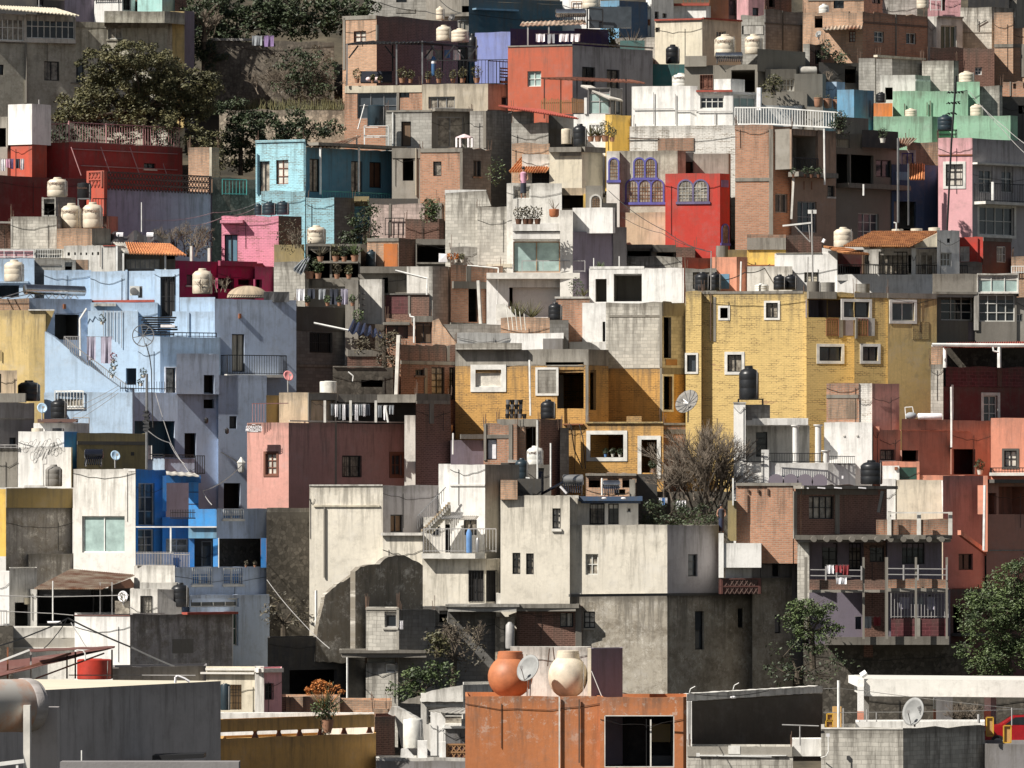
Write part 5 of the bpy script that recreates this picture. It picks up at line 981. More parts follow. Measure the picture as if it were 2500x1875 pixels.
mb = MB(); mb.lathe((0, 0, .3), [(.18, 0), (.16, .3), (.16, .58)], 12); o = mb.build('trousers', 'clb'); o.parent = rt; mb = MB(); mb.sphere((0, .01, 1.67), .1, .11, .1, 10); o = mb.build('hair', 'blkm'); o.parent = rt
T(2, 1)
C2 = H('arched doorway house below the cream tower', 'sand', -20, 200, [440, 0, 660], 'o 452 40 636 152; s.yel 636 30 660 150 .06', d=384)
V(C2, 'cem', -40, 200, [655, 0, 800], 'h 695 45 785 150 1 cop', dd=-.3)
a = H('narrow black passage house beside the sand wall', 'dcem', 105, 600, [800, 20, 920], '', d=380)
a = H('shadowed grey wall step below the sand wall', 'gry', 308, 700, [888, 25, 1002], '', d=377)
a = H('dark worn low roofs below the bright red house', 'cem2', 455, 700, [985, 18, 1420], 'o 1010 490 1210 555; o 1255 525 1400 560; s.cem2 1210 485 1410 520 .3', d=383)
V(a, 'brkd', 478, 620, [1420, 10, 1580], '', dd=.2)
C3 = H('pale rough cement wall below the low dark roofs', 'blk', 562, 760, [945, -5, 1470, 43, 1500], 's.cem 1150 570 1162 650 .02', d=380, cat='wall', name='cement_wall')
C4 = H('peach plaster house with a shaded brown end', 'pch', 560, 900, [1722, -12, 1930, 42, 2022], 'x.sky 1785 705 1868 830 .02 panel', d=368)
V(C4, 'pchd', 562, 720, [1470, 43, 1722], '', dd=4)  # darker peach: shade on this wall is put into the colour
a = H('cluttered grey lean-to behind two black tanks', 'blkg', 655, 900, [1495, 5, 1760], 'd 1560 690 1700 830 cpale', d=366.5)
for i, (x0, x1) in enumerate([(1576, 1702), (1695, 1798)]): tank(['left', 'right'][i]+' black water tank of the pair above the yellow brick house', x0, 688, x1, 845, 'tkb', d=363.5, snap=False)
pole('white pole before the peach house', [(1968, 600), (1962, 850)], .05, 'whm', d=363)
pole('thin rod behind the black tanks', [(1715, 510), (1712, 840)], .025, 'wrl', d=363)
a = H('yellow painted shop wall under the bare brick house', 'yel', 500, 700, [2018, -5, 2345], 's.cem 2018 400 2345 500 .1; s.rst 2018 628 2345 638 .1', d=374)
V(a, 'brk', 370, 520, [2018, -5, 2345], '', dd=.3, ext=0)
a = V(a, 'olv', 500, 620, [1855, 10, 2018], '', dd=1)
rt = thing('column', 'short round cement column under the bright red house', 'column', P(1808, 560, 376)); mb = MB(); mb.lathe((0, 0, -.3), [(.34, 0), (.34, .9)], 16); o = mb.build('shaft', 'cem'); o.parent = rt
C5 = H('pale wall behind the yellow brick house, with tank dome', 'wht2', 640, 900, [2018, -4, 2400], '', d=367)
tank('small pale tank behind the yellow brick parapet', 2080, 785, 2200, 860, 'tkw', d=364, snap=False)
# white modern
C6 = H('white modern house with two deep square openings', 'wht', 655, 1000, [685, -8, 1485], 'r.mod 738 746 833 940 1.0; r.mod 893 703 1130 936 1.6; s.wht 690 640 1150 662 .02', d=372, th=7)
V(C6, 'wht', 948, 1300, [628, -8, 826], 'o 798 1108 822 1275', dd=-1.2)
V(C6, 'wht', 1278, 1370, [520, -8, 846], '', dd=-2.2, ext=.5)
V(C6, 'gry', 650, 700, [1152, 20, 1490], '', dd=2.5, ext=0)
for i, (x, y) in enumerate([(725, 570), (940, 555)]): pole(['left', 'right'][i]+' thin post on the white modern roof', [(x, 660), (x, y)], .03, 'whm', d=375)
plant('upright green cactus on the white modern roof', 778, 660, 75, d=374, mat='leaf', potm=None, spiky=True, group=None)
nm = ['left', 'middle', 'right']
for i, x in enumerate([40, 100, 200]): plant(nm[i]+' agave clump on the sloped bank by the wooden front', x, 1075, 170, d=369.5, mat='leafo', potm=None, spiky=True, group='agaves by the wooden front')
polywall(C1.root, [(-100, 1100), (-100, 960), (-20, 960), (80, 1085), (350, 1070), (350, 1100)], 369, -5, .3, 'cop', 'retaining_wall')
C7 = H('rough brick wall under the agaves', 'brk2', 1075, 1250, [-60, -4, 352], '', d=368, cat='wall', name='brick_wall')
for i in range(5): pole(['first', 'second', 'third', 'fourth', 'fifth'][i]+' bamboo cane leaning at the brick wall under the agaves', [(10+i*35, 1180), (-15+i*38, 960+i*20)], .025, 'potw', d=366.5, group='canes at the brick wall')
C8 = H('small block pier under the black tank, centre', 'blkd', 1092, 1380, [352, 8, 512], '', d=367)
tank('black water tank on the small block pier, centre', 340, 945, 460, 1092, 'tkb', d=368.5, snap=False)
C9 = H('shaded brick wall left of the white modern house', 'brk', 895, 1320, [408, -3, 690], 's.wht2 395 895 690 912 .05', d=371.5, cat='wall', name='brick_wall')
C10 = H('white parapet terrace above the orange brick house', 'wht', 1200, 1400, [-428, 20, 20, -14, 470], 's.gry 305 1250 470 1340 .25 step', d=362, th=5)
plant('dark potted bush in the gap by the white modern house', 580, 890, 150, d=374, mat='leafd', potm=None, group=None)
plant('low green grass plant in the gap by the white modern house', 640, 890, 80, d=373, mat='leafo', potm=None, spiky=True, group=None)
# grey block tower + orange house
C11 = H('tall pale block tower above the orange brick house', 'blk', 942, 1500, [826, -10, 1303, 43, 1495], 'o 1315 1070 1378 1415; s.cem 1305 950 1490 1060 .04; s.cem 855 1050 1303 1068 .03; s.cem 1280 945 1303 1490 .04; x.owd 1330 1425 1425 1475 .04 board', d=361, th=8, ext=0)
V(C11, 'obr', 1497, 2080, [826, -10, 1303, 43, 1495], 'oW 1312 1568 1384 1850; s.cem 1305 1497 1490 1550 .04; s.cem 1283 1497 1303 2010 .04', dd=.03)
C12 = H('orange painted brick house with unfinished window openings', 'obr', 1478, 2100, [-443, -9, 680, 43, 848], 'm1x1.whm -273 1512 -56 1658 cpale; o 415 1512 640 1840; x.blk 248 1512 412 1710 .02 block_infill; o 692 1515 745 1852; s.cem 655 1478 680 2000 .05; s.cem 330 1478 640 1484 .03', d=357, th=8)
V(C12, 'blk', 1288, 1340, [-443, -9, 118], '', dd=.1, ext=0)
V(C12, 'cem', 1340, 1478, [-443, -9, 680, 43, 850], 'o 320 1448 640 1472', dd=.0, ext=0)
mb = MB(); f0 = LAST.faces[0]
def wsur(v, X0, Y0, X1, Y1, nm='surround', mk='paint', e=.2):
    fi, s0, s1, z1, z0 = fmap(v, X0, Y0, X1, Y1); m_ = MB()
    for a_ in ((s0-e, s0, z0-e, z1+e), (s1, s1+e, z0-e, z1+e), (s0, s1, z1, z1+e), (s0, s1, z0-e, z0)): fbox(m_, v.faces[fi], *a_, -.02, .05)
    m_.build(nm, mk, v.root)
wsur(LAST, -273, 1512, -56, 1658, e=.26); wsur(LAST, 252, 1512, 408, 1712, e=.12)
pole('white drain pipe down the orange brick front', [(182, 1430), (190, 1900)], .06, 'whm', d=356, name='drain_pipe', cat='pipe')
# ================= second row, fourth tile and the big yellow house =================
T(2, 1)
C13 = H('large yellow painted brick house with white framed windows', 'ybr', 855, 2150, [1630, -9, 2520], 'oW 1792 990 1856 1078; wW 2178 948 2278 1075; wW 1852 1385 1972 1530; s.ybr 1630 1180 1640 2150 .03; p.rod 1708 870 1716 1270 .04; s.cem 1735 900 1755 1275 .03; s.cem 1500 850 2490 872 .03', d=358, th=9)
V(C13, 'ybr', 855, 2150, [1500, -9, 1632], 'wW 1512 1388 1588 1530', dd=.4)
T(3, 1)
V(C13, 'ybr', 860, 2150, [378, 18, 800], 'r.plm 392 918 558 1072 1.2; r.plm 558 900 780 1072 1.6; f.rst 545 1085 645 1228 .03 .12; wW 485 1318 672 1438; x.plm 680 1080 772 1225 .02 recess_panel; s.cem 650 1075 682 1240 .06; s.cem 380 855 615 915 .3', dd=-.4, ext=3.5)
V(C13, 'ybr', 862, 2150, [780, 22, 1062], 'wW 690 940 905 1070; wW 850 1318 978 1438; f.rst 800 1085 890 1228 .05 .15; x.wht2 895 1078 950 1228 .04 panel; s.cem 785 1075 800 1250 .1; s.cem 780 862 1062 905 .04', dd=-.8)
V(C13, 'ylw', 868, 2200, [1062, 24, 1476], 'm2x1W 1098 945 1285 1100; s.cem 1062 868 1476 912 .04; x.ybr 1270 1110 1410 1255 .02 bare_brick_patch', dd=-.2)
for i, (x0, x1, y0) in enumerate([(380, 488, 778), (490, 616, 785), (790, 911, 797)]):
    rt = thing('concrete_pipe_ring', ['left', 'middle', 'right'][i]+' round concrete pot on the yellow brick roof', 'concrete ring', P((x0+x1)/2, y0+75, 359.5), 'concrete rings on the yellow roof'); r = (kx(x1)-kx(x0))*359.5/2; mb = MB(); mb.lathe((0, 0, -.2), [(r, 0), (r, .72), (r*.85, .72), (r*.85, .5)], 18); o = mb.build('ring', 'blkg' if i else 'cem2'); o.parent = rt
tank('pair of black ribbed tanks on the yellow brick roof', 98, 708, 200, 838, 'tkb', d=361, snap=False)
tank('right black tank of the ribbed pair on the yellow roof', 190, 708, 295, 838, 'tkb', d=361.5, snap=False)
# white porch house with tiled roof
E1 = H('white villa with a clay tiled roof and pillared porch', 'wht', 530, 900, [108, -8, 636], 'd 358 690 472 775 crm; s.cem 118 525 505 532 .05', d=371, th=6)
V(E1, 'wht', 708, 900, [634, -6, 1442], '', dd=-.6)
V(E1, 'wht', 485, 760, [508, -6, 636], '', dd=.1)
V(E1, 'drd', 530, 760, [640, 20, 860], 'o 648 640 838 712; x.brn 845 545 860 712 .08 post', dd=1.2, th=3)
V(E1, 'wht2', 490, 760, [858, 6, 1480], 'm6x2.blkm 985 515 1232 712 curt; w 872 540 905 620; o 1235 540 1262 700; m2x1.fwh 1338 522 1450 712 curt', dd=1.8, th=4)
V(E1, 'wht', 335, 760, [1478, 30, 1668], 'w 1562 405 1590 442; m3x2.fwh 1508 525 1600 640 curt', dd=-.3)
V(E1, 'wht', 465, 760, [1262, 30, 1302], '', dd=-.2, th=.35, par=.05)
mb = MB(); mb.bar(P(700, 490, 371), P(1480, 470, 371), .12, 4); mb.build('beam', 'wht', E1.root)
op(V(E1, 'wht', 712, 760, [636, 8, 1665], '', dd=-.2, th=.3, par=.02, ext=0), 'f', 0, .05, 7.2, LAST.zt, LAST.zt+.55, ['-.05', '.13'])
roofpatch(E1.root, [(688, 472, 368.5), (1240, 475, 368.5), (1500, 345, 373.5), (945, 345, 373.5)], 34, .05, 'tiled_roof', 'tilo', rows=9, step=.05)
roofpatch(E1.root, [(688, 530, 368.6), (905, 540, 368.6), (720, 490, 371), (520, 472, 371)], 16, .05, 'tiled_roof', 'tilo', rows=3, step=.05)
polywall(E1.root, [(1245, 475), (1500, 350), (1478, 475)], 370.5, 10, .2, 'crm', 'gable')
for x in range(920, 1240, 105): mb = MB(); mb.bar(P(x, 478, 368.8), P(x+60, 470, 371.5), .1, 4); mb.build('rafter_end', 'wood', E1.root)
tank('cream water tank beside the clay tiled villa roof', 606, 310, 768, 478, 'tkc', d=374.5, snap=False)
for i, (x, y) in enumerate([(1145, 325), (1305, 320), (1455, 312)]): tank(['left', 'middle', 'right'][i]+' cream tank lid showing above the clay tiled roof', x-50, y, x+50, y+45, 'tkc', d=375.5, snap=False, shape=1)
pole('white bent vent pipe above the clay tiled roof', [(1135, 340), (1135, 275), (1112, 270)], .035, 'whm', d=375, name='vent_pipe', cat='pipe')
# antenna on pole
rt = thing('antenna_mast', 'tall mast with white panel aerial before the white villa', 'antenna', P(430, 780, 366)); mb = MB(); mb.path([P(430, 780, 366), P(422, 165, 366)], .045, 5); mb.bar(P(280, 300, 366), P(408, 435, 366), .04, 4); mb.bar(P(408, 435, 366), P(395, 290, 366), .03, 4); mb.build('mast_tube', 'wrl', rt)
mb = MB(); mb.bar(P(175, 298, 366), P(418, 272, 366), .06, 4); mb.box(P(390, 195, 366), (.45, 0, 0), (0, .2, 0), (0, 0, .2)); mb.build('aerial', 'whm', rt)
pole('white flag like lamp cluster beside the cream tank', [(530, 410), (515, 440)], .1, 'clw', d=370, name='lamp', cat='lamp')
pole('thin antenna rod before the white villa wall', [(385, 780), (390, 560)], .025, 'wrl', d=364)
a = H('dark recess wall between the bare brick house and the villa', 'brkd', 380, 700, [95, 20, 505], '', d=377)
# cement band + glass pavilion
E2 = H('white red small house with a white star screen', 'crim', 393, 800, [1668, -8, 1866], 'm2x2.fwh 1668 472 1752 600 cpale; p.crim 1812 395 1822 600 .04', d=373)
V(E2, 'rbrn', 400, 800, [1866, 43, 2105], 'g.whm 1982 475 2048 605; s.blkd 1866 400 2105 432 .05', dd=0)
a = V(E2, 'blkd', 605, 800, [1665, 30, 1862], '', dd=-1)
E3 = H('stained cement storey beside the glass pavilion', 'cem', 703, 900, [1440, 12, 1815], 's.cem 1440 855 1815 875 .1', d=362, th=5, ext=0)
V(E3, 'wht2', 700, 870, [1815, -4, 2168], 'm3x1.fwh 1822 712 2160 860 glt', dd=.3, ext=0, part='glazed_pavilion')
V(E3, 'cem2', 865, 1420, [1478, 24, 1800], 'm3x3.fwh 1512 882 1780 1096 gls; x.plm 1740 1110 1835 1265 .02 painted_patch', dd=.6)
V(E3, 'cem2', 868, 1420, [1798, 5, 2150], 'm4x3.fwh 1832 878 2135 1106 gls; s.wht2 1790 865 1828 1180 .08', dd=.5); V(E3, 'cem', 900, 1420, [2145, 5, 2330], 'm2x1.fwh 2150 1040 2200 1105 gls', dd=.8)
a = H('rough cream wall with white railing at the right edge', 'brk2', 560, 720, [2105, 0, 2330], 'f.whm 2105 640 2290 700 .2 .12', d=372)
# red roof porch & maroon house
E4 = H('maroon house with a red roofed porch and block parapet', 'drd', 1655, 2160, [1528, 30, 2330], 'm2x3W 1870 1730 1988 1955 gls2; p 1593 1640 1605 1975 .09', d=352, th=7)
V(E4, 'rbl', 1485, 1655, [1552, 30, 2330], 's.rbrn 1985 1485 2020 1655 .05', dd=.02, ext=0)
V(E4, 'brk2', 1320, 1800, [1428, -6, 1532], '', dd=-.4); V(E4, 'blk', 1468, 2300, [1425, -6, 1530], '', dd=-.6)
V(E4, 'stod', 1320, 1500, [1560, 10, 2330], '', dd=4.5)
roofpatch(E4.root, [(1520, 1318, 350), (2330, 1318, 352), (2330, 1272, 358), (1560, 1285, 357)], 40, .03, 'porch_roof', 'copr')
mb = MB(); mb.bar(P(1435, 1303, 350), P(2330, 1308, 351), .1, 6); mb.build('gutter', 'whm', E4.root)
for x in (1545, 2003): mb = MB(); mb.bar(P(x, 1320, 350.6), P(x, 1495, 350.6), .1, 6); mb.build('column', 'whm', E4.root)
pole('white elbow drain at the red porch roof', [(1950, 1320), (1955, 1355), (2000, 1365)], .05, 'whm', d=350, name='drain_pipe', cat='pipe')
# ================= the large light blue house =================
T(0, 1)
L1 = H('large pale blue house with an outside stair and many terraces', 'lbl', 672, 1100, [372, 2, 770], '', d=376, th=4)
V(L1, 'lbl', 678, 960, [762, -14, 1075, -14, 1308], 's.copr 750 925 1305 945 .1 roof_edge; s.lbl 1060 670 1078 925 .08', dd=-3.2, th=4)
V(L1, 'lbl', 662, 1060, [1305, -14, 1512], 'dg 1356 728 1476 1062 drk', dd=-4.2, th=4)
V(L1, 'lil', 908, 1400, [245, 28, 775], 'r.dcem 462 1046 668 1260 1.5; s.rst 530 960 548 1000 .15 wall_lamp', dd=-5, th=4)
V(L1, 'lbl', 945, 1400, [765, 0, 1330], 's.wht2 795 955 980 978 .3', dd=-4.5)
V(L1, 'lbl', 1012, 1800, [740, -14, 1165], 'p.wrl 875 1015 880 1230 .02; p.wrl 905 1015 910 1250 .02; p.wrl 930 1015 935 1240 .02; p.wrl 960 1015 965 1260 .02; p.wrl 990 1015 995 1280 .02; p.wrl 1028 1015 1032 1330 .02; o 1062 1500 1150 1640', dd=-6.5, th=3)
V(L1, 'lbl', 900, 1240, [1515, -12, 1815], '', dd=-6, th=3); V(L1, 'lbl', 1018, 1260, [1455, -12, 1832], 's.lbl 1583 1030 1600 1230 .08', dd=-7.5, th=3)
L2 = V(L1, 'lbl', 1232, 2120, [1165, -18, 1352, 26, 1860], 'w 1397 1497 1480 1830 curt', dd=-10, th=5)
wsur(L2, 1397, 1497, 1480, 1830, mk='clw', e=.05)
op(L2, 'f', 1, .05, 3.3, L2.zt-.02, L2.zt+.22, ['-.05', '.25'])
L3 = V(L1, 'lil', 915, 2950, [1812, 26, 2500], 'd 1957 1212 2063 1530 crm; b.blkm 1860 1395 2368 1580 .9; s.rst 2010 1040 2028 1080 .15 wall_lamp', dd=-8, th=6)
T(0, 2)
# lower lilac wall with tall openings
L5 = V(L1, 'lil', -50, 1400, [1842, 26, 2250], 'w 1936 297 1998 402; r.drk 1888 862 2028 1075 .6', dd=-11, th=3)
L6 = V(L1, 'lil', 95, 1300, [1115, 22, 1500, 26, 1850], 'r.cynd 1128 338 1475 640 1.4; r.drk 1557 440 1655 650 .5; r.drk 1718 100 1808 232 .5', dd=-12.6, th=3)
V(L1, 'lil', -230, 110, [1490, 26, 1850], 'r.drk 1720 -50 1808 109 .5', dd=-12.2, th=2, ext=0)
V(L1, 'lil', 655, 1300, [1385, 20, 1640], 'f.blkm 1385 625 1635 652 .05 .2', dd=-14, th=3); V(L1, 'lbl', 648, 1300, [1240, -14, 1388], 'f.blkm 1240 620 1380 648 .05 .2', dd=-14.5, th=3)
mb = MB(); 
for x in range(1650, 1728, 19): mb.bar(P(x, 635, 355), P(x, 785, 355), .03, 4)
mb.bar(P(1648, 632, 355), P(1728, 632, 355), .03, 4); mb.bar(P(1648, 780, 355), P(1728, 780, 355), .03, 4); mb.build('window_cage', 'blkm', L1.root)
for x, y in [(1740, 340), (1915, 428)]: mb = MB(); mb.lathe(P(x, y, 356.5), [(.05, -.12), (.11, -.05), (.11, .12), (.03, .2)], 6); mb.build('wall_lamp', 'blkm', L1.root)
# stair wall: a free outline
T(0, 1)
polywall(L1.root, [(378, 2110), (378, 1190), (460, 1240), (700, 1440), (1000, 1655), (1018, 1665), (1115, 1665), (1115, 2110)], 362.5, -12, .5, 'lbl', 'stair_wall')
mb = MB()
pr = [(540, 1235, 1300), (700, 1365, 1440), (850, 1475, 1550), (1000, 1590, 1655), (1070, 1640, 1680)]
def yat(x, k):
    for a_, b_ in zip(pr, pr[1:]):
        if a_[0] <= x <= b_[0]: t = (x-a_[0])/(b_[0]-a_[0]); return a_[k]+(b_[k]-a_[k])*t
for x in range(540, 1070, 16): mb.bar(P(x, yat(x, 1), 362), P(x, yat(x, 2)+8, 362), .018, 4)
for a_, b_ in zip(pr, pr[1:]): mb.bar(P(a_[0], a_[1], 362), P(b_[0], b_[1], 362), .03, 4)
for x in range(540, 670, 14): mb.bar(P(x, 1232, 364), P(x, 1330, 364), .018, 4)
mb.bar(P(540, 1232, 364), P(670, 1232, 364), .025, 4)
mb.build('stair_railing', 'wrl', L1.root)
mb = MB(); [mb.bar(P(x, 2060 if x < 1115 else 2060, 361), P(x, 2128, 361), .02, 4) for x in range(1020, 1482, 20)]; mb.bar(P(1015, 2062-0, 361), P(1485, 2070, 361), .03, 4); mb.bar(P(1015, 2115, 361), P(1485, 2120, 361), .03, 4)
T(0, 2)
L7 = L1
mb = MB(); [mb.bar(P(x, 5 if x > 1010 else 0, 352), P(x, 90, 352), .018, 4) for x in range(1015, 1482, 22)]; mb.bar(P(1015, 62, 352), P(1485, 68, 352), .03, 4); mb.build('terrace_railing', 'blkm', L1.root)
lw = V(L1, 'lbl', 95, 1300, [372, -12, 1117], 'w.whm 468 84 706 222 curt', dd=-15, th=3); 
fi, s0_, s1_, z1_, z0_ = fmap(lw, 468, 84, 706, 222); mb = MB(); rails(mb, lw.faces[0], s0_, s1_, z0_, z1_, .12, .16, .02); mb.build('grille', 'whm', L1.root)
V(L1, 'wht', 545, 660, [1240, -10, 1282], '', dd=-14.4, th=1.5, ext=0)
T(0, 1)
pole('white drain pipe with a bend on the pale blue house', [(730, 995), (672, 1085), (678, 1395)], .06, 'whm', d=365, name='drain_pipe', cat='pipe')
rt = thing('wagon_wheel', 'old spoked wheel mounted on the pale blue terrace wall', 'wheel', P(1208, 1300, 358.5)); mb = MB(); c = P(1208, 1225, 358.5); R_ = .56
for i in range(24): t0, t1 = i*math.pi/12, (i+1)*math.pi/12; mb.bar(c+Vector((R_*math.cos(t0), 0, R_*math.sin(t0))), c+Vector((R_*math.cos(t1), 0, R_*math.sin(t1))), .035, 4)
for i in range(8): t0 = i*math.pi/4+.2; mb.bar(c, c+Vector((R_*math.cos(t0), 0, R_*math.sin(t0))), .025, 4)
mb.build('rim_and_spokes', 'gmt', rt); 
pole('dark curved hose hanging from the old spoked wheel', [(1230, 1290), (1262, 1400), (1278, 1520), (1280, 1660), (1290, 2000)], .03, 'wire', d=357.5, name='hose', cat='hose')
a = thing('lumber_pile', 'black lumber and plates stacked below the grille door', 'lumber', P(1320, 1230, 362)); mb = MB()
for i in range(8): p = P(1190+random.uniform(-10, 30), 1080+i*20, 361+random.uniform(-.3, .3)); mb.box(p, (1.6+random.uniform(-.3, .3), .2, 0), (0, .5, .05), (0, 0, .06))
mb.build('planks', 'blkm', a); mb = MB(); mb.box(P(1355, 1155, 360.5), (.75, 0, 0), (0, .1, .02), (0, 0, .12)); mb.build('white_plate', 'clw', a)
rt = thing('air_conditioner', 'white air conditioner unit on the pale blue roof wall', 'air conditioner', P(1140, 920, 369)); mb = MB(); p = P(1095, 885, 368.6); mb.box(p, (.52, 0, 0), (0, .3, 0), (0, 0, .5)); mb.build('casing', 'acw', rt); mb = MB(); c = P(1128, 850, 368.55); mb.lathe(c, [(.2, 0), (.2, .03), (.05, .05)], 16, (0, -1, 0)); mb.build('fan', 'gmt', rt); mb = MB(); mb.box(P(1165, 905, 368.9), (.22, 0, 0), (0, .25, 0), (0, 0, .62)); mb.build('side_unit', 'gry', rt)
rt = thing('solar_water_heater', 'very large steel solar heater drum on the pale blue roof', 'solar heater', P(450, 910, 369)); mb = MB(); a_, b_ = P(205, 832, 369), P(718, 850, 370.5); ax = b_-a_; mb.lathe(a_, [(.22, 0), (.27, .03), (.27, ax.length-.05), (.2, ax.length)], 22, ax); mb.build('drum', 'steel', rt)
mb = MB(); xs_ = list(range(225, 720, 62))
for x0, x1 in zip(xs_, xs_[1:]): m_ = (x0+x1)/2; mb.bar(P(x0, 910, 369.4), P(m_, 875, 369.4), .025, 4); mb.bar(P(m_, 875, 369.4), P(x1, 912, 369.4), .025, 4)
mb.bar(P(0, 910, 367), P(200, 850, 369), .03, 4); mb.bar(P(60, 912, 367), P(260, 870, 369), .03, 4); mb.build('truss', 'gmt', rt)
laundry('long pale pink sheet hung beside the stair of the pale blue house', 725, 960, 1232, 1480, ['clpl'], d=362.8, n=2)
T(0, 1)
for i, (x, y) in enumerate([(860, 1080), (955, 1400), (965, 1460), (1210, 1530), (1190, 1600), (945, 1530)]):
    p = P(x, y+20, 361); rt = thing('hanging_plant', ['topmost', 'red flowering', 'small lower', 'tall right', 'lowest right', 'low left'][i]+' plant hung on the pale blue courtyard wall', 'plant', p, 'hanging plants of the pale blue courtyard'); mb = MB(); leaves(mb, (0, 0, .1), .2, .12, .28, 60, .12); o = mb.build('foliage', 'leafd' if i != 1 else 'clr'); o.parent = rt; mb = MB(); mb.lathe((0, 0, -.2), [(.07, 0), (.1, .15)], 8); o = mb.build('pot', 'potw'); o.parent = rt
# yellow house far left
L8 = H('faded yellow plaster house at the left edge', 'ylw', 1012, 2150, [-60, -10, 245, 3, 385], 's.wht 240 1003 460 1014 .1; p.rod 8 1350 14 1440 .03', d=366, th=5)
V(L8, 'brk2', 908, 1020, [-60, 2, 246], 's.brkd -60 950 244 958 .02', dd=1.5, ext=0)
polywall(L8.root, [(385, 1200), (238, 1200), (238, 1010), (462, 1008), (420, 1120)], 367, 5, .3, 'ylw', 'buttress')
T(0, 2)
a = H('sand coloured low room beside the black tank at the left edge', 'sand', -90, 150, [-60, -5, 145], 'd -30 -60 10 100 brn; s.cem -60 105 222 182 .3', d=359)
tank('large dark water tank beside the faded yellow house', 150, -5, 340, 170, 'tkb', d=361, snap=False)
tank('black water tank before the barred white window', 428, 150, 566, 318, 'tkb', d=352, snap=False)
dish('pale blue satellite dish beside the yellow house foot', 355, 232, 46, d=350, mat='dshb', foot=330, az=15)
L9 = H('grey cement house with a small window at the left edge', 'gry', 182, 700, [-60, 30, 290], 'w 80 478 135 560; s.cem -60 315 285 325 .03', d=356)
# ================= third row, first tile =================
T(0, 2)
M1 = H('whitewashed graffiti covered stepped house at the left', 'wht', 425, 1000, [155, -8, 540, 40, 650], '', d=348, th=6)
V(M1, 'wht', 583, 1000, [155, -8, 605], '', dd=-.5, ext=0); V(M1, 'blu', 430, 750, [541, 40, 655], '', dd=-.1, ext=0)
polywall(M1.root, [(-60, 1000), (-60, 740), (105, 735), (150, 600), (160, 560), (600, 560), (600, 1000)], 347.2, -8, .3, 'wht', 'sloping_wall')
mb = MB()
for i in range(11):
    cx_, cy_ = 190+i*31, 545+18*math.sin(i*1.7)
    pr_ = None
    for k in range(15):
        t_ = k*.5; q_ = P(cx_+26*math.cos(t_+i), cy_+(38+8*math.sin(i*2))*math.sin(t_*1.05+i*.6), 346.6+ (0))
        if pr_: mb.bar(pr_, q_, .008, 3)
        pr_ = q_
mb.build('graffiti_scrawl', 'wire', M1.root)
V(M1, 'wht', 900, 1100, [-60, -3, 640], 's.wht 205 880 380 900 .1', dd=-2)
a = H('stone grey rail balcony wall at the left edge', 'cem', 570, 800, [-60, 0, 148], 'f.wrl -60 540 145 570 .1 .3', d=347, cat='wall', name='wall')
for i, (x0, x1, l_) in enumerate([(265, 365, 'pale'), (440, 538, 'dark')]): tank(l_+' tank lid showing over the graffiti wall', x0, 398, x1, 430, 'tkc' if i == 0 else 'tkb', d=350, snap=False, shape=1)
a = H('white box walls on the roof behind the graffiti wall', 'wht', 355, 560, [283, -8, 545, 40, 755], 's.rbrn 330 322 658 352 .4', d=351, th=4)
pole('thin grey frame rods above the white box walls', [(615, 355), (615, 310), (752, 310), (752, 360)], .03, 'wrl', d=351)
M2 = H('olive brown plaster house below the pale blue stair', 'olv', 438, 900, [648, 30, 1240], 's.dcem 650 510 1235 540 .06; x.dgy 1105 600 1130 630 .03 hole', d=345, th=5)
pole('dark utility pole covered with cables, left of centre', [(1238, 745), (1240, -60)], .07, 'gmt', d=343.5, name='utility_pole', cat='utility pole')
rt = thing('transformer_clamps', 'tangle of black clamps and wire on the utility pole', 'cable clamps', P(1238, 440, 343.2)); mb = MB(); 
for i in range(16): y = 260+i*11; mb.bar(P(1238-random.uniform(10, 35), y, 343.2), P(1238+random.uniform(10, 32), y+random.uniform(-8, 8), 343), .05, 4)
mb.build('clamps', 'blkm', rt)
solar('small dark solar heater on the olive house roof', 712, 575, 875, 725, d=343.2, mat='solr')
dish('pale blue satellite dish on the olive house roof', 972, 632, 44, d=343, mat='dshb', foot=735, az=25)
tank('dirty clear water tank on the low white roof, left', 383, 705, 525, 890, 'dshg', d=344.5, snap=False)
pole('bent wire frame beside the dirty clear tank', [(368, 890), (368, 702), (395, 700), (395, 632)], .025, 'wrl', d=344)
M3 = H('ochre and grimy grey house at the left edge', 'gry2', 1068, 1500, [50, 43, 612], '', d=338, th=5)
V(M3, 'ochd', 905, 1070, [52, 43, 615], '', dd=-.15, ext=0); V(M3, 'yel', 912, 1480, [-60, -10, 50], '', dd=-.1, ext=0)
V(M3, 'gry2', 1460, 1800, [240, 43, 630], '', dd=-.5)
M4 = H('sunlit white house with a wide pale green sliding window', 'wht2', 742, 1660, [620, -25, 1143], 'm2x1.whm 692 1140 1052 1448 glt; s.wht 1085 742 1143 760 .02', d=335, th=7)
M5 = H('deep blue balconied house beside the sunlit white one', 'blu', 748, 1240, [1146, 43, 1400], 'm2x3.wrl 1168 862 1305 1218 gls2; m2x3.wrl 1165 1250 1300 1450 gls2', d=336, th=5)
V(M5, 'blu', 1150, 1660, [1370, 20, 1592], 'm2x2.wrl 1400 1330 1590 1450 curt', dd=.6)
V(M5, 'blu', 795, 860, [1400, 20, 1695], '', dd=.3, ext=0, th=.5)
V(M5, 'blu', 800, 1100, [1372, 20, 1405], '', dd=.3, ext=0, th=.5); V(M5, 'blu2', 855, 1100, [1592, -10, 1675], 's.nav 1592 935 1675 942 .02; s.nav 1592 1035 1675 1042 .02', dd=.3, ext=.3, th=.6)
roofpatch(M5.root, [(1405, 785, 334.5), (1680, 800, 334.5), (1640, 775, 337), (1400, 762, 337)], 4, .02, 'roof', 'corr')
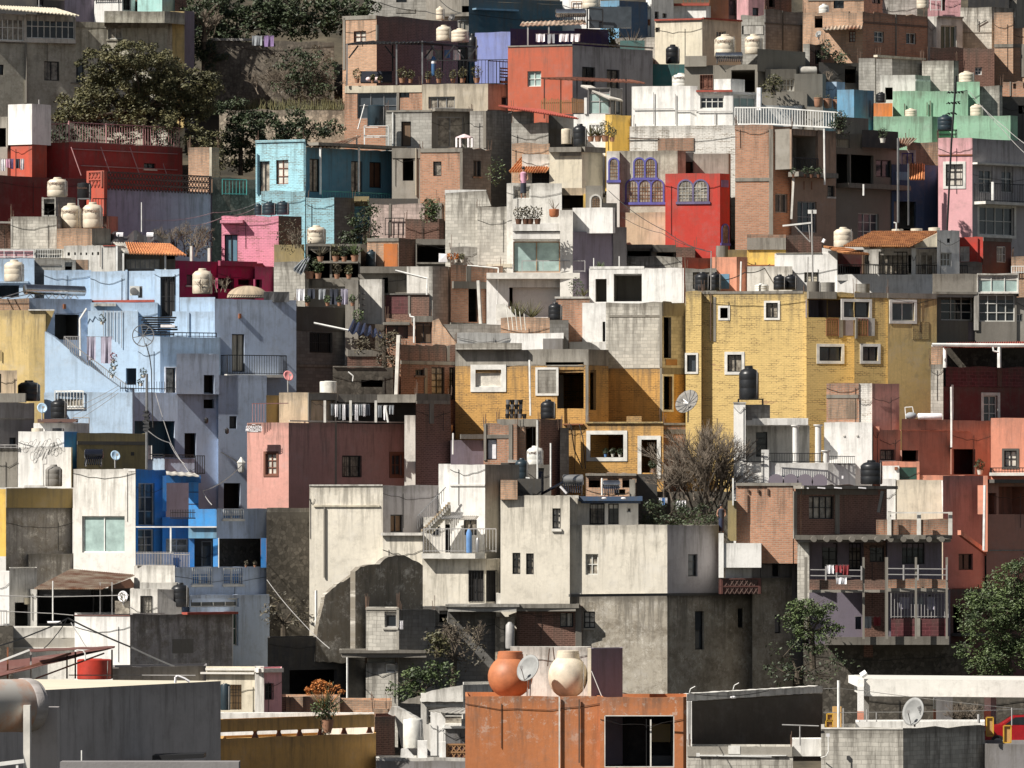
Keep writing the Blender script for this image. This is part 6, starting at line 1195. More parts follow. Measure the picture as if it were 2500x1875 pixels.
mb = MB(); [mb.bar(P(x, 1085, 334), P(x, 1160, 334), .02, 4) for x in range(1440, 1650, 14)]; mb.bar(P(1438, 1110, 334), P(1650, 1110, 334), .025, 4); mb.bar(P(1438, 1158, 334), P(1650, 1158, 334), .04, 4); mb.build('railing', 'blkm', M5.root)
V(M5, 'blu2', 1080, 1228, [1590, -8, 1828], '', dd=-1.2, ext=0, th=1); V(M5, 'sky', 1240, 1328, [1590, -8, 1828], '', dd=-1, ext=0, th=1)
V(M5, 'blu2', 1325, 1660, [1798, -10, 1840], '', dd=-1, th=.6); V(M5, 'blu', 1330, 1660, [1592, 10, 1640], '', dd=-.6, th=.6); V(M5, 'dcem', 1330, 1660, [1590, 5, 1830], 'm1x1.gmt 1700 1350 1790 1570 gls2', dd=2.5)
mb = MB(); mb.bar(P(1145, 1232, 333.5), P(1828, 1232, 333.5), .045, 4); mb.bar(P(1440, 1232, 333.5), P(1440, 1455, 333.5), .055, 4); mb.bar(P(1845, 1325, 333), P(1845, 1575, 333), .03, 4); mb.build('white_frame', 'whm', M5.root)
mb = MB(); [mb.bar(P(x, 1440, 333), P(x, 1560, 333), .022, 4) for x in range(1145, 1465, 13)]; mb.bar(P(1143, 1455, 333), P(1465, 1455, 333), .03, 4); mb.bar(P(1143, 1555, 333), P(1465, 1555, 333), .03, 4); mb.build('railing', 'wrl', M5.root)
mb = MB(); [mb.bar(P(x, 1445, 333.2), P(x, 1570, 333.2), .022, 4) for x in range(1468, 1600, 13)]; mb.bar(P(1468, 1465, 333.2), P(1600, 1465, 333.2), .03, 4); mb.build('railing', 'wrl', M5.root)
M6 = H('lilac grey parapet house with barred balcony slots, left of centre', 'lil', 1078, 1330, [1828, 43, 2330], 'g.whm 1882 1082 2050 1166 clbl', d=335, th=5, ext=0)
V(M6, 'stod', 1330, 1580, [1845, 43, 2200], '', dd=2)
T(1, 2); V(M6, 'blu', 1326, 1575, [58, 10, 104], '', dd=-.5, ext=0, th=.6); T(0, 2)
V(M6, 'lil', 1572, 2500, [1472, 43, 2330], 'g.whm 1620 1577 1782 1720 clbl; g.whm 1885 1577 2045 1718 clbl' , dd=-2.5)
for i, x in enumerate([2075, 2150]): plant(['left', 'right'][i]+' wide clay bowl on the lilac terrace wall', x, 1572, 55, d=331.5, mat='leafb', potm='pot', n=30)
M4b = V(M4, 'wht2', 1560, 1700, [1130, -20, 1475], '', dd=-2.6)
# cellar things
T(0, 3)
fi = 0
V(M6, 'lil', 200, 1100, [1600, 43, 2340], 'm4x1.fwh 1610 228 2015 300 gls2; w.fwh 1962 340 2012 625 glg', dd=-2.45, ext=1)
M7 = H('sunlit white plaster wall house at the left edge, lower', 'wht', 0, 520, [-60, -10, 78], 'f.wrl -60 330 78 460 .5 .12', d=330, th=4)
V(M7, 'wht2', -30, 520, [78, 43, 290, 43, 310], 'o 125 262 258 465; x.crm 203 225 285 278 .03 sign_board', dd=0)
V(M7, 'wht2', 150, 520, [258, -5, 312], '', dd=-.4)
pole('long white wires strung across the shaded doorway, left', [(-20, 205), (450, 215), (1090, 200)], .02, 'wrl', d=325, name='wire', cat='wire')
pole('second long white wire below the first, left', [(-20, 335), (450, 355), (620, 370)], .02, 'wrl', d=325, name='wire', cat='wire')
pole('white vertical post holding the long wires, left', [(445, 80), (445, 415)], .035, 'whm', d=325)
M8 = H('black open shed under rusty corrugated sheets', 'drk' if 'drk' in PAL else 'dgy', 148, 520, [310, 2, 790], 'r.dgy 320 155 782 440 3', d=331, th=5)
roofpatch(M8.root, [(290, 142, 327), (860, 140, 327), (1130, 28, 333), (600, -20, 334)], 34, .03, 'roof', 'rusty')
V(M8, 'dcem', 140, 500, [785, 8, 1100], 'o 870 155 945 355; o 790 165 840 355', dd=1)
for x in (845, 945): mb = MB(); mb.bar(P(x, 90, 328), P(x, 365, 328), .04, 4); mb.build('post', 'wrl', M8.root)
polywall(M8.root, [(920, 130), (1100, 60), (1130, 100), (1130, 140), (920, 150)], 330, 15, .2, 'wood', 'gable')
dish('white satellite dish painted with a leafy bird picture', 1040, 212, 46, d=326.5, mat='clw', foot=285, az=-12, el=5)
mb = MB(); 
for (x0, y0, x1, y1, k) in [(1010, 185, 1030, 225, 'g'), (1020, 180, 1045, 200, 'g'), (1052, 190, 1056, 250, 'k'), (1015, 230, 1040, 248, 'y')]: mb.bar(P(x0, y0, 325.9), P(x1, y1, 325.9), .03, 4)
o = mb.build('painted_picture', 'leafo', None); o.parent = [x_ for x_ in bpy.data.objects if x_.get('label', '').startswith('white satellite dish painted')][0]; o.matrix_parent_inverse = Matrix.Translation(-o.parent.location)
a = thing('mural_board', 'speckled painted board under the picture dish', 'board', P(1035, 360, 326.6)); mb = MB(); mb.box(P(970, 358, 326.6), (P(1092, 0, 326.6)-P(970, 0, 326.6)), (0, .1, 0), (0, 0, .62)); mb.build('board', 'curt', a)
M9 = H('small white shed with a grey barred door beside the picture dish', 'wht2', 150, 500, [1098, -10, 1328, 43, 1535], 'dg 1186 208 1284 362 cem', d=328, th=3)
polywall(M9.root, [(1330, 362), (1330, 150), (1400, 200), (1530, 300), (1530, 362)], 328, 36, .2, 'wht2')
tank('black water tank with a square neck beside the small white shed', 1445, 95, 1595, 300, 'tkb', d=329, snap=False)
a = H('ledge of rough cream wall behind the small white shed', 'wht2', 92, 300, [1180, -6, 1500], '', d=332)
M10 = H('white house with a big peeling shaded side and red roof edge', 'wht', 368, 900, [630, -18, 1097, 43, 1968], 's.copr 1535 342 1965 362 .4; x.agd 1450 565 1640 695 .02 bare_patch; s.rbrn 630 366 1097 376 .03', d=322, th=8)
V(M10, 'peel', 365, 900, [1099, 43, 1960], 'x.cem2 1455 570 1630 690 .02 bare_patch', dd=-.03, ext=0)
M11 = H('cream stepped ledge house with crumbling plaster, left', 'wht2', 475, 900, [110, -3, 645], 's.cem 110 560 640 640 .15; s.wht2 115 640 640 650 .3', d=324)
a = H('rough dark stone stub at the left edge', 'stod', 470, 700, [-60, 5, 112], '', d=323)
pole('white bowl and pipes on the cream ledge', [(400, 430), (520, 428)], .06, 'clw', d=323.5)
# cable tent pole
cable('thick black cable running down from the peak to the right', [(575, 395, 318), (1110, 640, 315), (1620, 860, 312)], .045, 'wire', .05)
cable('thick black cable running down from the peak to the left', [(575, 395, 318), (300, 520, 315), (-40, 640, 312)], .04, 'wire', .05)
cable('thin black cable hanging from the peak', [(560, 410, 318), (470, 540, 316), (370, 650, 314)], .025, 'wire', .1)
cable('short grey cable from the peak to the low roof', [(600, 430, 318), (670, 540, 316), (740, 650, 314)], .025, 'wrl', .1)
# red awning frame & tank
tank('red water tank under the dark awning frame', 650, 735, 945, 910, 'tkr', d=306, snap=False, shape=1)
rt = thing('awning_frame', 'dark mesh awning on a rusty frame before the red tank', 'awning', P(500, 900, 303)); roofpatch(rt, [(-30, 890, 300), (965, 640, 300.5), (970, 633, 304), (-60, 770, 304)], 3, .01, 'mesh_roof', 'rbrn' if 'rbrn' in PAL else 'rst', thick=.03)
roofpatch(rt, [(240, 660, 302), (970, 635, 302), (945, 650, 300), (260, 680, 300)], 3, .01, 'mesh_roof', 'rbrn', thick=.03)
for x, y0, mk in [(65, 640, 'rst'), (260, 670, 'wrl'), (565, 690, 'rod'), (636, 680, 'rod'), (945, 660, 'rod')]: mb = MB(); mb.bar(P(x, y0, 301), P(x, 905, 301), .05, 4); mb.build('post', mk, rt)
mb = MB(); mb.bar(P(-30, 770, 300.8), P(250, 662, 300.8), .06, 4); mb.build('white_rail', 'whm', rt)
mb = MB(); mb.bar(P(-30, 895, 300.5), P(600, 690, 300.5), .07, 4); mb.bar(P(300, 905, 300.5), P(880, 690, 300.5), .05, 4); mb.build('rafters', 'brnf', rt)
pole('white bent pipe over the red tank', [(645, 664), (700, 668), (718, 690), (718, 750)], .035, 'whm', d=300, name='pipe', cat='pipe')
a = H('shaded dark low roof behind the near grey wall', 'gry', 810, 1100, [950, 43, 1745], 's.wht2 950 808 1000 822 .02', d=308, cat='house')
pole('white handrail above the near grey wall', [(580, 875), (1650, 878)], .025, 'wrl', d=304, name='rail', cat='rail')
# cream small houses
M12 = H('small sunlit cream house with an iron grille opening', 'crm', 822, 1350, [1738, -12, 2200], 'r.sand 1938 955 2038 1168 .5; s.wht2 1700 850 2150 866 .2; s.wht2 1738 815 2200 835 .1', d=306, th=5)
V(M12, 'wht2', 818, 1350, [2150, -12, 2228], 's.wht2 2150 812 2228 850 .08', dd=-.4)
T(1, 3); V(M12, 'lpk', 822, 1350, [50, 43, 235], 'g 92 945 162 1080; s.wht2 20 818 232 852 .15', dd=-.3, th=4); T(0, 3)
mb = MB()
for x in range(1942, 2038, 24): mb.bar(P(x, 955, 305.4), P(x, 1168, 305.4), .02, 4)
for y in (1000, 1050, 1110): mb.bar(P(1940, y, 305.4), P(2038, y, 305.4), .02, 4)
mb.build('grille', 'blkm', M12.root)
a = tank('dark green tank at the corner of the near grey wall', 1862, 945, 1940, 1170, 'tkbl', d=304, snap=False, shape=1)
# near foreground, far closer to the viewer
NW = thing('grey_wall', 'near smooth grey wall with a pale sunlit top ledge', 'wall', P(1100, 1800, 180))
mb = MB(); q = [P(430, 992, 176), P(1862, 930, 185)]; zt_ = q[0].z
def up2(p, z): return (p.x, p.y, z)
A_, B_ = P(430, 992, 180), P(1862, 930, 190); A_.z = B_.z = (P(430, 992, 180).z+P(1862, 930, 190).z)/2
mb.quad([up2(A_, -25), up2(B_, -25), B_, A_], [(0, -18), (8, -18), (8, 0), (0, 0)])
Dr = (B_-A_).normalized(); Nn = Vector((-Dr.y, Dr.x, 0))
zz = A_.z
C_ = B_+Nn*6; D_ = A_+Nn*13; D0 = A_-Dr*9+Nn*13; A0 = A_-Dr*9
mb.quad([up2(B_, -25), up2(C_, -25), up2(C_, zz), up2(B_, zz)]); mb.quad([up2(A0, -25), up2(A_, -25), up2(A_, zz), up2(A0, zz)], [(-9, -18), (0, -18), (0, 0), (-9, 0)])
mb.build('wall', 'ngw', NW)
mb = MB(); mb.quad([up2(A0, zz), up2(B_, zz), up2(C_, zz), up2(D0, zz)]); mb.build('top_ledge', 'crm', NW)
mb = MB(); p = P(1285, 1592, 183.5); mb.box(p, (1.38, 0, .05), (0, 1.5, 0), (0, 0, .12)); mb.build('slab', 'blkm', NW)
mb = MB(); [mb.box(P(x, 1820, 184.5), (.3, 0, 0), (0, .5, 0), (0, 0, P(0, 1592, 184.5).z-P(0, 1820, 184.5).z)) for x in (1350, 1455)]; mb.build('pillars', 'glg', NW)
pole('thin white post before the near grey wall', [(690, 1700), (690, 1510)], .02, 'whm', d=175, name='post')
pole('white cable coil on the ledge of the near grey wall', [(1480, 940), (1482, 890), (1500, 880), (1560, 905), (1600, 930)], .035, 'clw', d=186, name='coil', cat='cable')
a = thing('low_pale_box', 'pale low kerb before the near grey wall at its foot', 'kerb', P(700, 1659, 172)); mb = MB(); mb.box(P(505, 1720, 172), (4.5, 0, 0), (0, 1, 0), (0, 0, P(0, 1608, 172).z-P(0, 1720, 172).z)); mb.build('kerb', 'gry', a)
RT = thing('rusty_tank', 'big rust stained pale tank lying on its side, closest to the viewer', 'tank', P(100, 1300, 128)); mb = MB()
c = P(285, 1128, 128); rr_ = (kz(905)-kz(1350))*128/2; ax = Vector((1, .9, 0)).normalized(); mb.lathe(c-ax*6, [(rr_*.96, 0), (rr_, .1), (rr_, 5.7)], 40, ax); o = mb.build('shell', 'rtank', RT)
mb = MB(); mb.lathe(c, [(rr_*1.0, -.3), (rr_*1.03, -.28), (rr_*1.03, -.12)], 40, ax); mb.lathe(c, [(rr_*1.0, -.12), (rr_*.97, -.02), (rr_*.6, .12), (rr_*.1, .16)], 40, ax); mb.build('end_cap', 'ngw', RT)
mb = MB(); mb.box(P(196, 1800, 127), P(252, 1800, 127)-P(196, 1800, 127), (0, .4, 0), (0, 0, P(0, 1130, 127).z-P(0, 1800, 127).z)); mb.build('support_strip', 'cop', RT)
mb = MB(); mb.box(P(252, 1800, 128), P(480, 1800, 128)-P(252, 1800, 128), (0, .8, 0), (0, 0, P(0, 1150, 128).z-P(0, 1800, 128).z)); mb.build('cradle', 'ngw', RT)
mb = MB(); mb.bar(P(-20, 1628, 125), P(205, 1600, 125), .05, 4); mb.bar(P(145, 1612, 125), P(145, 1700, 125), .03, 4); mb.build('rail', 'whm', RT)
# ================= third row, second tile =================
T(1, 2)
T(0, 2)
PK = H('dusty pink corner house with brown framed windows', 'spk', 352, 960, [2085, -24, 2436, 43, 3820], 'vB.brnf 2241 612 2333 790 cpale; g 2888 632 3048 810 curt; m2x2B.brnf 3303 622 3388 795 gls2; s.cop 2440 340 3650 350 .04', d=352, th=8, fm={1: 'spd'})
T(1, 2)
v = LAST
for kd, *r_ in [('vB.brnf', 98, 612, 190, 790, 'curt')]: pass
V(PK, 'blkd', 362, 900, [1500, 43, 1665], '', dd=4.3)
V(PK, 'agd', 925, 1200, [-12, -24, 302, 43, 520], '', dd=.15)
sg = thing('shop_sign', 'dark sign board with white lettering on the dusty pink corner', 'sign', P(35, 430, 350)); mb = MB()
T(0, 2)
p0 = P(2094, 436, 351.9); t3 = Vector((math.cos(-.419), math.sin(-.419), 0)); n3 = Vector((t3.y, -t3.x, 0)); wS = (kx(2206)-kx(2094))*351.9/math.cos(.419); hS = (kz(362)-kz(436))*351.9
mb.box(p0+n3*.02, t3*wS, n3*.05, (0, 0, hS)); mb.build('board', 'rbrn', sg)
for txt, zf, szf in (('CORAZÓN', .48, .30), ('MEXICANO', .16, .30)):
    cu = bpy.data.curves.new('lettering', 'FONT'); cu.body = txt; cu.size = hS*szf*1.35; cu.align_x = 'CENTER'; cu.extrude = .005; cu.offset = .004;
    loc = p0+n3*.085+t3*wS*.5+Vector((0, 0, hS*zf)); mt = Matrix((t3, Vector((0, 0, 1)), n3)).transposed().to_4x4(); lettering(cu, sg, 'clw', Matrix.Translation(loc-sg.location) @ mt)
mb = MB(); q1 = p0+n3*.075+t3*wS*.2+Vector((0, 0, hS*.07)); mb.box(q1, t3*wS*.62, n3*.01, (0, 0, hS*.06)); q1 = p0+n3*.075+t3*wS*.35+Vector((0, 0, hS*.88)); mb.box(q1, t3*wS*.26, n3*.01, (0, 0, hS*.06)); mb.build('white_strip', 'clw', sg)
T(1, 2)
SR = H('sand coloured roof room beside the dish on the pink house', 'sand', 98, 400, [212, -10, 464, 43, 700], 's.cem 455 98 464 345 .05', d=353.5, th=4)
V(SR, 'olv', 120, 400, [104, 43, 250], '', dd=1)
mb = MB(); [mb.bar(P(x, 192, 352.2), P(x, 345, 352.2), .02, 4) for x in range(-12, 108, 24)]; mb.bar(P(-15, 192, 352.2), P(290, 188, 353), .03, 4); mb.build('railing', 'pkm', SR.root)
V(SR, 'cem2', 108, 400, [464, 30, 700], 'o 482 160 690 345', dd=-.1, th=3)
V(SR, 'cem', 112, 180, [712, 25, 1040, -5, 1368], '', dd=1.5, th=4, ext=0); V(SR, 'drk' if 'drk' in PAL else 'dcem', 170, 400, [690, 8, 1370], '', dd=4)
V(SR, 'wht2', 290, 400, [1270, 0, 1362], '', dd=1.2, th=.4)
V(SR, 'brkd', 108, 400, [1366, 43, 1660], 's.cem 1370 165 1650 195 .05; s.cem 1480 195 1515 360 .05; s.cem2 1366 108 1650 165 .04', dd=-.6, th=4)
for x in (598, 1028, 815): mb = MB(); mb.bar(P(x, 165, 353), P(x, 350, 353), .09, 4); mb.build('column', 'cop', SR.root)
pole('white leaning plank on the shaded roof of the pink house', [(1108, 205), (1132, 350)], .06, 'whm', d=349.5, name='plank', cat='plank')
laundry('grey and white striped trousers drying on the pink house roof', 640, 975, 195, 350, ['clg', 'clw', 'clg', 'clw', 'clb'], d=353, n=10)
laundry('pale towels drying beside the leaning plank', 1035, 1180, 205, 330, ['clg', 'clw'], d=354.5, n=3)
dish('pink satellite dish above the sand coloured roof room', 288, -40, 46, d=354.5, mat='dshp', foot=95, az=25)
tank('pale square shouldered water tank above the pink house', 555, 0, 700, 112, 'tkw', d=357, snap=False, shape=1)
# white house in the centre
W1 = H('old sunlit cream house with stained plaster, centre', 'crm2', 878, 2300, [468, -6, 512, -9, 1088], 's.crm 505 1048 1062 1062 .08; p.cem 590 1065 602 1660 .05; s.wht2 468 874 1086 886 .06', d=334, th=8)
V(W1, 'crm2', 1290, 2300, [1086, -6, 1425], 's.wht2 1075 1280 1425 1304 .2', dd=-1.3)
V(W1, 'gpp', 880, 1320, [1086, 43, 1610], 'd.brn 1152 1128 1258 1278 brn', dd=.2, th=5)
V(W1, 'wht', 700, 960, [1558, -5, 1662], '', dd=2.5, ext=2)
W2 = H('tall white house with striped awnings and a railed balcony', 'wht', 705, 1460, [1655, -9, 1950, 43, 2090], 's.wht 1655 872 1950 886 .06; w 1770 1170 1880 1300', d=333, th=7)
V(W2, 'wht2', 1150, 1460, [1430, -5, 1725], 'g 1500 1225 1565 1300; o 1612 1160 1720 1448', dd=1)
V(W2, 'cem', 705, 1500, [1950, 43, 2240], '', dd=-.05)
op(W2v := V(W2, 'crm2', 1500, 2000, [1420, -6, 1955, 43, 2110], 'dg 1812 1600 1938 1860 drk; dg 1962 1600 2050 1860 drk; s.cop 1425 1455 1960 1498 .5 balcony', dd=-1.2), 'f.wrl', 0, .1, 3.65, W2v.zt+.32, W2v.zt+1.45, ['.45', '.15'])
op(W2v, 'f.wrl', 0, .1, .12, W2v.zt+.3, W2v.zt+1.4, ['.45', '.1'])
rt = W2.root
roofpatch(rt, [(1575, 1158, 331.3), (1745, 1160, 331.3), (1762, 1106, 332.8), (1640, 1106, 332.8)], 9, .015, 'awning', 'gmt'); roofpatch(rt, [(1720, 1165, 331.3), (1865, 1165, 331.3), (1892, 1138, 332.5), (1770, 1138, 332.5)], 7, .015, 'awning', 'corr')
rt = thing('gas_tank', 'blue gas cylinder on the white railed balcony', 'gas cylinder', P(1815, 1450, 331)); mb = MB(); mb.lathe((0, 0, 0), [(.13, 0), (.14, .05), (.14, .95), (.08, 1.1), (.04, 1.15)], 14); o = mb.build('cylinder', 'clbl'); o.parent = rt
rt = thing('gas_tank', 'grey gas cylinder beside the blue one on the balcony', 'gas cylinder', P(1890, 1445, 331)); mb = MB(); mb.lathe((0, 0, 0), [(.11, 0), (.12, .05), (.12, .6), (.06, .7)], 14); o = mb.build('cylinder', 'gmt'); o.parent = rt
# outside stair with steps
rt = thing('staircase', 'outside stair with cream and brick edged steps and railing', 'stairs', P(1500, 1280, 331.8)); mb = MB(); m2 = MB(); m3 = MB(); n = 13
for i in range(n):
    X = 1410+i*18.5; Y = 1270-i*18.8; p = P(X, Y, 331.8); mb.box(p, (.14, 0, 0), (0, .5, 0), (0, 0, .12)); m2.box(p-Vector((0, 0, .17)), (.15, 0, 0), (0, .45, 0), (0, 0, .16))
    m3.bar(P(X-30, Y-20, 332.7), P(X-30, Y-130, 332.7), .02, 4)
m3.bar(P(1380, 1140, 332.7), P(1380+n*18.5, 1140-n*18.8, 332.7), .03, 4)
mb.build('treads', 'sand', rt); m2.build('risers', 'wht2', rt); m3.build('railing', 'gmt', rt); polywall(rt, [(1440, 1285), (1660, 1050), (1660, 1120), (1500, 1290)], 331.9, 0, .8, 'crm', 'stringer')
T(1, 2)
W3 = H('very large stained white house stretching across the centre', 'crm2', 985, 2400, [2082, -8, 2730], '', d=330, th=9)
T(2, 2)
V(W3, 'crm2', 1215, 1808, [515, -8, 1345, 43, 1780], 'm2x2 655 1460 762 1636 curt; m1x3.blkm 1520 1462 1600 1650 gls2', dd=-.8, ext=0, th=8, fm={1: 'gpp'})  # grey side face: shade on the white wall put into its colour
V(W3, 'crm2', 968, 1700, [-62, -8, 522], 'v.blkm 375 1075 445 1246 cpale; v.blkm 38 1450 105 1630 curt; v.blkm 153 1455 218 1632 curt; s.cop 370 1246 455 1270 .1', dd=-.6, th=4)
V(W3, 'brk2', 835, 1000, [-62, -6, 80], '', dd=-.5, ext=0); V(W3, 'dcem', 825, 1000, [80, 10, 280], '', dd=1)
T(2, 3)
V(W3, 'agd', 195, 1400, [515, -8, 1345, 43, 2240], 'v.blkm 640 338 735 478 cpale; m1x2.blkm 1578 335 1655 660 gls2; w 1940 312 1992 475; s.dcem 515 184 2220 206 .08', dd=-.9, th=8)
V(W3, 'wht2', 185, 330, [-100, -8, 620], '', dd=-.3, ext=1)
T(2, 2)
W4 = H('white roof apartment with barred doors and a navy eave', 'wht', 1015, 1230, [527, -5, 1100], 'dg 690 1035 815 1210 curt; m2x2.blkm 845 1035 935 1210 gls; m1x1.cop 1003 1042 1038 1108 drk', d=333, th=6)
V(W4, 'nav', 972, 1012, [595, -5, 1135], '', dd=-.9, ext=0, th=3); V(W4, 'wht2', 965, 1015, [500, -5, 597], '', dd=-.9, ext=0, th=3)
for x in (812, 975): mb = MB(); mb.sphere(P(x, 990, 331.9), .13, .08, .05); mb.build('lamp', 'clw', W4.root)
solar('steel drum solar heater on the white roof apartment', 800, 838, 948, 968, d=334)
solar('second solar heater with black tubes facing away', 460, 790, 640, 965, d=335.5, mat='gmt')
pole('long diagonal black tube rack beam on the white roof', [(270, 960), (465, 855)], .07, 'solr', d=334, name='tube_rack', cat='solar panel')
pole('short white rod on the white roof beside the tube rack', [(440, 890), (495, 950)], .06, 'clw', d=333.5, name='rod', cat='rod')
for i, (x, y0, y1) in enumerate([(250, 330, 950), (362, 525, 895), (795, 820, 965)]): pole(['tall', 'middle', 'short'][i]+' white pipe standing on the white roof', [(x, y1), (x, y0)], .045, 'whm', d=334.5, name='pipe', cat='pipe')
pole('white gutter pipe stepping along the white roof edge', [(80, 960), (158, 960), (182, 820), (150, 818)], .035, 'whm', d=333, name='pipe', cat='pipe')
tank('dark green water tank left of the yellow brick house', 60, 652, 175, 830, 'tkbl', d=342, snap=False)
tank('cream water tank with raised neck above the dark green one', 160, 548, 300, 720, 'tkw', d=343, snap=False)
a = H('dark blue doored roof shed beneath the cream tank', 'cem2', 705, 1000, [170, 5, 365], 'd 255 735 305 955 tarp', d=341)
a = H('grey roof base under the dark green tank', 'dcem', 690, 1000, [-60, 5, 250], 's.wht2 0 665 75 690 .1', d=343)
W5 = H('brick roof room with a white door left of the orange house', 'brk2', 322, 700, [-90, -6, 250, 20, 275], 'o 150 390 235 600; s.cem -90 322 250 385 .04; s.cem 15 385 38 660 .05; s.cem 236 385 255 660 .05', d=350, th=5)
V(W5, 'brkd', 318, 950, [260, 43, 460], '', dd=.3, th=4); V(W5, 'blkd', 395, 950, [440, 43, 515], '', dd=.8, th=4)
T(1, 2)
V(W5, 'brk', 365, 700, [1938, -6, 2220], 'd 1965 488 2050 665 clw; s.cem 1940 362 1960 670 .06; s.cem 2150 365 2180 670 .05; s.cem2 1950 455 2150 485 .03', dd=-.3, th=4)
a = H('shaded violet grey house in the gap beside the orange house', 'plm', 500, 900, [1660, 15, 1945], 's.blkd 1740 450 1935 490 .2', d=352)
pole('white drain pipe in the gap beside the orange house', [(1680, 440), (1678, 620)], .05, 'whm', d=350.5, name='drain_pipe', cat='pipe')
T(2, 2)
tank('black water tank on the brick roof before the orange house', 275, 157, 405, 320, 'tkb', d=352, snap=False)
rt = thing('bucket_stack', 'stack of grey and black buckets on the brick roof room', 'buckets', P(90, 318, 352)); k_ = 0
for r_, (y_, n_) in enumerate([(318, 5), (278, 4), (238, 4), (198, 4)]):
    for i in range(n_): mb = MB(); mb.lathe(P(-5+i*36+r_*2, y_, 352+random.uniform(-.1, .1)), [(.09, 0), (.12, .24), (.10, .24)], 10); mb.build('bucket', 'gmt' if (i+r_) % 2 else 'blkm', rt)
dish('very large old mesh satellite dish by the yellow house', 1520, 190, 118, d=355, mat='dshg', foot=350, az=-30, el=35, mesh=True, squash=.85)
# orange house lower floor
V(C12, 'obr', 360, 950, [455, -8, 665], 's.rst 470 362 640 372 .2', dd=-1.0, th=3)
OL = V(C12, 'obr', 350, 800, [655, -8, 1312], 'o 695 452 975 645; o 1127 495 1258 775; s.obr 1003 298 1130 345 .1; s.ybr 660 345 1310 358 .1', dd=-1.6, th=6); wsur(OL, 695, 452, 975, 645); wsur(OL, 1127, 495, 1258, 790)
V(C11, 'brk', 355, 800, [1306, 12, 1905], 's.cem 1306 355 1905 372 .05; o 1495 450 1625 560; s.cem2 1310 410 1900 448 .03', dd=-1.5, th=5)
for i, (x, n_) in enumerate([(825, 'blue bucket'), (885, 'leafy'), (945, 'round leafy')]): plant(n_+' pot plant inside the wide white framed opening', x, 642, 75, d=353.8, mat='leafd', potm='clbl' if i == 0 else 'potw', n=60)
plant('bushy plant at the doorstep of the orange house', 1225, 775, 110, d=354, mat='leafd', potm='pot')
for i, (x, y1, x2) in enumerate([(560, 580, 630), (632, 480, 655)]): pole(['left', 'right'][i]+' dangling black cable on the orange brick wall', [(x-30, 365), (x, y1), (x2, 740)], .03, 'wire', d=354, name='cable', cat='cable')
W6 = H('arched brick terrace house below the orange house', 'brk2', 780, 1100, [658, -6, 1085], 'o 680 822 780 900; o 840 822 935 900; o 965 822 1050 900; o 905 915 990 960; s.cem 655 780 1085 800 .1', d=346, th=4)
V(W6, 'cem', 830, 1100, [1025, -5, 1075], '', dd=-.6, th=.5); V(W6, 'dcem', 785, 1300, [1085, 10, 1260], '', dd=.5)
a = H('dark wall and garden recess behind the leafless tree', 'stod', 930, 1300, [1140, 5, 1930], '', d=347, cat='wall')
baretree('huge leafless tree with a mass of thin grey twigs, centre right', 1640, 1120, 980, .30, 344, n=11, levels=6, r=.08)
baretree('leaning leafless tree beside the huge one', 1760, 1080, 560, .4, 344.5, n=6, levels=6, r=.06, lean=.15)
baretree('low leafless bush left of the huge bare tree', 1440, 1010, 480, .55, 343.5, n=12, levels=5, r=.05, name='bare_shrub', cat='shrub')
tree('garden bush, leaf colour darkened for shade, below the leafless trees', [(1200, 1110, 130, 90), (1380, 1110, 140, 90), (1540, 1160, 130, 60), (1690, 1120, 110, 80), (1300, 1180, 160, 50), (1180, 1180, 90, 50)], [(1350, 1260), (1350, 1180)], 'leafd', d=338.5, leaf=.17, name='bush', cat='bush')  # shade over the garden is put into the darker leaf colour
laundry('blue and white washing under the leafless tree', 1265, 1345, 985, 1050, ['clw', 'clbl'], d=341, n=3)
laundry('white sheet behind the garden bushes', 1410, 1500, 1010, 1085, ['clw'], d=342, n=2)
rt = thing('person', 'person in dark blue clothes standing in the narrow gap', 'person', P(1800, 1280, 334)); me = bpy.data.meshes.new('body'); me.from_pydata(vs, es, []); ob = bpy.data.objects.new('body', me); COL.objects.link(ob); ob.parent = rt; md = ob.modifiers.new('skin', 'SKIN')
for i, r in enumerate(rs): me.skin_vertices[0].data[i].radius = (r, r)
me.skin_vertices[0].data[0].use_root = True; sb = ob.modifiers.new('sub', 'SUBSURF'); sb.levels = 2; sb.render_levels = 2; me.materials.append(M('skin'))
mb = MB(); mb.lathe((0, 0, .85), [(.17, 0), (.16, .3), (.19, .55), (.08, .63)], 12); o = mb.build('coat', 'clb'); o.parent = rt; mb = MB(); mb.lathe((0, 0, .1), [(.14, 0), (.16, .3), (.17, .78)], 12); o = mb.build('trousers', 'tarp'); o.parent = rt; mb = MB(); mb.sphere((0, .01, 1.67), .1, .11, .1, 10); o = mb.build('hair', 'blkm'); o.parent = rt; rt.scale = (.8, .8, .8)
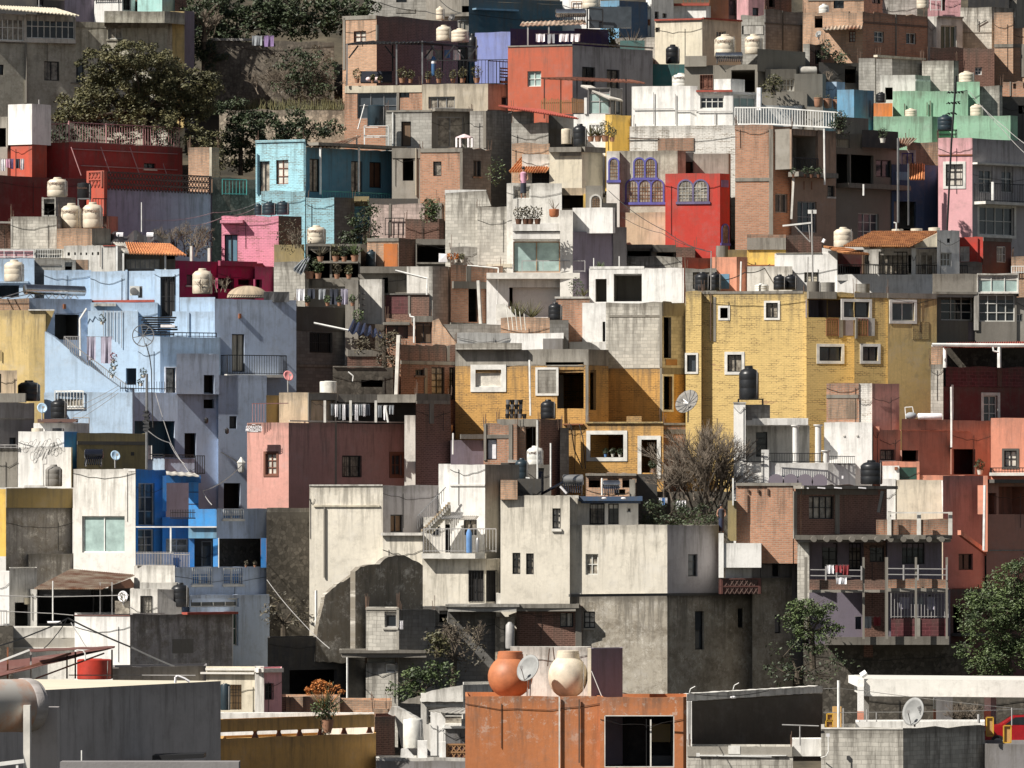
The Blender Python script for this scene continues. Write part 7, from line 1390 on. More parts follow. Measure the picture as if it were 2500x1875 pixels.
# white terrace house, right
WT = H('white terrace house with columns and black balcony rails', 'wht', 185, 900, [1905, -6, 2005], 's.wht2 1900 180 2010 190 .04', d=344, th=6)
V(WT, 'blkd', 200, 330, [2005, 30, 2212], '', dd=2, ext=0); V(WT, 'wht', 315, 380, [2000, 0, 2535], 's.wht 2000 318 2530 372 .3', dd=2.5, ext=0, th=3)
V(WT, 'wht2', 375, 900, [1978, 5, 2545], 'm1x4.blkm 2093 430 2190 640 gls; ', dd=4, th=3)
T(3, 2)
V(WT, 'wht', 350, 900, [525, -6, 930], 's.cop 685 455 700 468 .06; s.cop 797 455 812 468 .06', dd=3, th=4)
V(WT, 'wht', 692, 900, [40, 2, 555, 20, 790], '', dd=-.1, th=4); V(WT, 'wht', 580, 900, [-5, 2, 60], '', dd=-.3, th=.6)
for x, y0 in ((285, 372), (475, 368), (540, 585)): mb = MB(); b_ = P(x, 690, 345 if x != 540 else 343.6); t_ = P(x, y0, b_.y); h_ = t_.z-b_.z; mb.lathe(b_, [(.16, 0), (.16, h_-.12), (.24, h_-.05), (.24, h_)], 12); mb.build('column', 'wht', WT.root)
mb = MB()
for x in range(65, 530, 14): mb.bar(P(x, 612, 343.5), P(x, 680, 343.5), .013, 4)
for x in range(555, 785, 16): mb.bar(P(x, 638, 344.2), P(x, 700, 344.2), .013, 4)
for (x0, y0, x1, y1, d_) in [(60, 610, 530, 612, 343.5), (60, 680, 530, 682, 343.5), (552, 635, 785, 637, 344.2), (552, 702, 785, 704, 344.2)]: mb.bar(P(x0, y0, d_), P(x1, y1, d_), .025, 4)
T(2, 2)
for x in range(1985, 2090, 12): mb.bar(P(x, 610, 343.6), P(x, 680, 343.6), .013, 4)
mb.bar(P(1982, 610, 343.6), P(2165, 610, 343.6), .025, 4); mb.bar(P(1982, 682, 343.6), P(2165, 682, 343.6), .04, 4); mb.build('balcony_railing', 'blkm', WT.root)
V(WT, 'wht', 690, 860, [1960, -4, 2170], '', dd=-.15, th=3)
T(3, 2)
mb = MB()
for i in range(4):
    c_ = P(120+i*122, 852, 343.7); mb.lathe(c_, [(.40, 0), (.40, .12)], 16, (0, -1, 0))
mb.build('scallop_shade', 'plm', WT.root)  # mauve discs stand in for the shading of scalloped recesses
pole('round white security light on the white terrace wall', [(683, 800), (683, 825)], .06, 'clw', d=342.8, name='lamp', cat='lamp')
T(2, 2); tank('black water tank on a tall stand beside the yellow brick wall', 1950, -128, 2118, 155, 'tkb', d=348, snap=False); stand(None, 1945, 155, 2150, 315, 348, 'blkm', 'black steel stand under the tank beside the yellow wall')
T(3, 2)
BRB = H('brick and block roof room with a dusty pink shaded side', 'brk', 20, 560, [545, -8, 820], 's.cem 545 115 815 145 .05; s.brk2 555 150 802 320 .02', d=350, th=5)
V(BRB, 'wbr', 20, 560, [818, -8, 930], '', dd=-.02); V(BRB, 'spk', 20, 560, [930, 29, 1160], '', dd=-.15)
TR = H('terracotta plaster house group with dark windows, right', 'ted', 322, 900, [1180, 31, 1602, 43, 1620], 's.ter 1170 415 1600 422 .04; o 1170 585 1320 676', d=349, th=6)
V(TR, 'ted', 412, 900, [990, 31, 1170], 'g 1000 582 1115 670', dd=-.5); V(TR, 'ter', 385, 900, [940, -5, 992], '', dd=-.5)
V(TR, 'ted', 332, 900, [1600, 31, 1945], 'o 1612 575 1800 788; s.ter 1600 420 1750 430 .04', dd=1)
V(TR, 'ter', 313, 760, [1932, -10, 2300], 'm2x2K.blkm 2045 588 2150 725 cpale; b.blkm 1930 735 2290 800 .6 slab', dd=-2)
V(TR, 'ter', 680, 900, [1015, -5, 1330], 'o 1160 728 1306 832; x.glg 1160 730 1306 830 .01 green_glass', dd=-3, th=3)
V(TR, 'wht', 715, 860, [1018, -5, 1160], 's.rst 1120 725 1145 750 .1', dd=-3.3, ext=0)
V(TR, 'ter', 795, 900, [1332, -3, 1712], '', dd=-3, th=3)
pole('white drain pipe between the terracotta walls', [(1598, 50), (1600, 330), (1600, 560)], .06, 'whm', d=348, name='drain_pipe', cat='pipe')
rt = thing('roof_junk', 'white frame and pale barrels on the terracotta roof', 'roof junk', P(1350, 320, 349.5)); mb = MB(); mb.path([P(1215, 320, 349.5), P(1207, 222, 349.5), P(1270, 218, 349.5), P(1280, 270, 349.5)], .03, 4); mb.build('frame', 'whm', rt); mb = MB(); mb.lathe(P(1315, 300, 349.5), [(.14, 0), (.17, .05), (.17, 1.2), (.14, 1.25)], 12, (1, 0, 0)); mb.build('barrel', 'clw', rt); mb = MB(); mb.sphere(P(1260, 295, 349.5), .3, .3, .2); mb.build('bundle', 'clg', rt)
pole('iron lantern bracket on the terracotta wall', [(1250, 505), (1400, 625)], .02, 'blkm', d=351, name='bracket', cat='bracket')
plant('dark potted shrub at the terracotta doorway', 1840, 790, 130, d=350, mat='leafd', potm='potw')
CW = H('sunlit cream wall house between the white and terracotta houses', 'crm', 835, 1300, [1138, -6, 1530], '', d=343, th=4)
V(CW, 'wht', 825, 1100, [1000, -6, 1128], '', dd=.5)
pole('pale drain pipe beside the sunlit cream wall', [(1522, 840), (1530, 1110)], .05, 'lmp', d=342.5, name='drain_pipe', cat='pipe')
TL = H('tall terracotta house in shade with an open pergola window', 'spd', 800, 2000, [1528, 37, 1880], 'w 1660 1458 1780 1595 gls', d=338, th=6)
V(TL, 'ter', 800, 1440, [1868, -10, 1905], '', dd=-1.2, th=.8, ext=0)
V(TL, 'ted', 830, 2000, [1895, 33, 2330], 'r.ter 1998 880 2290 1125 1.5; o 1912 945 1980 1125; s.dcem 1900 832 2320 862 .6; s.cem 1905 1425 2310 1435 .04', dd=-1)
pole('pair of white drain pipes on the terracotta corner', [(1880, 880), (1872, 1430)], .07, 'lmp', d=336, name='drain_pipe', cat='pipe')
polywall(TL.root, [(1680, 1260), (2030, 1520), (2030, 1560), (1680, 1300)], 337, 30, .3, 'ter', 'stair_wall')
# brick house lower right
BH = H('worn brick house with sagging slabs and open balconies', 'brk', 862, 1365, [45, -8, 262], '', d=330, th=8, ext=1)
T(2, 2); V(BH, 'brk', 860, 1365, [1925, -8, 2480], 's.cem 1925 860 2480 885 .1; p.rod 2025 910 2028 940 .05; p.rod 2110 910 2113 945 .05; p.rod 2195 910 2198 960 .05', dd=-.02, ext=1, th=6)
V(BH, 'olv', 1010, 1350, [1855, -6, 1928], 'p.whm 1895 820 1905 1050 .05', dd=-.1, th=2, ext=0)
T(3, 2)
BR = V(BH, 'brkd', 880, 1330, [285, 43, 1055], 'm4x2.blkm 398 972 608 1165 curt; s.cem 615 960 650 1290 .05; s.cem2 290 915 975 960 .04; s.cem 268 885 1060 912 .7 roof_slab; s.cem 265 930 290 1330 .05', dd=-.2, th=7, ext=0)
for i, x in enumerate([360, 500, 640, 845]): mb = MB(); mb.box(P(x-28, 905, 329.3), (.36, 0, -.03), (0, .3, 0), (0, 0, .06)); mb.build('white_drain_spout', 'clw', BH.root)
tank('large black water tank on the worn brick house roof', 832, 668, 1018, 872, 'tkb', d=333, snap=False)
pole('dark corner post leaning under the brick house roof', [(1020, 930), (985, 1110)], .1, 'blkm', d=329, name='post')
V(BH, 'blk', 1340, 1850, [300, -8, 400], '', dd=-1.5, th=.5, ext=0); 
V(BH, 'plm', 1345, 1720, [398, 12, 880, 12, 1060], 'm2x3.blkm 508 1368 640 1580 gls; m3x3.blkm 735 1368 840 1590 curt; ' , dd=.8, th=5); V(BH, 'brkd', 1345, 1720, [860, 12, 1045], 'm2x2.blkm 910 1388 1035 1528 gls', dd=.2, th=3)
V(BH, 'plm', 1345, 1720, [1055, 12, 1520], 'm4x3.blkm 1182 1365 1375 1545 gls2', dd=.5, th=4)
s_ = V(BH, 'cem2', 1300, 1340, [280, 5, 1045], '', dd=-2.2, th=3.5, ext=0, part='floor_slab'); V(BH, 'cem', 1300, 1335, [1045, 5, 1605], '', dd=-2.6, th=4, ext=0, part='floor_slab')
V(BH, 'brk', 1170, 1300, [1062, 5, 1605], 's.cem 1062 1100 1090 1300 .06; s.cem 1310 1108 1342 1300 .06; s.cem 1575 1108 1605 1300 .06', dd=-2.4, th=.5, ext=0, par=.05); V(BH, 'brk', 1170, 1300, [965, 5, 1062], '', dd=-1.5, th=1, ext=0)
mb = MB(); mb.bar(P(1062, 1112, 327), P(1605, 1112, 327), .045, 4)
for x in (1075, 1325, 1590): mb.bar(P(x, 1105, 327.2), P(x, 1300, 327.2), .13, 4)
mb.build('balcony_frame', 'cop', BH.root)
for i in range(11):
    x = 440+i*108; mb = MB(); mb.lathe(P(x, 1336, 327.2), [(.14, 0), (.14, 2.5)], 10, (0, 1, 0)); mb.build('vault_tile', 'cem2', BH.root)
# balcony floors below
T(3, 3)
mb = MB()
for x in (372, 858, 1052, 1300, 1560): mb = MB(); mb.bar(P(x, -120, 327.5), P(x, 570, 327.5), .10 if x in (372, 1052) else .07, 4); mb.build('column', 'cem', BH.root)
V(BH, 'brkd', 70, 165, [400, 5, 1045], 's.cem 400 155 1045 178 .2', dd=-2, th=.4, ext=0, par=.05) ; V(BH, 'brk', 70, 150, [1062, 5, 1570], 's.cem 1062 140 1570 170 .15', dd=-2.1, th=.4, ext=0, par=.05)
V(BH, 'cem2', 550, 620, [530, 5, 1580], '', dd=-2.4, th=4, ext=0, part='floor_slab')
V(BH, 'rbl', 395, 555, [1090, 5, 1570], 's.cem 1300 395 1335 555 .05; f.wrl 1090 180 1570 392 .02 .16', dd=-1.9, th=.4, ext=0, par=.05)
V(BH, 'plm', 160, 560, [1070, 8, 1590], 'w 1155 205 1225 270; w 1400 200 1470 270', dd=.4, th=3)
V(BH, 'dcem', 170, 560, [420, 8, 1060], 'o 600 220 700 540', dd=2.5, th=2)
V(BH, 'rbrn', 170, 560, [750, 8, 1030], 'o 860 330 900 545', dd=2.2, th=2)
for (x0, x1, y0, y1) in [(410, 850, -45, 75), (1065, 1570, -55, 75)]:
    mb = MB(); [mb.bar(P(x0, y, 327.4), P(x1, y+5, 327.4), .03, 4) for y in (y0+30, y0+80)]; [mb.bar(P(x, y0, 327.4), P(x, y1, 327.4), .05, 4) for x in (x0+130, (x0+x1)//2, x1-10)]; mb.build('railing', 'wrl', BH.root)
laundry('red cloth and white towel on the brick balcony', 540, 735, -55, 50, ['clw', 'clr', 'clr'], d=327, n=3)
laundry('printed white sheet hung below the red cloth', 620, 755, 50, 130, ['clw'], d=326.9, n=1)
laundry('pale garments behind the lowest balcony bars', 1150, 1500, 215, 330, ['clpl', 'clg', 'clpl'], d=328.3, n=3)
laundry('blue and red clothes in the dark lowest balcony', 780, 1010, 380, 500, ['clb', 'clg', 'clr'], d=329.5, n=3)
UB = H('dark brick and scrub bank below the worn brick house', 'stod', 610, 1000, [350, 5, 1760], '', d=330, cat='wall', name='stone_wall')
a = H('dark base wall behind the big feathery tree', 'rbrn', 150, 900, [1590, 43, 2330], 'o 1615 290 1690 540; s.cem2 1600 520 1790 545 .8', d=333)
tree('big feathery green tree at the right edge', [(2000, 180, 220, 130), (2150, 60, 160, 150), (1900, 330, 260, 130), (2120, 330, 200, 140), (1880, 470, 230, 120), (2080, 520, 220, 120), (1850, 690, 220, 120), (2050, 720, 240, 130), (1960, 850, 220, 80), (2230, 250, 120, 200), (2230, 600, 120, 200), (1800, 210, 120, 60), (2190, -80, 110, 90)], [(2090, 1100), (2080, 800), (2060, 500)], 'leaf', d=322, leaf=.13, tr=.22, dens=1.7)
tree('grey green leafy tree before the stained wall, lower right', [(420, 300, 140, 90), (330, 400, 150, 110), (440, 430, 130, 130), (380, 560, 140, 100), (530, 330, 80, 70), (270, 350, 90, 80), (600, 500, 60, 60), (450, 640, 90, 60)], [(430, 820), (420, 500)], 'leaf', d=326, leaf=.13, dens=1.4)
tree('dark undergrowth along the bank below the brick house', [(180, 720, 180, 150), (380, 780, 200, 130), (600, 760, 180, 130), (200, 860, 200, 100), (450, 880, 250, 90)], [(300, 950), (300, 850)], 'leafd', d=324, dens=.45, name='undergrowth', cat='bush', leaf=.17)
T(2, 2)
WS = H('small bright white terrace box beside the stained house', 'wht', 1285, 1660, [1778, -5, 1820], '', d=329, th=2, ext=0); V(WS, 'wht', 1370, 1575, [1815, -3, 2138], '', dd=0, th=2, ext=0); V(WS, 'wht', 1560, 1665, [1835, 43, 2140], '', dd=.3, ext=0)
T(2, 3)
V(WS, 'rbrn', 60, 190, [1778, 15, 2140], 'l.rbrn 1790 62 2130 190', dd=.1, th=.6, ext=0)
T(3, 2); a = H('grimy shaded cement wall under the brick house corner', 'gry', 1365, 2100, [-80, 43, 262], 'w 88 1515 150 1650 gls', d=330.5, th=3); V(a, 'agd', 1660, 2400, [-80, 43, 262], 'w 108 1975 165 2130 gls', dd=-.2, th=3)
V(a, 'gry', 1360, 1900, [255, 43, 350], '', dd=1.5, th=3)
# ================= bottom row =================
T(1, 2)
SW = H('tall rough stone retaining wall in shade, left of centre', 'stod', 1105, 2300, [105, 20, 530], '', d=336, th=3, cat='wall')
V(SW, 'agd', 1070, 1180, [110, 20, 520], '', dd=.5, ext=0)
T(1, 3)
tree('dark brush hanging on the stone retaining wall', [(200, 250, 130, 120), (330, 330, 140, 90), (180, 400, 90, 90), (420, 420, 90, 60)], [(250, 560), (250, 420)], 'leafb', d=333, dens=.4, name='bush', cat='bush', leaf=.17)
RW = thing('ruined_wall', 'broken dark adobe wall leaning against the cream house', 'wall', P(740, 660, 328))
polywall(RW, [(500, 760), (540, 470), (600, 200), (700, 110), (780, 70), (860, 10), (860, 780)], 328, 26, .4, 'adb', 'wall')
polywall(RW, [(855, 780), (855, 0), (900, -40), (1060, -60), (1110, -110), (1200, -140), (1290, -125), (1360, -90), (1425, -50), (1425, 780)], 327.4, 38, .4, 'adb', 'wall')
T(1, 3)
pole('tall white post beside the broken adobe wall', [(525, 480), (525, 160)], .07, 'whm', d=331)
BC = H('small block hut with a dark window below the adobe wall', 'blk', 308, 700, [945, -10, 1225], 'w.wrl 1102 340 1204 472 gls; s.cem 945 308 1225 325 .04; s.cem 1204 310 1225 660 .04', d=323, th=4)
V(BC, 'blkd', 330, 700, [1225, 43, 1530], '', dd=0); V(BC, 'cem2', 664, 690, [720, 0, 1480], '', dd=-1.5, th=4, ext=0, part='floor_slab')
BD = V(BC, 'blk', 775, 1080, [945, -5, 1215], 'w.whm 1112 780 1195 855 gls', dd=-1, th=2); V(BC, 'dgy', 690, 1200, [790, 43, 1500], '', dd=2.5)
pole('thin white post beside the dark block hut', [(788, 1095), (788, 725)], .045, 'whm', d=319)
DK = H('black shaded yard structures left of the block hut', 'dgy', 560, 1300, [115, 43, 800], 'o 300 830 700 1090', d=326, th=4)
LT = H('long worn lean-to with a thin slab roof under the balcony', 'blkd', 300, 720, [1425, 10, 2040], 'o 1565 330 1635 430; o 1420 340 1500 410', d=327.5, th=4)
V(LT, 'blkg', 278, 300, [1615, 0, 2240], '', dd=-1.2, th=2.5, ext=0, part='roof_slab'); V(LT, 'stl', 385, 720, [2035, 0, 2200], '', dd=0, th=1)
T(2, 3); V(LT, 'brkd', 290, 700, [72, 10, 560, 10, 625], 'w 440 338 555 470; s.cem2 570 300 620 640 .05', dd=1.3, th=1); V(LT, 'cem', 275, 310, [-80, 3, 600], '', dd=1, th=1, ext=0, part='roof_slab'); T(1, 3)
rt = thing('boiler', 'pale upright boiler leaning under the lean-to roof', 'boiler', P(2160, 650, 323)); mb = MB(); mb.lathe((0, 0, 0), [(.2, 0), (.22, .1), (.2, 1.1), (.08, 1.25)], 14); o = mb.build('cylinder', 'wrl'); o.parent = rt
laundry('white cloths pegged on the block hut corner', 1222, 1265, 415, 515, ['clw'], d=322, n=1)
tree('tangled half bare trees before the lean-to', [(1600, 480, 130, 110), (1750, 560, 160, 110), (1560, 600, 90, 90), (1900, 620, 110, 70), (1650, 720, 150, 80), (1800, 760, 140, 80)], [(1680, 1000), (1690, 700)], 'leafb', d=319, dens=.35, leaf=.15)
baretree('grey leafless sapling before the lean-to', 1780, 720, 420, .45, 319.5, n=6, levels=5, r=.04)
tree('bright green bush in the shade, centre bottom', [(1330, 920, 140, 90), (1450, 960, 120, 80), (1620, 880, 130, 90), (1250, 960, 90, 70), (1500, 830, 120, 80), (1380, 1020, 160, 50)], [(1400, 1100), (1400, 1000)], 'leaf', d=316, leaf=.17, name='bush', cat='bush')
tree('yellow green shrub beside the block hut', [(1540, 580, 60, 60), (1560, 650, 70, 40)], [(1550, 720), (1550, 640)], 'leafo', d=318, leaf=.18, name='bush', cat='bush')
BW = H('low sunlit red brick wall behind the flowering pot', 'brk2', 1062, 1350, [270, -6, 725], '', d=311, cat='wall', name='brick_wall')
V(BW, 'brk2', 1092, 1350, [725, -6, 1165], '', dd=.3); V(BW, 'brkd', 1060, 1350, [222, 20, 272], '', dd=.2)
V(BW, 'brk2', 1160, 1300, [1000, -4, 1130], '', dd=-1)
# ochre terrace wall with rail
OW = H('ochre parapet wall with an open slit and white ledges', 'och', 1412, 2300, [-281, 50, 1030], '', d=293, th=4, par=.1)
V(OW, 'och', 1248, 1358, [-281, 50, 1018], '', dd=0, ext=0, th=.5, par=.05)
V(OW, 'wht', 1195, 1400, [-281, -2, 1012], '', dd=9, th=1, ext=0)
for i, x in enumerate([10, 210, 385, 560, 760, 975]): mb = MB(); yv = 1412-55*(x+281)/1311; dv = 293.1+8*(x+281)/1311; b_ = P(x, yv+4, dv); mb.lathe(b_, [(.16, 0), (.08, .2), (.08, .25), (.16, P(0, yv-62, dv).z-b_.z)], 8); mb.build('baluster', 'brnf', OW.root)
rt = thing('flowering_pot', 'tall succulent with orange flowers on a draping pot', 'plant', P(620, 1360, 296.5)); c = P(600, 1180, 296.5)-rt.location; mb = MB()
for i in range(46):
    a_ = random.uniform(0, 6.28); e_ = random.uniform(.35, 1.3); L = random.uniform(.7, 1.5); q = c+Vector((math.cos(a_)*math.cos(e_)*.75, math.sin(a_)*math.cos(e_)*.5, math.sin(e_)))*L; mb.bar(c, q, (.02, .012), 3); 
stalk = mb.build('stalks', 'leafo'); stalk.parent = rt
mb = MB()
for x, y in [(450, 995), (460, 1030), (498, 970), (520, 935), (545, 930), (570, 935), (605, 945), (640, 955), (550, 970), (590, 980), (665, 995), (705, 970), (730, 1010), (520, 1020), (615, 1015), (745, 1015), (480, 985), (535, 1018)]:
    p = P(x, y, 296.4)-rt.location; mb.bar(c, p, (.015, .012), 3); leaves(mb, p, .13, .13, .11, 45, .09)
o = mb.build('orange_flowers', 'flr'); o.parent = rt
mb = MB(); leaves(mb, c+Vector((0, 0, .1)), .6, .4, .45, 500, .12); o = mb.build('foliage', 'leaf'); o.parent = rt
mb = MB(); leaves(mb, c+Vector((.05, 0, -.45)), .26, .22, .6, 420, .12); o = mb.build('trailing_leaves', 'leafb'); o.parent = rt
mb = MB(); mb.lathe((0, 0, 0), [(.15, 0), (.22, .2), (.28, .55), (.3, .56)], 14); o = mb.build('pot', 'pot'); o.parent = rt
# white clutter yard
YB = H('shaded brick wall strip beside the rough white buttress', 'brkd', 1225, 1700, [1020, 43, 1190], '', d=303, cat='wall', name='brick_wall')
YW = H('old white house with a curved gable and pale lean-tos', 'wht2', 1045, 1500, [1408, -10, 1765], 's.wht2 1405 1072 1765 1092 .1; m1x2.cop 1455 1150 1760 1290 curt; s.cop 1450 1128 1740 1142 .1', d=308, th=4)
polywall(YW.root, [(1405, 1100), (1410, 1040), (1500, 1005), (1600, 985), (1765, 958), (1765, 1100)], 308, -10, .3, 'wht2', 'gable')
V(YW, 'wht2', 955, 1400, [1763, 43, 2010], '', dd=-.1)
polywall(YW.root, [(1240, 1110), (1300, 1075), (1405, 1050), (1405, 1120)], 308.5, -5, .3, 'cem', 'side_wall')
YB2 = thing('rough_buttress', 'rough sloping white masonry buttress beside the drum', 'buttress', P(1250, 1500, 305)); polywall(YB2, [(1130, 1200), (1160, 1140), (1200, 1140), (1400, 1250), (1420, 1560), (1260, 1560), (1190, 1230)], 305, -10, .6, 'wht2', 'wall')
tank('white round water drum in the clutter yard', 1258, 1240, 1424, 1490, 'tkw', d=300.5, snap=False, shape=1)
YC = H('white roofless kitchen wall with a sheet roof in the clutter yard', 'wht', 1190, 1700, [1490, -5, 1615], '', d=302, th=1)
V(YC, 'wht', 1250, 1330, [1750, -5, 1852], '', dd=.5, th=1); V(YC, 'gry', 1320, 1460, [1600, 8, 1850], 's.wht 1600 1305 1850 1325 .1', dd=0, th=2)
roofpatch(YC.root, [(1475, 1175, 300.5), (1860, 1200, 300.5), (1860, 1150, 304), (1660, 1150, 304)], 8, .02, 'roof', 'corr')
V(YC, 'wht', 1430, 1600, [1380, -5, 1462], '', dd=-3, th=.8); V(YC, 'wht', 1440, 1600, [1563, -5, 1618], '', dd=-3, th=.8); a_ = V(YC, 'rbrn', 1455, 1600, [1615, 0, 1830], 'l.owd 1617 1460 1828 1590', dd=-2.8, th=.5)
polywall(YC.root, [(1236, 1575), (1240, 1500), (1290, 1490), (1350, 1560), (1350, 1580)], 299, 0, .4, 'wht', 'step')
YF = H('pale ledge wall at the bottom beside the orange house', 'wht2', 1575, 2200, [1030, -5, 1850], 's.cem 1030 1600 1845 1612 .02', d=298, th=3, cat='wall', name='ledge_wall')
V(YF, 'gry', 1600, 2200, [1032, -5, 1848], '', dd=-.15, th=1)
# orange house in front
T(2, 3)
OH = H('orange plastered house with a wide window and rooftop tanks', 'orgp', 1055, 2300, [-360, 2, 778], 'p.cop 425 1060 442 1800 .04; p.rod 590 1080 612 1615 .04; p.rod 776 1055 786 1200 .04', d=268, th=7)
V(OH, 'orgp', 1060, 2300, [776, 2, 1480, 43, 1508], 'r.dgy 815 1215 1402 1650 3.5', dd=-.12, th=5)
mb = MB(); mb.bar(P(818, 1215, 267.6), P(818, 1655, 267.6), .025, 4); mb.bar(P(1400, 1215, 267.6), P(1400, 1655, 267.6), .025, 4); mb.bar(P(815, 1218, 267.6), P(1402, 1218, 267.6), .025, 4); mb.bar(P(815, 1650, 267.6), P(1402, 1650, 267.6), .03, 4); mb.bar(P(1205, 1250, 268), P(1205, 1650, 268), .04, 4); mb.build('window_frame', 'cop', OH.root)
mb = MB(); mb.box(P(1212, 1440, 270.5), (.75, 0, 0), (0, .1, 0), (0, 0, .72)); mb.build('inner_panel', 'olv', OH.root); mb = MB(); mb.box(P(1212, 1640, 270), (.85, 0, 0), (0, .6, 0), (0, 0, .4)); mb.build('inner_chest', 'tkbl', OH.root)
mb = MB(); mb.box(P(840, 1640, 271), (.8, 0, 0), (0, .1, 0), (0, 0, 1.6)); mb.build('inner_door', 'drk', OH.root)
tank('big round orange water tank beside the dish', -170, 672, 210, 1060, 'tko', d=270.5, snap=False, shape=2)
tank('big round cream water tank on the orange house', 338, 665, 675, 1060, 'tkc', d=270.2, snap=False, shape=2)
dish('grey satellite dish tilted between the round tanks', 185, 825, 118, d=269, mat='dsh', foot=1055, az=-40, el=22, squash=.95)
a = H('violet grey chimney wall beside the cream round tank', 'plm', 650, 1100, [700, 43, 968], '', d=269.5, th=1.5, cat='wall', name='chimney_wall'); V(a, 'crm', 652, 1100, [672, -6, 702], '', dd=-.02, th=1)
V(a, 'wht2', 635, 1000, [20, -5, 700], '', dd=4, th=.6)
pole('white slanting stay rod on the violet wall', [(705, 840), (790, 1050)], .02, 'whm', d=269, name='rod', cat='rod')
for i, (x0, y0, x1, y1) in enumerate([(350, 650, 335, 800), (380, 640, 392, 745), (430, 670, 430, 720)]): pole(['left', 'middle', 'right'][i]+' dark roof rod behind the round tanks', [(x0, y0), (x1, y1)], .025, 'rod', d=273, group='roof rods behind the round tanks')
# dark block wall with pale coping
DW = thing('block_wall', 'dark block wall in shade under a slanting pale coping', 'wall', P(1900, 1460, 283)); T(2, 3)
polywall(DW, [(1552, 1600), (1552, 1100), (2600, 1035), (2655, 1035), (2655, 1600)], 284, 38, .3, 'brnw', 'wall')
polywall(DW, [(1510, 1090), (1510, 1035), (1560, 1030), (2640, 965), (2655, 968), (2655, 1022), (2560, 1028), (1560, 1092)], 283.7, 38, .6, 'wht2', 'coping')
V_ = H('narrow white pillar strip beside the orange house', 'wht', 1100, 1480, [1505, -5, 1552], '', d=282, th=1, cat='pillar', name='pillar')
for i, (x, y) in enumerate([(1530, 1030), (1900, 1000)]): pole(['left', 'right'][i]+' bent white wire holder on the pale coping', [(x, y), (x+12, y-40), (x+50, y-60)], .02, 'whm', d=283, name='wire_holder', cat='bracket')
mb = MB(); mb.sphere(P(1900, 1062, 282.8), .12, .08, .06); tag(mb.build('wall_lamp', 'clw'), 'small white lamp under the slanting pale coping', 'lamp')
for i in range(3): cable(['upper', 'middle', 'lower'][i]+' black cable on the narrow white pillar', [(1520+i*10, 1090, 281.8), (1522+i*8, 1470, 281.8)], .015)
cable('black cable strung above the orange house', [(970, 1025, 275), (1500, 1022, 280), (2200, 1005, 285)], .02)
# block parapet lower right
BP = H('grey block parapet wall with cement cap at the bottom', 'blk', 1480, 2300, [1512, -4, 2405], 's.cem 1515 1478 2400 1562 .04; p.whm 1605 1548 2350 1552 .03; x.paint 1860 1470 1960 1540 .06 paint_blob', d=280, th=3)
T(3, 3)
V(BP, 'blk', 1322, 2300, [500, -6, 1192, 43, 1882], 's.cop 500 1318 1190 1332 .03', dd=-1.2, th=5)
mb = MB(); mb.path([P(560, 1395, 278.4), P(562, 1520, 278.4), (P(540, 1560, 278.4)), P(500, 1572, 279)], .025, 5); mb.build('pipe', 'whm', BP.root); mb = MB(); mb.box(P(545, 1395, 278.4), (.13, 0, 0), (0, .1, 0), (0, 0, .13)); mb.build('junction_box', 'clw', BP.root)
T(2, 3); mb = MB(); mb.box(P(1590, 1562, 279.6), (.14, 0, 0), (0, .1, 0), (0, 0, .14)); mb.bar(P(1620, 1555, 279.6), P(2225, 1565, 279.6), .025, 4); mb.build('conduit', 'whm', BP.root); T(3, 3)
V(BP, 'wht', 1270, 1420, [790, 5, 1880], '', dd=4, th=3, ext=0); V(BP, 'wht', 1415, 1560, [255, 0, 505], '', dd=1.5, th=2, ext=0)
dish('large pale satellite dish lettered on its face, lower right', 1290, 1190, 122, d=277, mat='dsh', foot=1312, az=-32, el=18, squash=.82, text='SKY')
pole('antenna rod with a long white boom, lower right', [(322, 1470), (322, 1300), (170, 1295), (480, 1305)], .03, 'wrl', d=279, name='antenna', cat='antenna')
for i, (x, y0, y1, l_) in enumerate([(648, 920, 1318, 'tallest'), (688, 1155, 1318, 'second'), (885, 1165, 1270, 'third'), (967, 1190, 1270, 'fourth'), (1830, 1205, 1280, 'fifth'), (2110, 1150, 1300, 'rightmost')]): pole(l_+' thin pole from the left before the white carport', [(x, y1), (x, y0)], [.06, .03, .025, .025, .06, .03][i], 'wrl' if i else 'whm', d=281, group='poles before the white carport')
cable('wire strung before the white carport', [(520, 990, 281), (650, 985, 281), (805, 1000, 282), (2212, 1165, 284)], .015, 'wrl', .02)
cable('lower wire strung before the white carport', [(520, 1190, 281), (960, 1188, 281), (1500, 1180, 282), (2230, 1162, 284)], .015, 'wrl', .02)
# carport
CP = thing('carport', 'white concrete carport with orange footed columns', 'carport', P(1500, 1450, 290)); mb = MB(); a_, b_ = P(862, 1052, 288), P(2400, 1065, 287); mb.box(a_, b_-a_, (0, 8, 0), (0, 0, P(0, 908, 288).z-P(0, 1052, 288).z)); mb.build('roof_beam', 'wht2', CP)
mb = MB(); a_ = P(808, 975, 287.8); mb.box(a_, (P(862, 975, 287.8)-a_)*.999, (0, 8, 0), (0, 0, P(0, 910, 288).z-P(0, 975, 288).z)); mb.build('beam_end', 'wht', CP)
for x0, x1, y0, y1, ys, d_ in [(810, 860, 970, 1400, 1180, 287.6), (1878, 1932, 1045, 1450, 1175, 289), (1450, 1470, 1070, 1400, 1165, 296)]:
    for ya, yb, mk in ((y0, ys, 'wht'), (ys, y1, 'ter')): mb = MB(); a_ = P(x0, yb, d_); mb.box(a_, (P(x1, yb, d_)-a_), (0, .35, 0), (0, 0, P(0, ya, d_).z-a_.z)); mb.build('column', mk, CP)
mb = MB(); a_ = P(1932, 1450, 289); mb.box(a_, (P(1978, 1450, 289)-a_), (0, .5, 0), (0, 0, P(0, 1050, 289).z-a_.z)); mb.build('column', 'gry', CP)
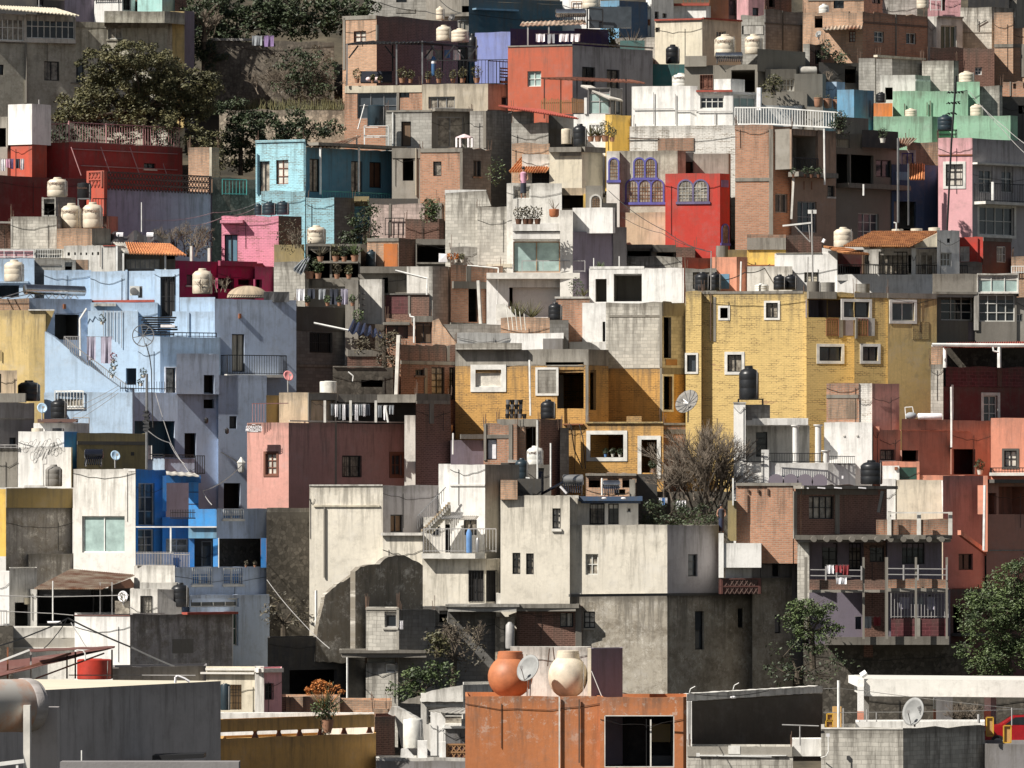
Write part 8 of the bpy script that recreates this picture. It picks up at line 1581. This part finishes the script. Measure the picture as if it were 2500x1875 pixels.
pole('white lamp box on the carport corner', [(835, 880), (880, 850)], .14, 'lmp', d=288, name='lamp', cat='lamp')
CB = H('dark back wall under the white carport', 'stod', 1040, 1700, [880, 5, 2330], '', d=300, th=2, cat='wall', name='stone_wall')
V(CB, 'gry', 1050, 1400, [1450, 10, 1610], '', dd=-1, th=1); V(CB, 'wht2', 1055, 1300, [860, 20, 905], '', dd=-8, th=.6)
mb = MB(); mb.box(P(640, 1659, 297), P(2400, 1659, 297)-P(640, 1659, 297), (0, 16, 0), (0, 0, P(0, 1400, 297).z-P(0, 1659, 297).z)); CG = thing('carport_floor', 'concrete parking slab under the white carport', 'slab', P(1500, 1659, 297)); mb.build('slab', 'cem2', CG)
for o_ in list(CG.children): o_.location.z -= .4
# red car
CR = thing('parked_car', 'red car parked under the white carport at the right edge', 'car', P(2060, 1445, 286.5)); base = P(1830, 1445, 286.5); u_ = (kx(2212)-kx(1830))*286.5; Lc = 4.0
prof = [(0, .35), (0, .75), (.35, .95), (.95, 1.05), (1.5, 1.42), (2.6, 1.45), (3.3, 1.1), (3.9, .95), (4.0, .6), (4.0, .35)]
mb = MB(); fr_ = [base+Vector((x, 0, z-.3)) for x, z in prof]; bk_ = [p+Vector((0, 1.7, 0)) for p in fr_]; mb.quad(fr_); mb.quad(bk_[::-1])
for i in range(len(prof)): j = (i+1) % len(prof); mb.quad([fr_[i], bk_[i], bk_[j], fr_[j]])
mb.build('body', 'car', CR)
for q_ in ([(1.1, 1.06), (1.52, 1.36), (1.95, 1.38), (1.95, 1.05)], [(2.05, 1.05), (2.05, 1.38), (2.55, 1.38), (3.05, 1.08)]): mb = MB(); mb.quad([base+Vector((x, -.012, z-.3)) for x, z in q_]); mb.build('window', 'gls', CR)
for x in (.8, 3.2):
    for y in (-.02, 1.5): mb = MB(); mb.lathe(base+Vector((x, y, .02)), [(.3, 0), (.31, .05), (.31, .2)], 18, (0, 1, 0)); w_ = mb.build('wheel', 'blkm', CR); mb = MB(); mb.lathe(base+Vector((x, y-.01, .02)), [(.18, 0), (.18, .04)], 14, (0, 1, 0)); mb.build('rim', 'wrl', w_)
mb = MB(); mb.box(base+Vector((.02, -.02, .5)), (.25, 0, 0), (0, .1, 0), (0, 0, .14)); mb.build('headlight', 'lmp', CR)
for i, (x0, y0, x1, y1, n_) in enumerate([(548, 1202, 598, 1258, 'topmost'), (540, 1262, 598, 1318, 'lowest'), (1895, 1232, 1952, 1388, 'tall'), (2040, 1302, 2102, 1445, 'small')]):
    d_ = 283 if i < 2 else 284.5; rt = thing('yellow_frame', n_+(' yellow wooden crate stacked left of the carport' if i < 2 else ' yellow framed window screen before the red car'), 'crate' if i < 2 else 'frame', P((x0+x1)/2, y1, d_)); a_ = P(x0, y1, d_)-rt.location; wv = P(x1, y1, d_).x-P(x0, y1, d_).x; hv = P(0, y0, d_).z-P(0, y1, d_).z; mb = MB()
    for q_ in (((0, 0, 0), (0, 0, hv)), ((wv, 0, 0), (wv, 0, hv)), ((0, 0, 0), (wv, 0, 0)), ((0, 0, hv), (wv, 0, hv))): mb.bar(a_+Vector(q_[0]), a_+Vector(q_[1]), .035, 4)
    o = mb.build('frame', 'yfr'); o.parent = rt; mb = MB(); mb.quad([a_+Vector((0, .05, 0)), a_+Vector((wv, .05, 0)), a_+Vector((wv, .05, hv)), a_+Vector((0, .05, hv))]); o = mb.build('panel', 'och' if i > 1 else 'owd'); o.parent = rt
mb = MB(); mb.box(P(600, 1315, 283.5), (.35, 0, 0), (0, .5, 0), (0, 0, .85)); tag(mb.build('cupboard', 'och'), 'yellow brown cupboard beside the stacked crates', 'cupboard')
a = H('pale blue wall stained with streaks at the bottom right corner', 'gry', 1455, 2300, [1882, -4, 2330], '', d=281.5, cat='wall', name='wall')
baretree('dry brown brush behind the carport', 1740, 1300, 320, .5, 298, n=9, levels=5, r=.03, name='bare_shrub', cat='shrub')
# ================= long cables over the hillside =================
T(0, 2)
cable('white cable from the lamp of the pink house to the blue balcony', [(2060, 690, 347), (1710, 930, 336), (1790, 1045, 333)], .03, 'wrl', .1)
cable('pale cable falling past the utility pole', [(1310, 100, 345), (1440, 520, 343), (1600, 775, 340)], .02, 'wrl', .1)
cable('cable from the utility pole down to the right', [(1250, 420, 343), (1430, 520, 342), (1560, 700, 340)], .02, 'wrl', .3)
for i in range(3): cable(['upper', 'middle', 'lower'][i]+' thin cable crossing the pale blue stair wall', [(620, 290-i*60+60, 350), (1000, 60-i*30+40, 350), (1010, 30, 350)][:2], .014, 'wrl', .1)
T(0, 1)
cable('pale cable across the lilac wall toward the cyan house', [(1200, 245, 388), (1800, 185, 392), (2200, 90, 396)], .02, 'wrl', .2)
cable('second pale cable across the lilac wall', [(1590, 300, 388), (1900, 215, 390), (2200, 120, 394)], .02, 'wrl', .2)
T(2, 1)
cable('long dark cable slanting over the red cube house', [(850, 0, 382), (1330, 340, 376), (1720, 520, 370)], .022, 'wire', .15)
cable('second long dark cable slanting over the sand wall', [(960, 220, 380), (1300, 360, 376), (1660, 500, 372)], .016, 'wire', .15)
cable('dark cable from the peach house to the yellow wall', [(1800, 755, 362), (2000, 690, 364), (2212, 622, 368)], .03, 'wire', .2)
T(3, 0)
cable('bundle of cables from the mint house to the right edge', [(1750, 770, 388), (2000, 1060, 386), (2260, 1330, 384)], .02, 'wrl', .1)
cable('second cable from the mint house to the right edge', [(1860, 900, 388), (2060, 1080, 386), (2260, 1240, 384)], .02, 'wrl', .1)
T(1, 0)
cable('thick dark cable sagging across the top edge', [(1060, 20, 436), (1450, 95, 434), (1750, 110, 430)], .03, 'wire', .2)
cable('second thick dark cable at the top edge', [(1560, -10, 434), (1750, 110, 430)], .03, 'wire', .2)
T(1, 3)
cable('pale cable falling across the shaded yard', [(110, 70, 325), (400, 420, 322), (640, 650, 320)], .022, 'wrl', .1)
T(0, 2)
lamp = thing('street_lamp', 'old street lantern on a bracket beside the pink house', 'lantern', P(2035, 800, 348)); mb = MB(); c_ = P(2035, 775, 348); mb.lathe(c_, [(.07, 0), (.16, .08), (.20, .5), (.24, .52), (.10, .68), (.03, .8)], 6); mb.build('lantern', 'cop', lamp); mb = MB(); mb.bar(P(2030, 700, 348), P(1865, 600, 348.5), .03, 4); mb.build('bracket', 'blkm', lamp)
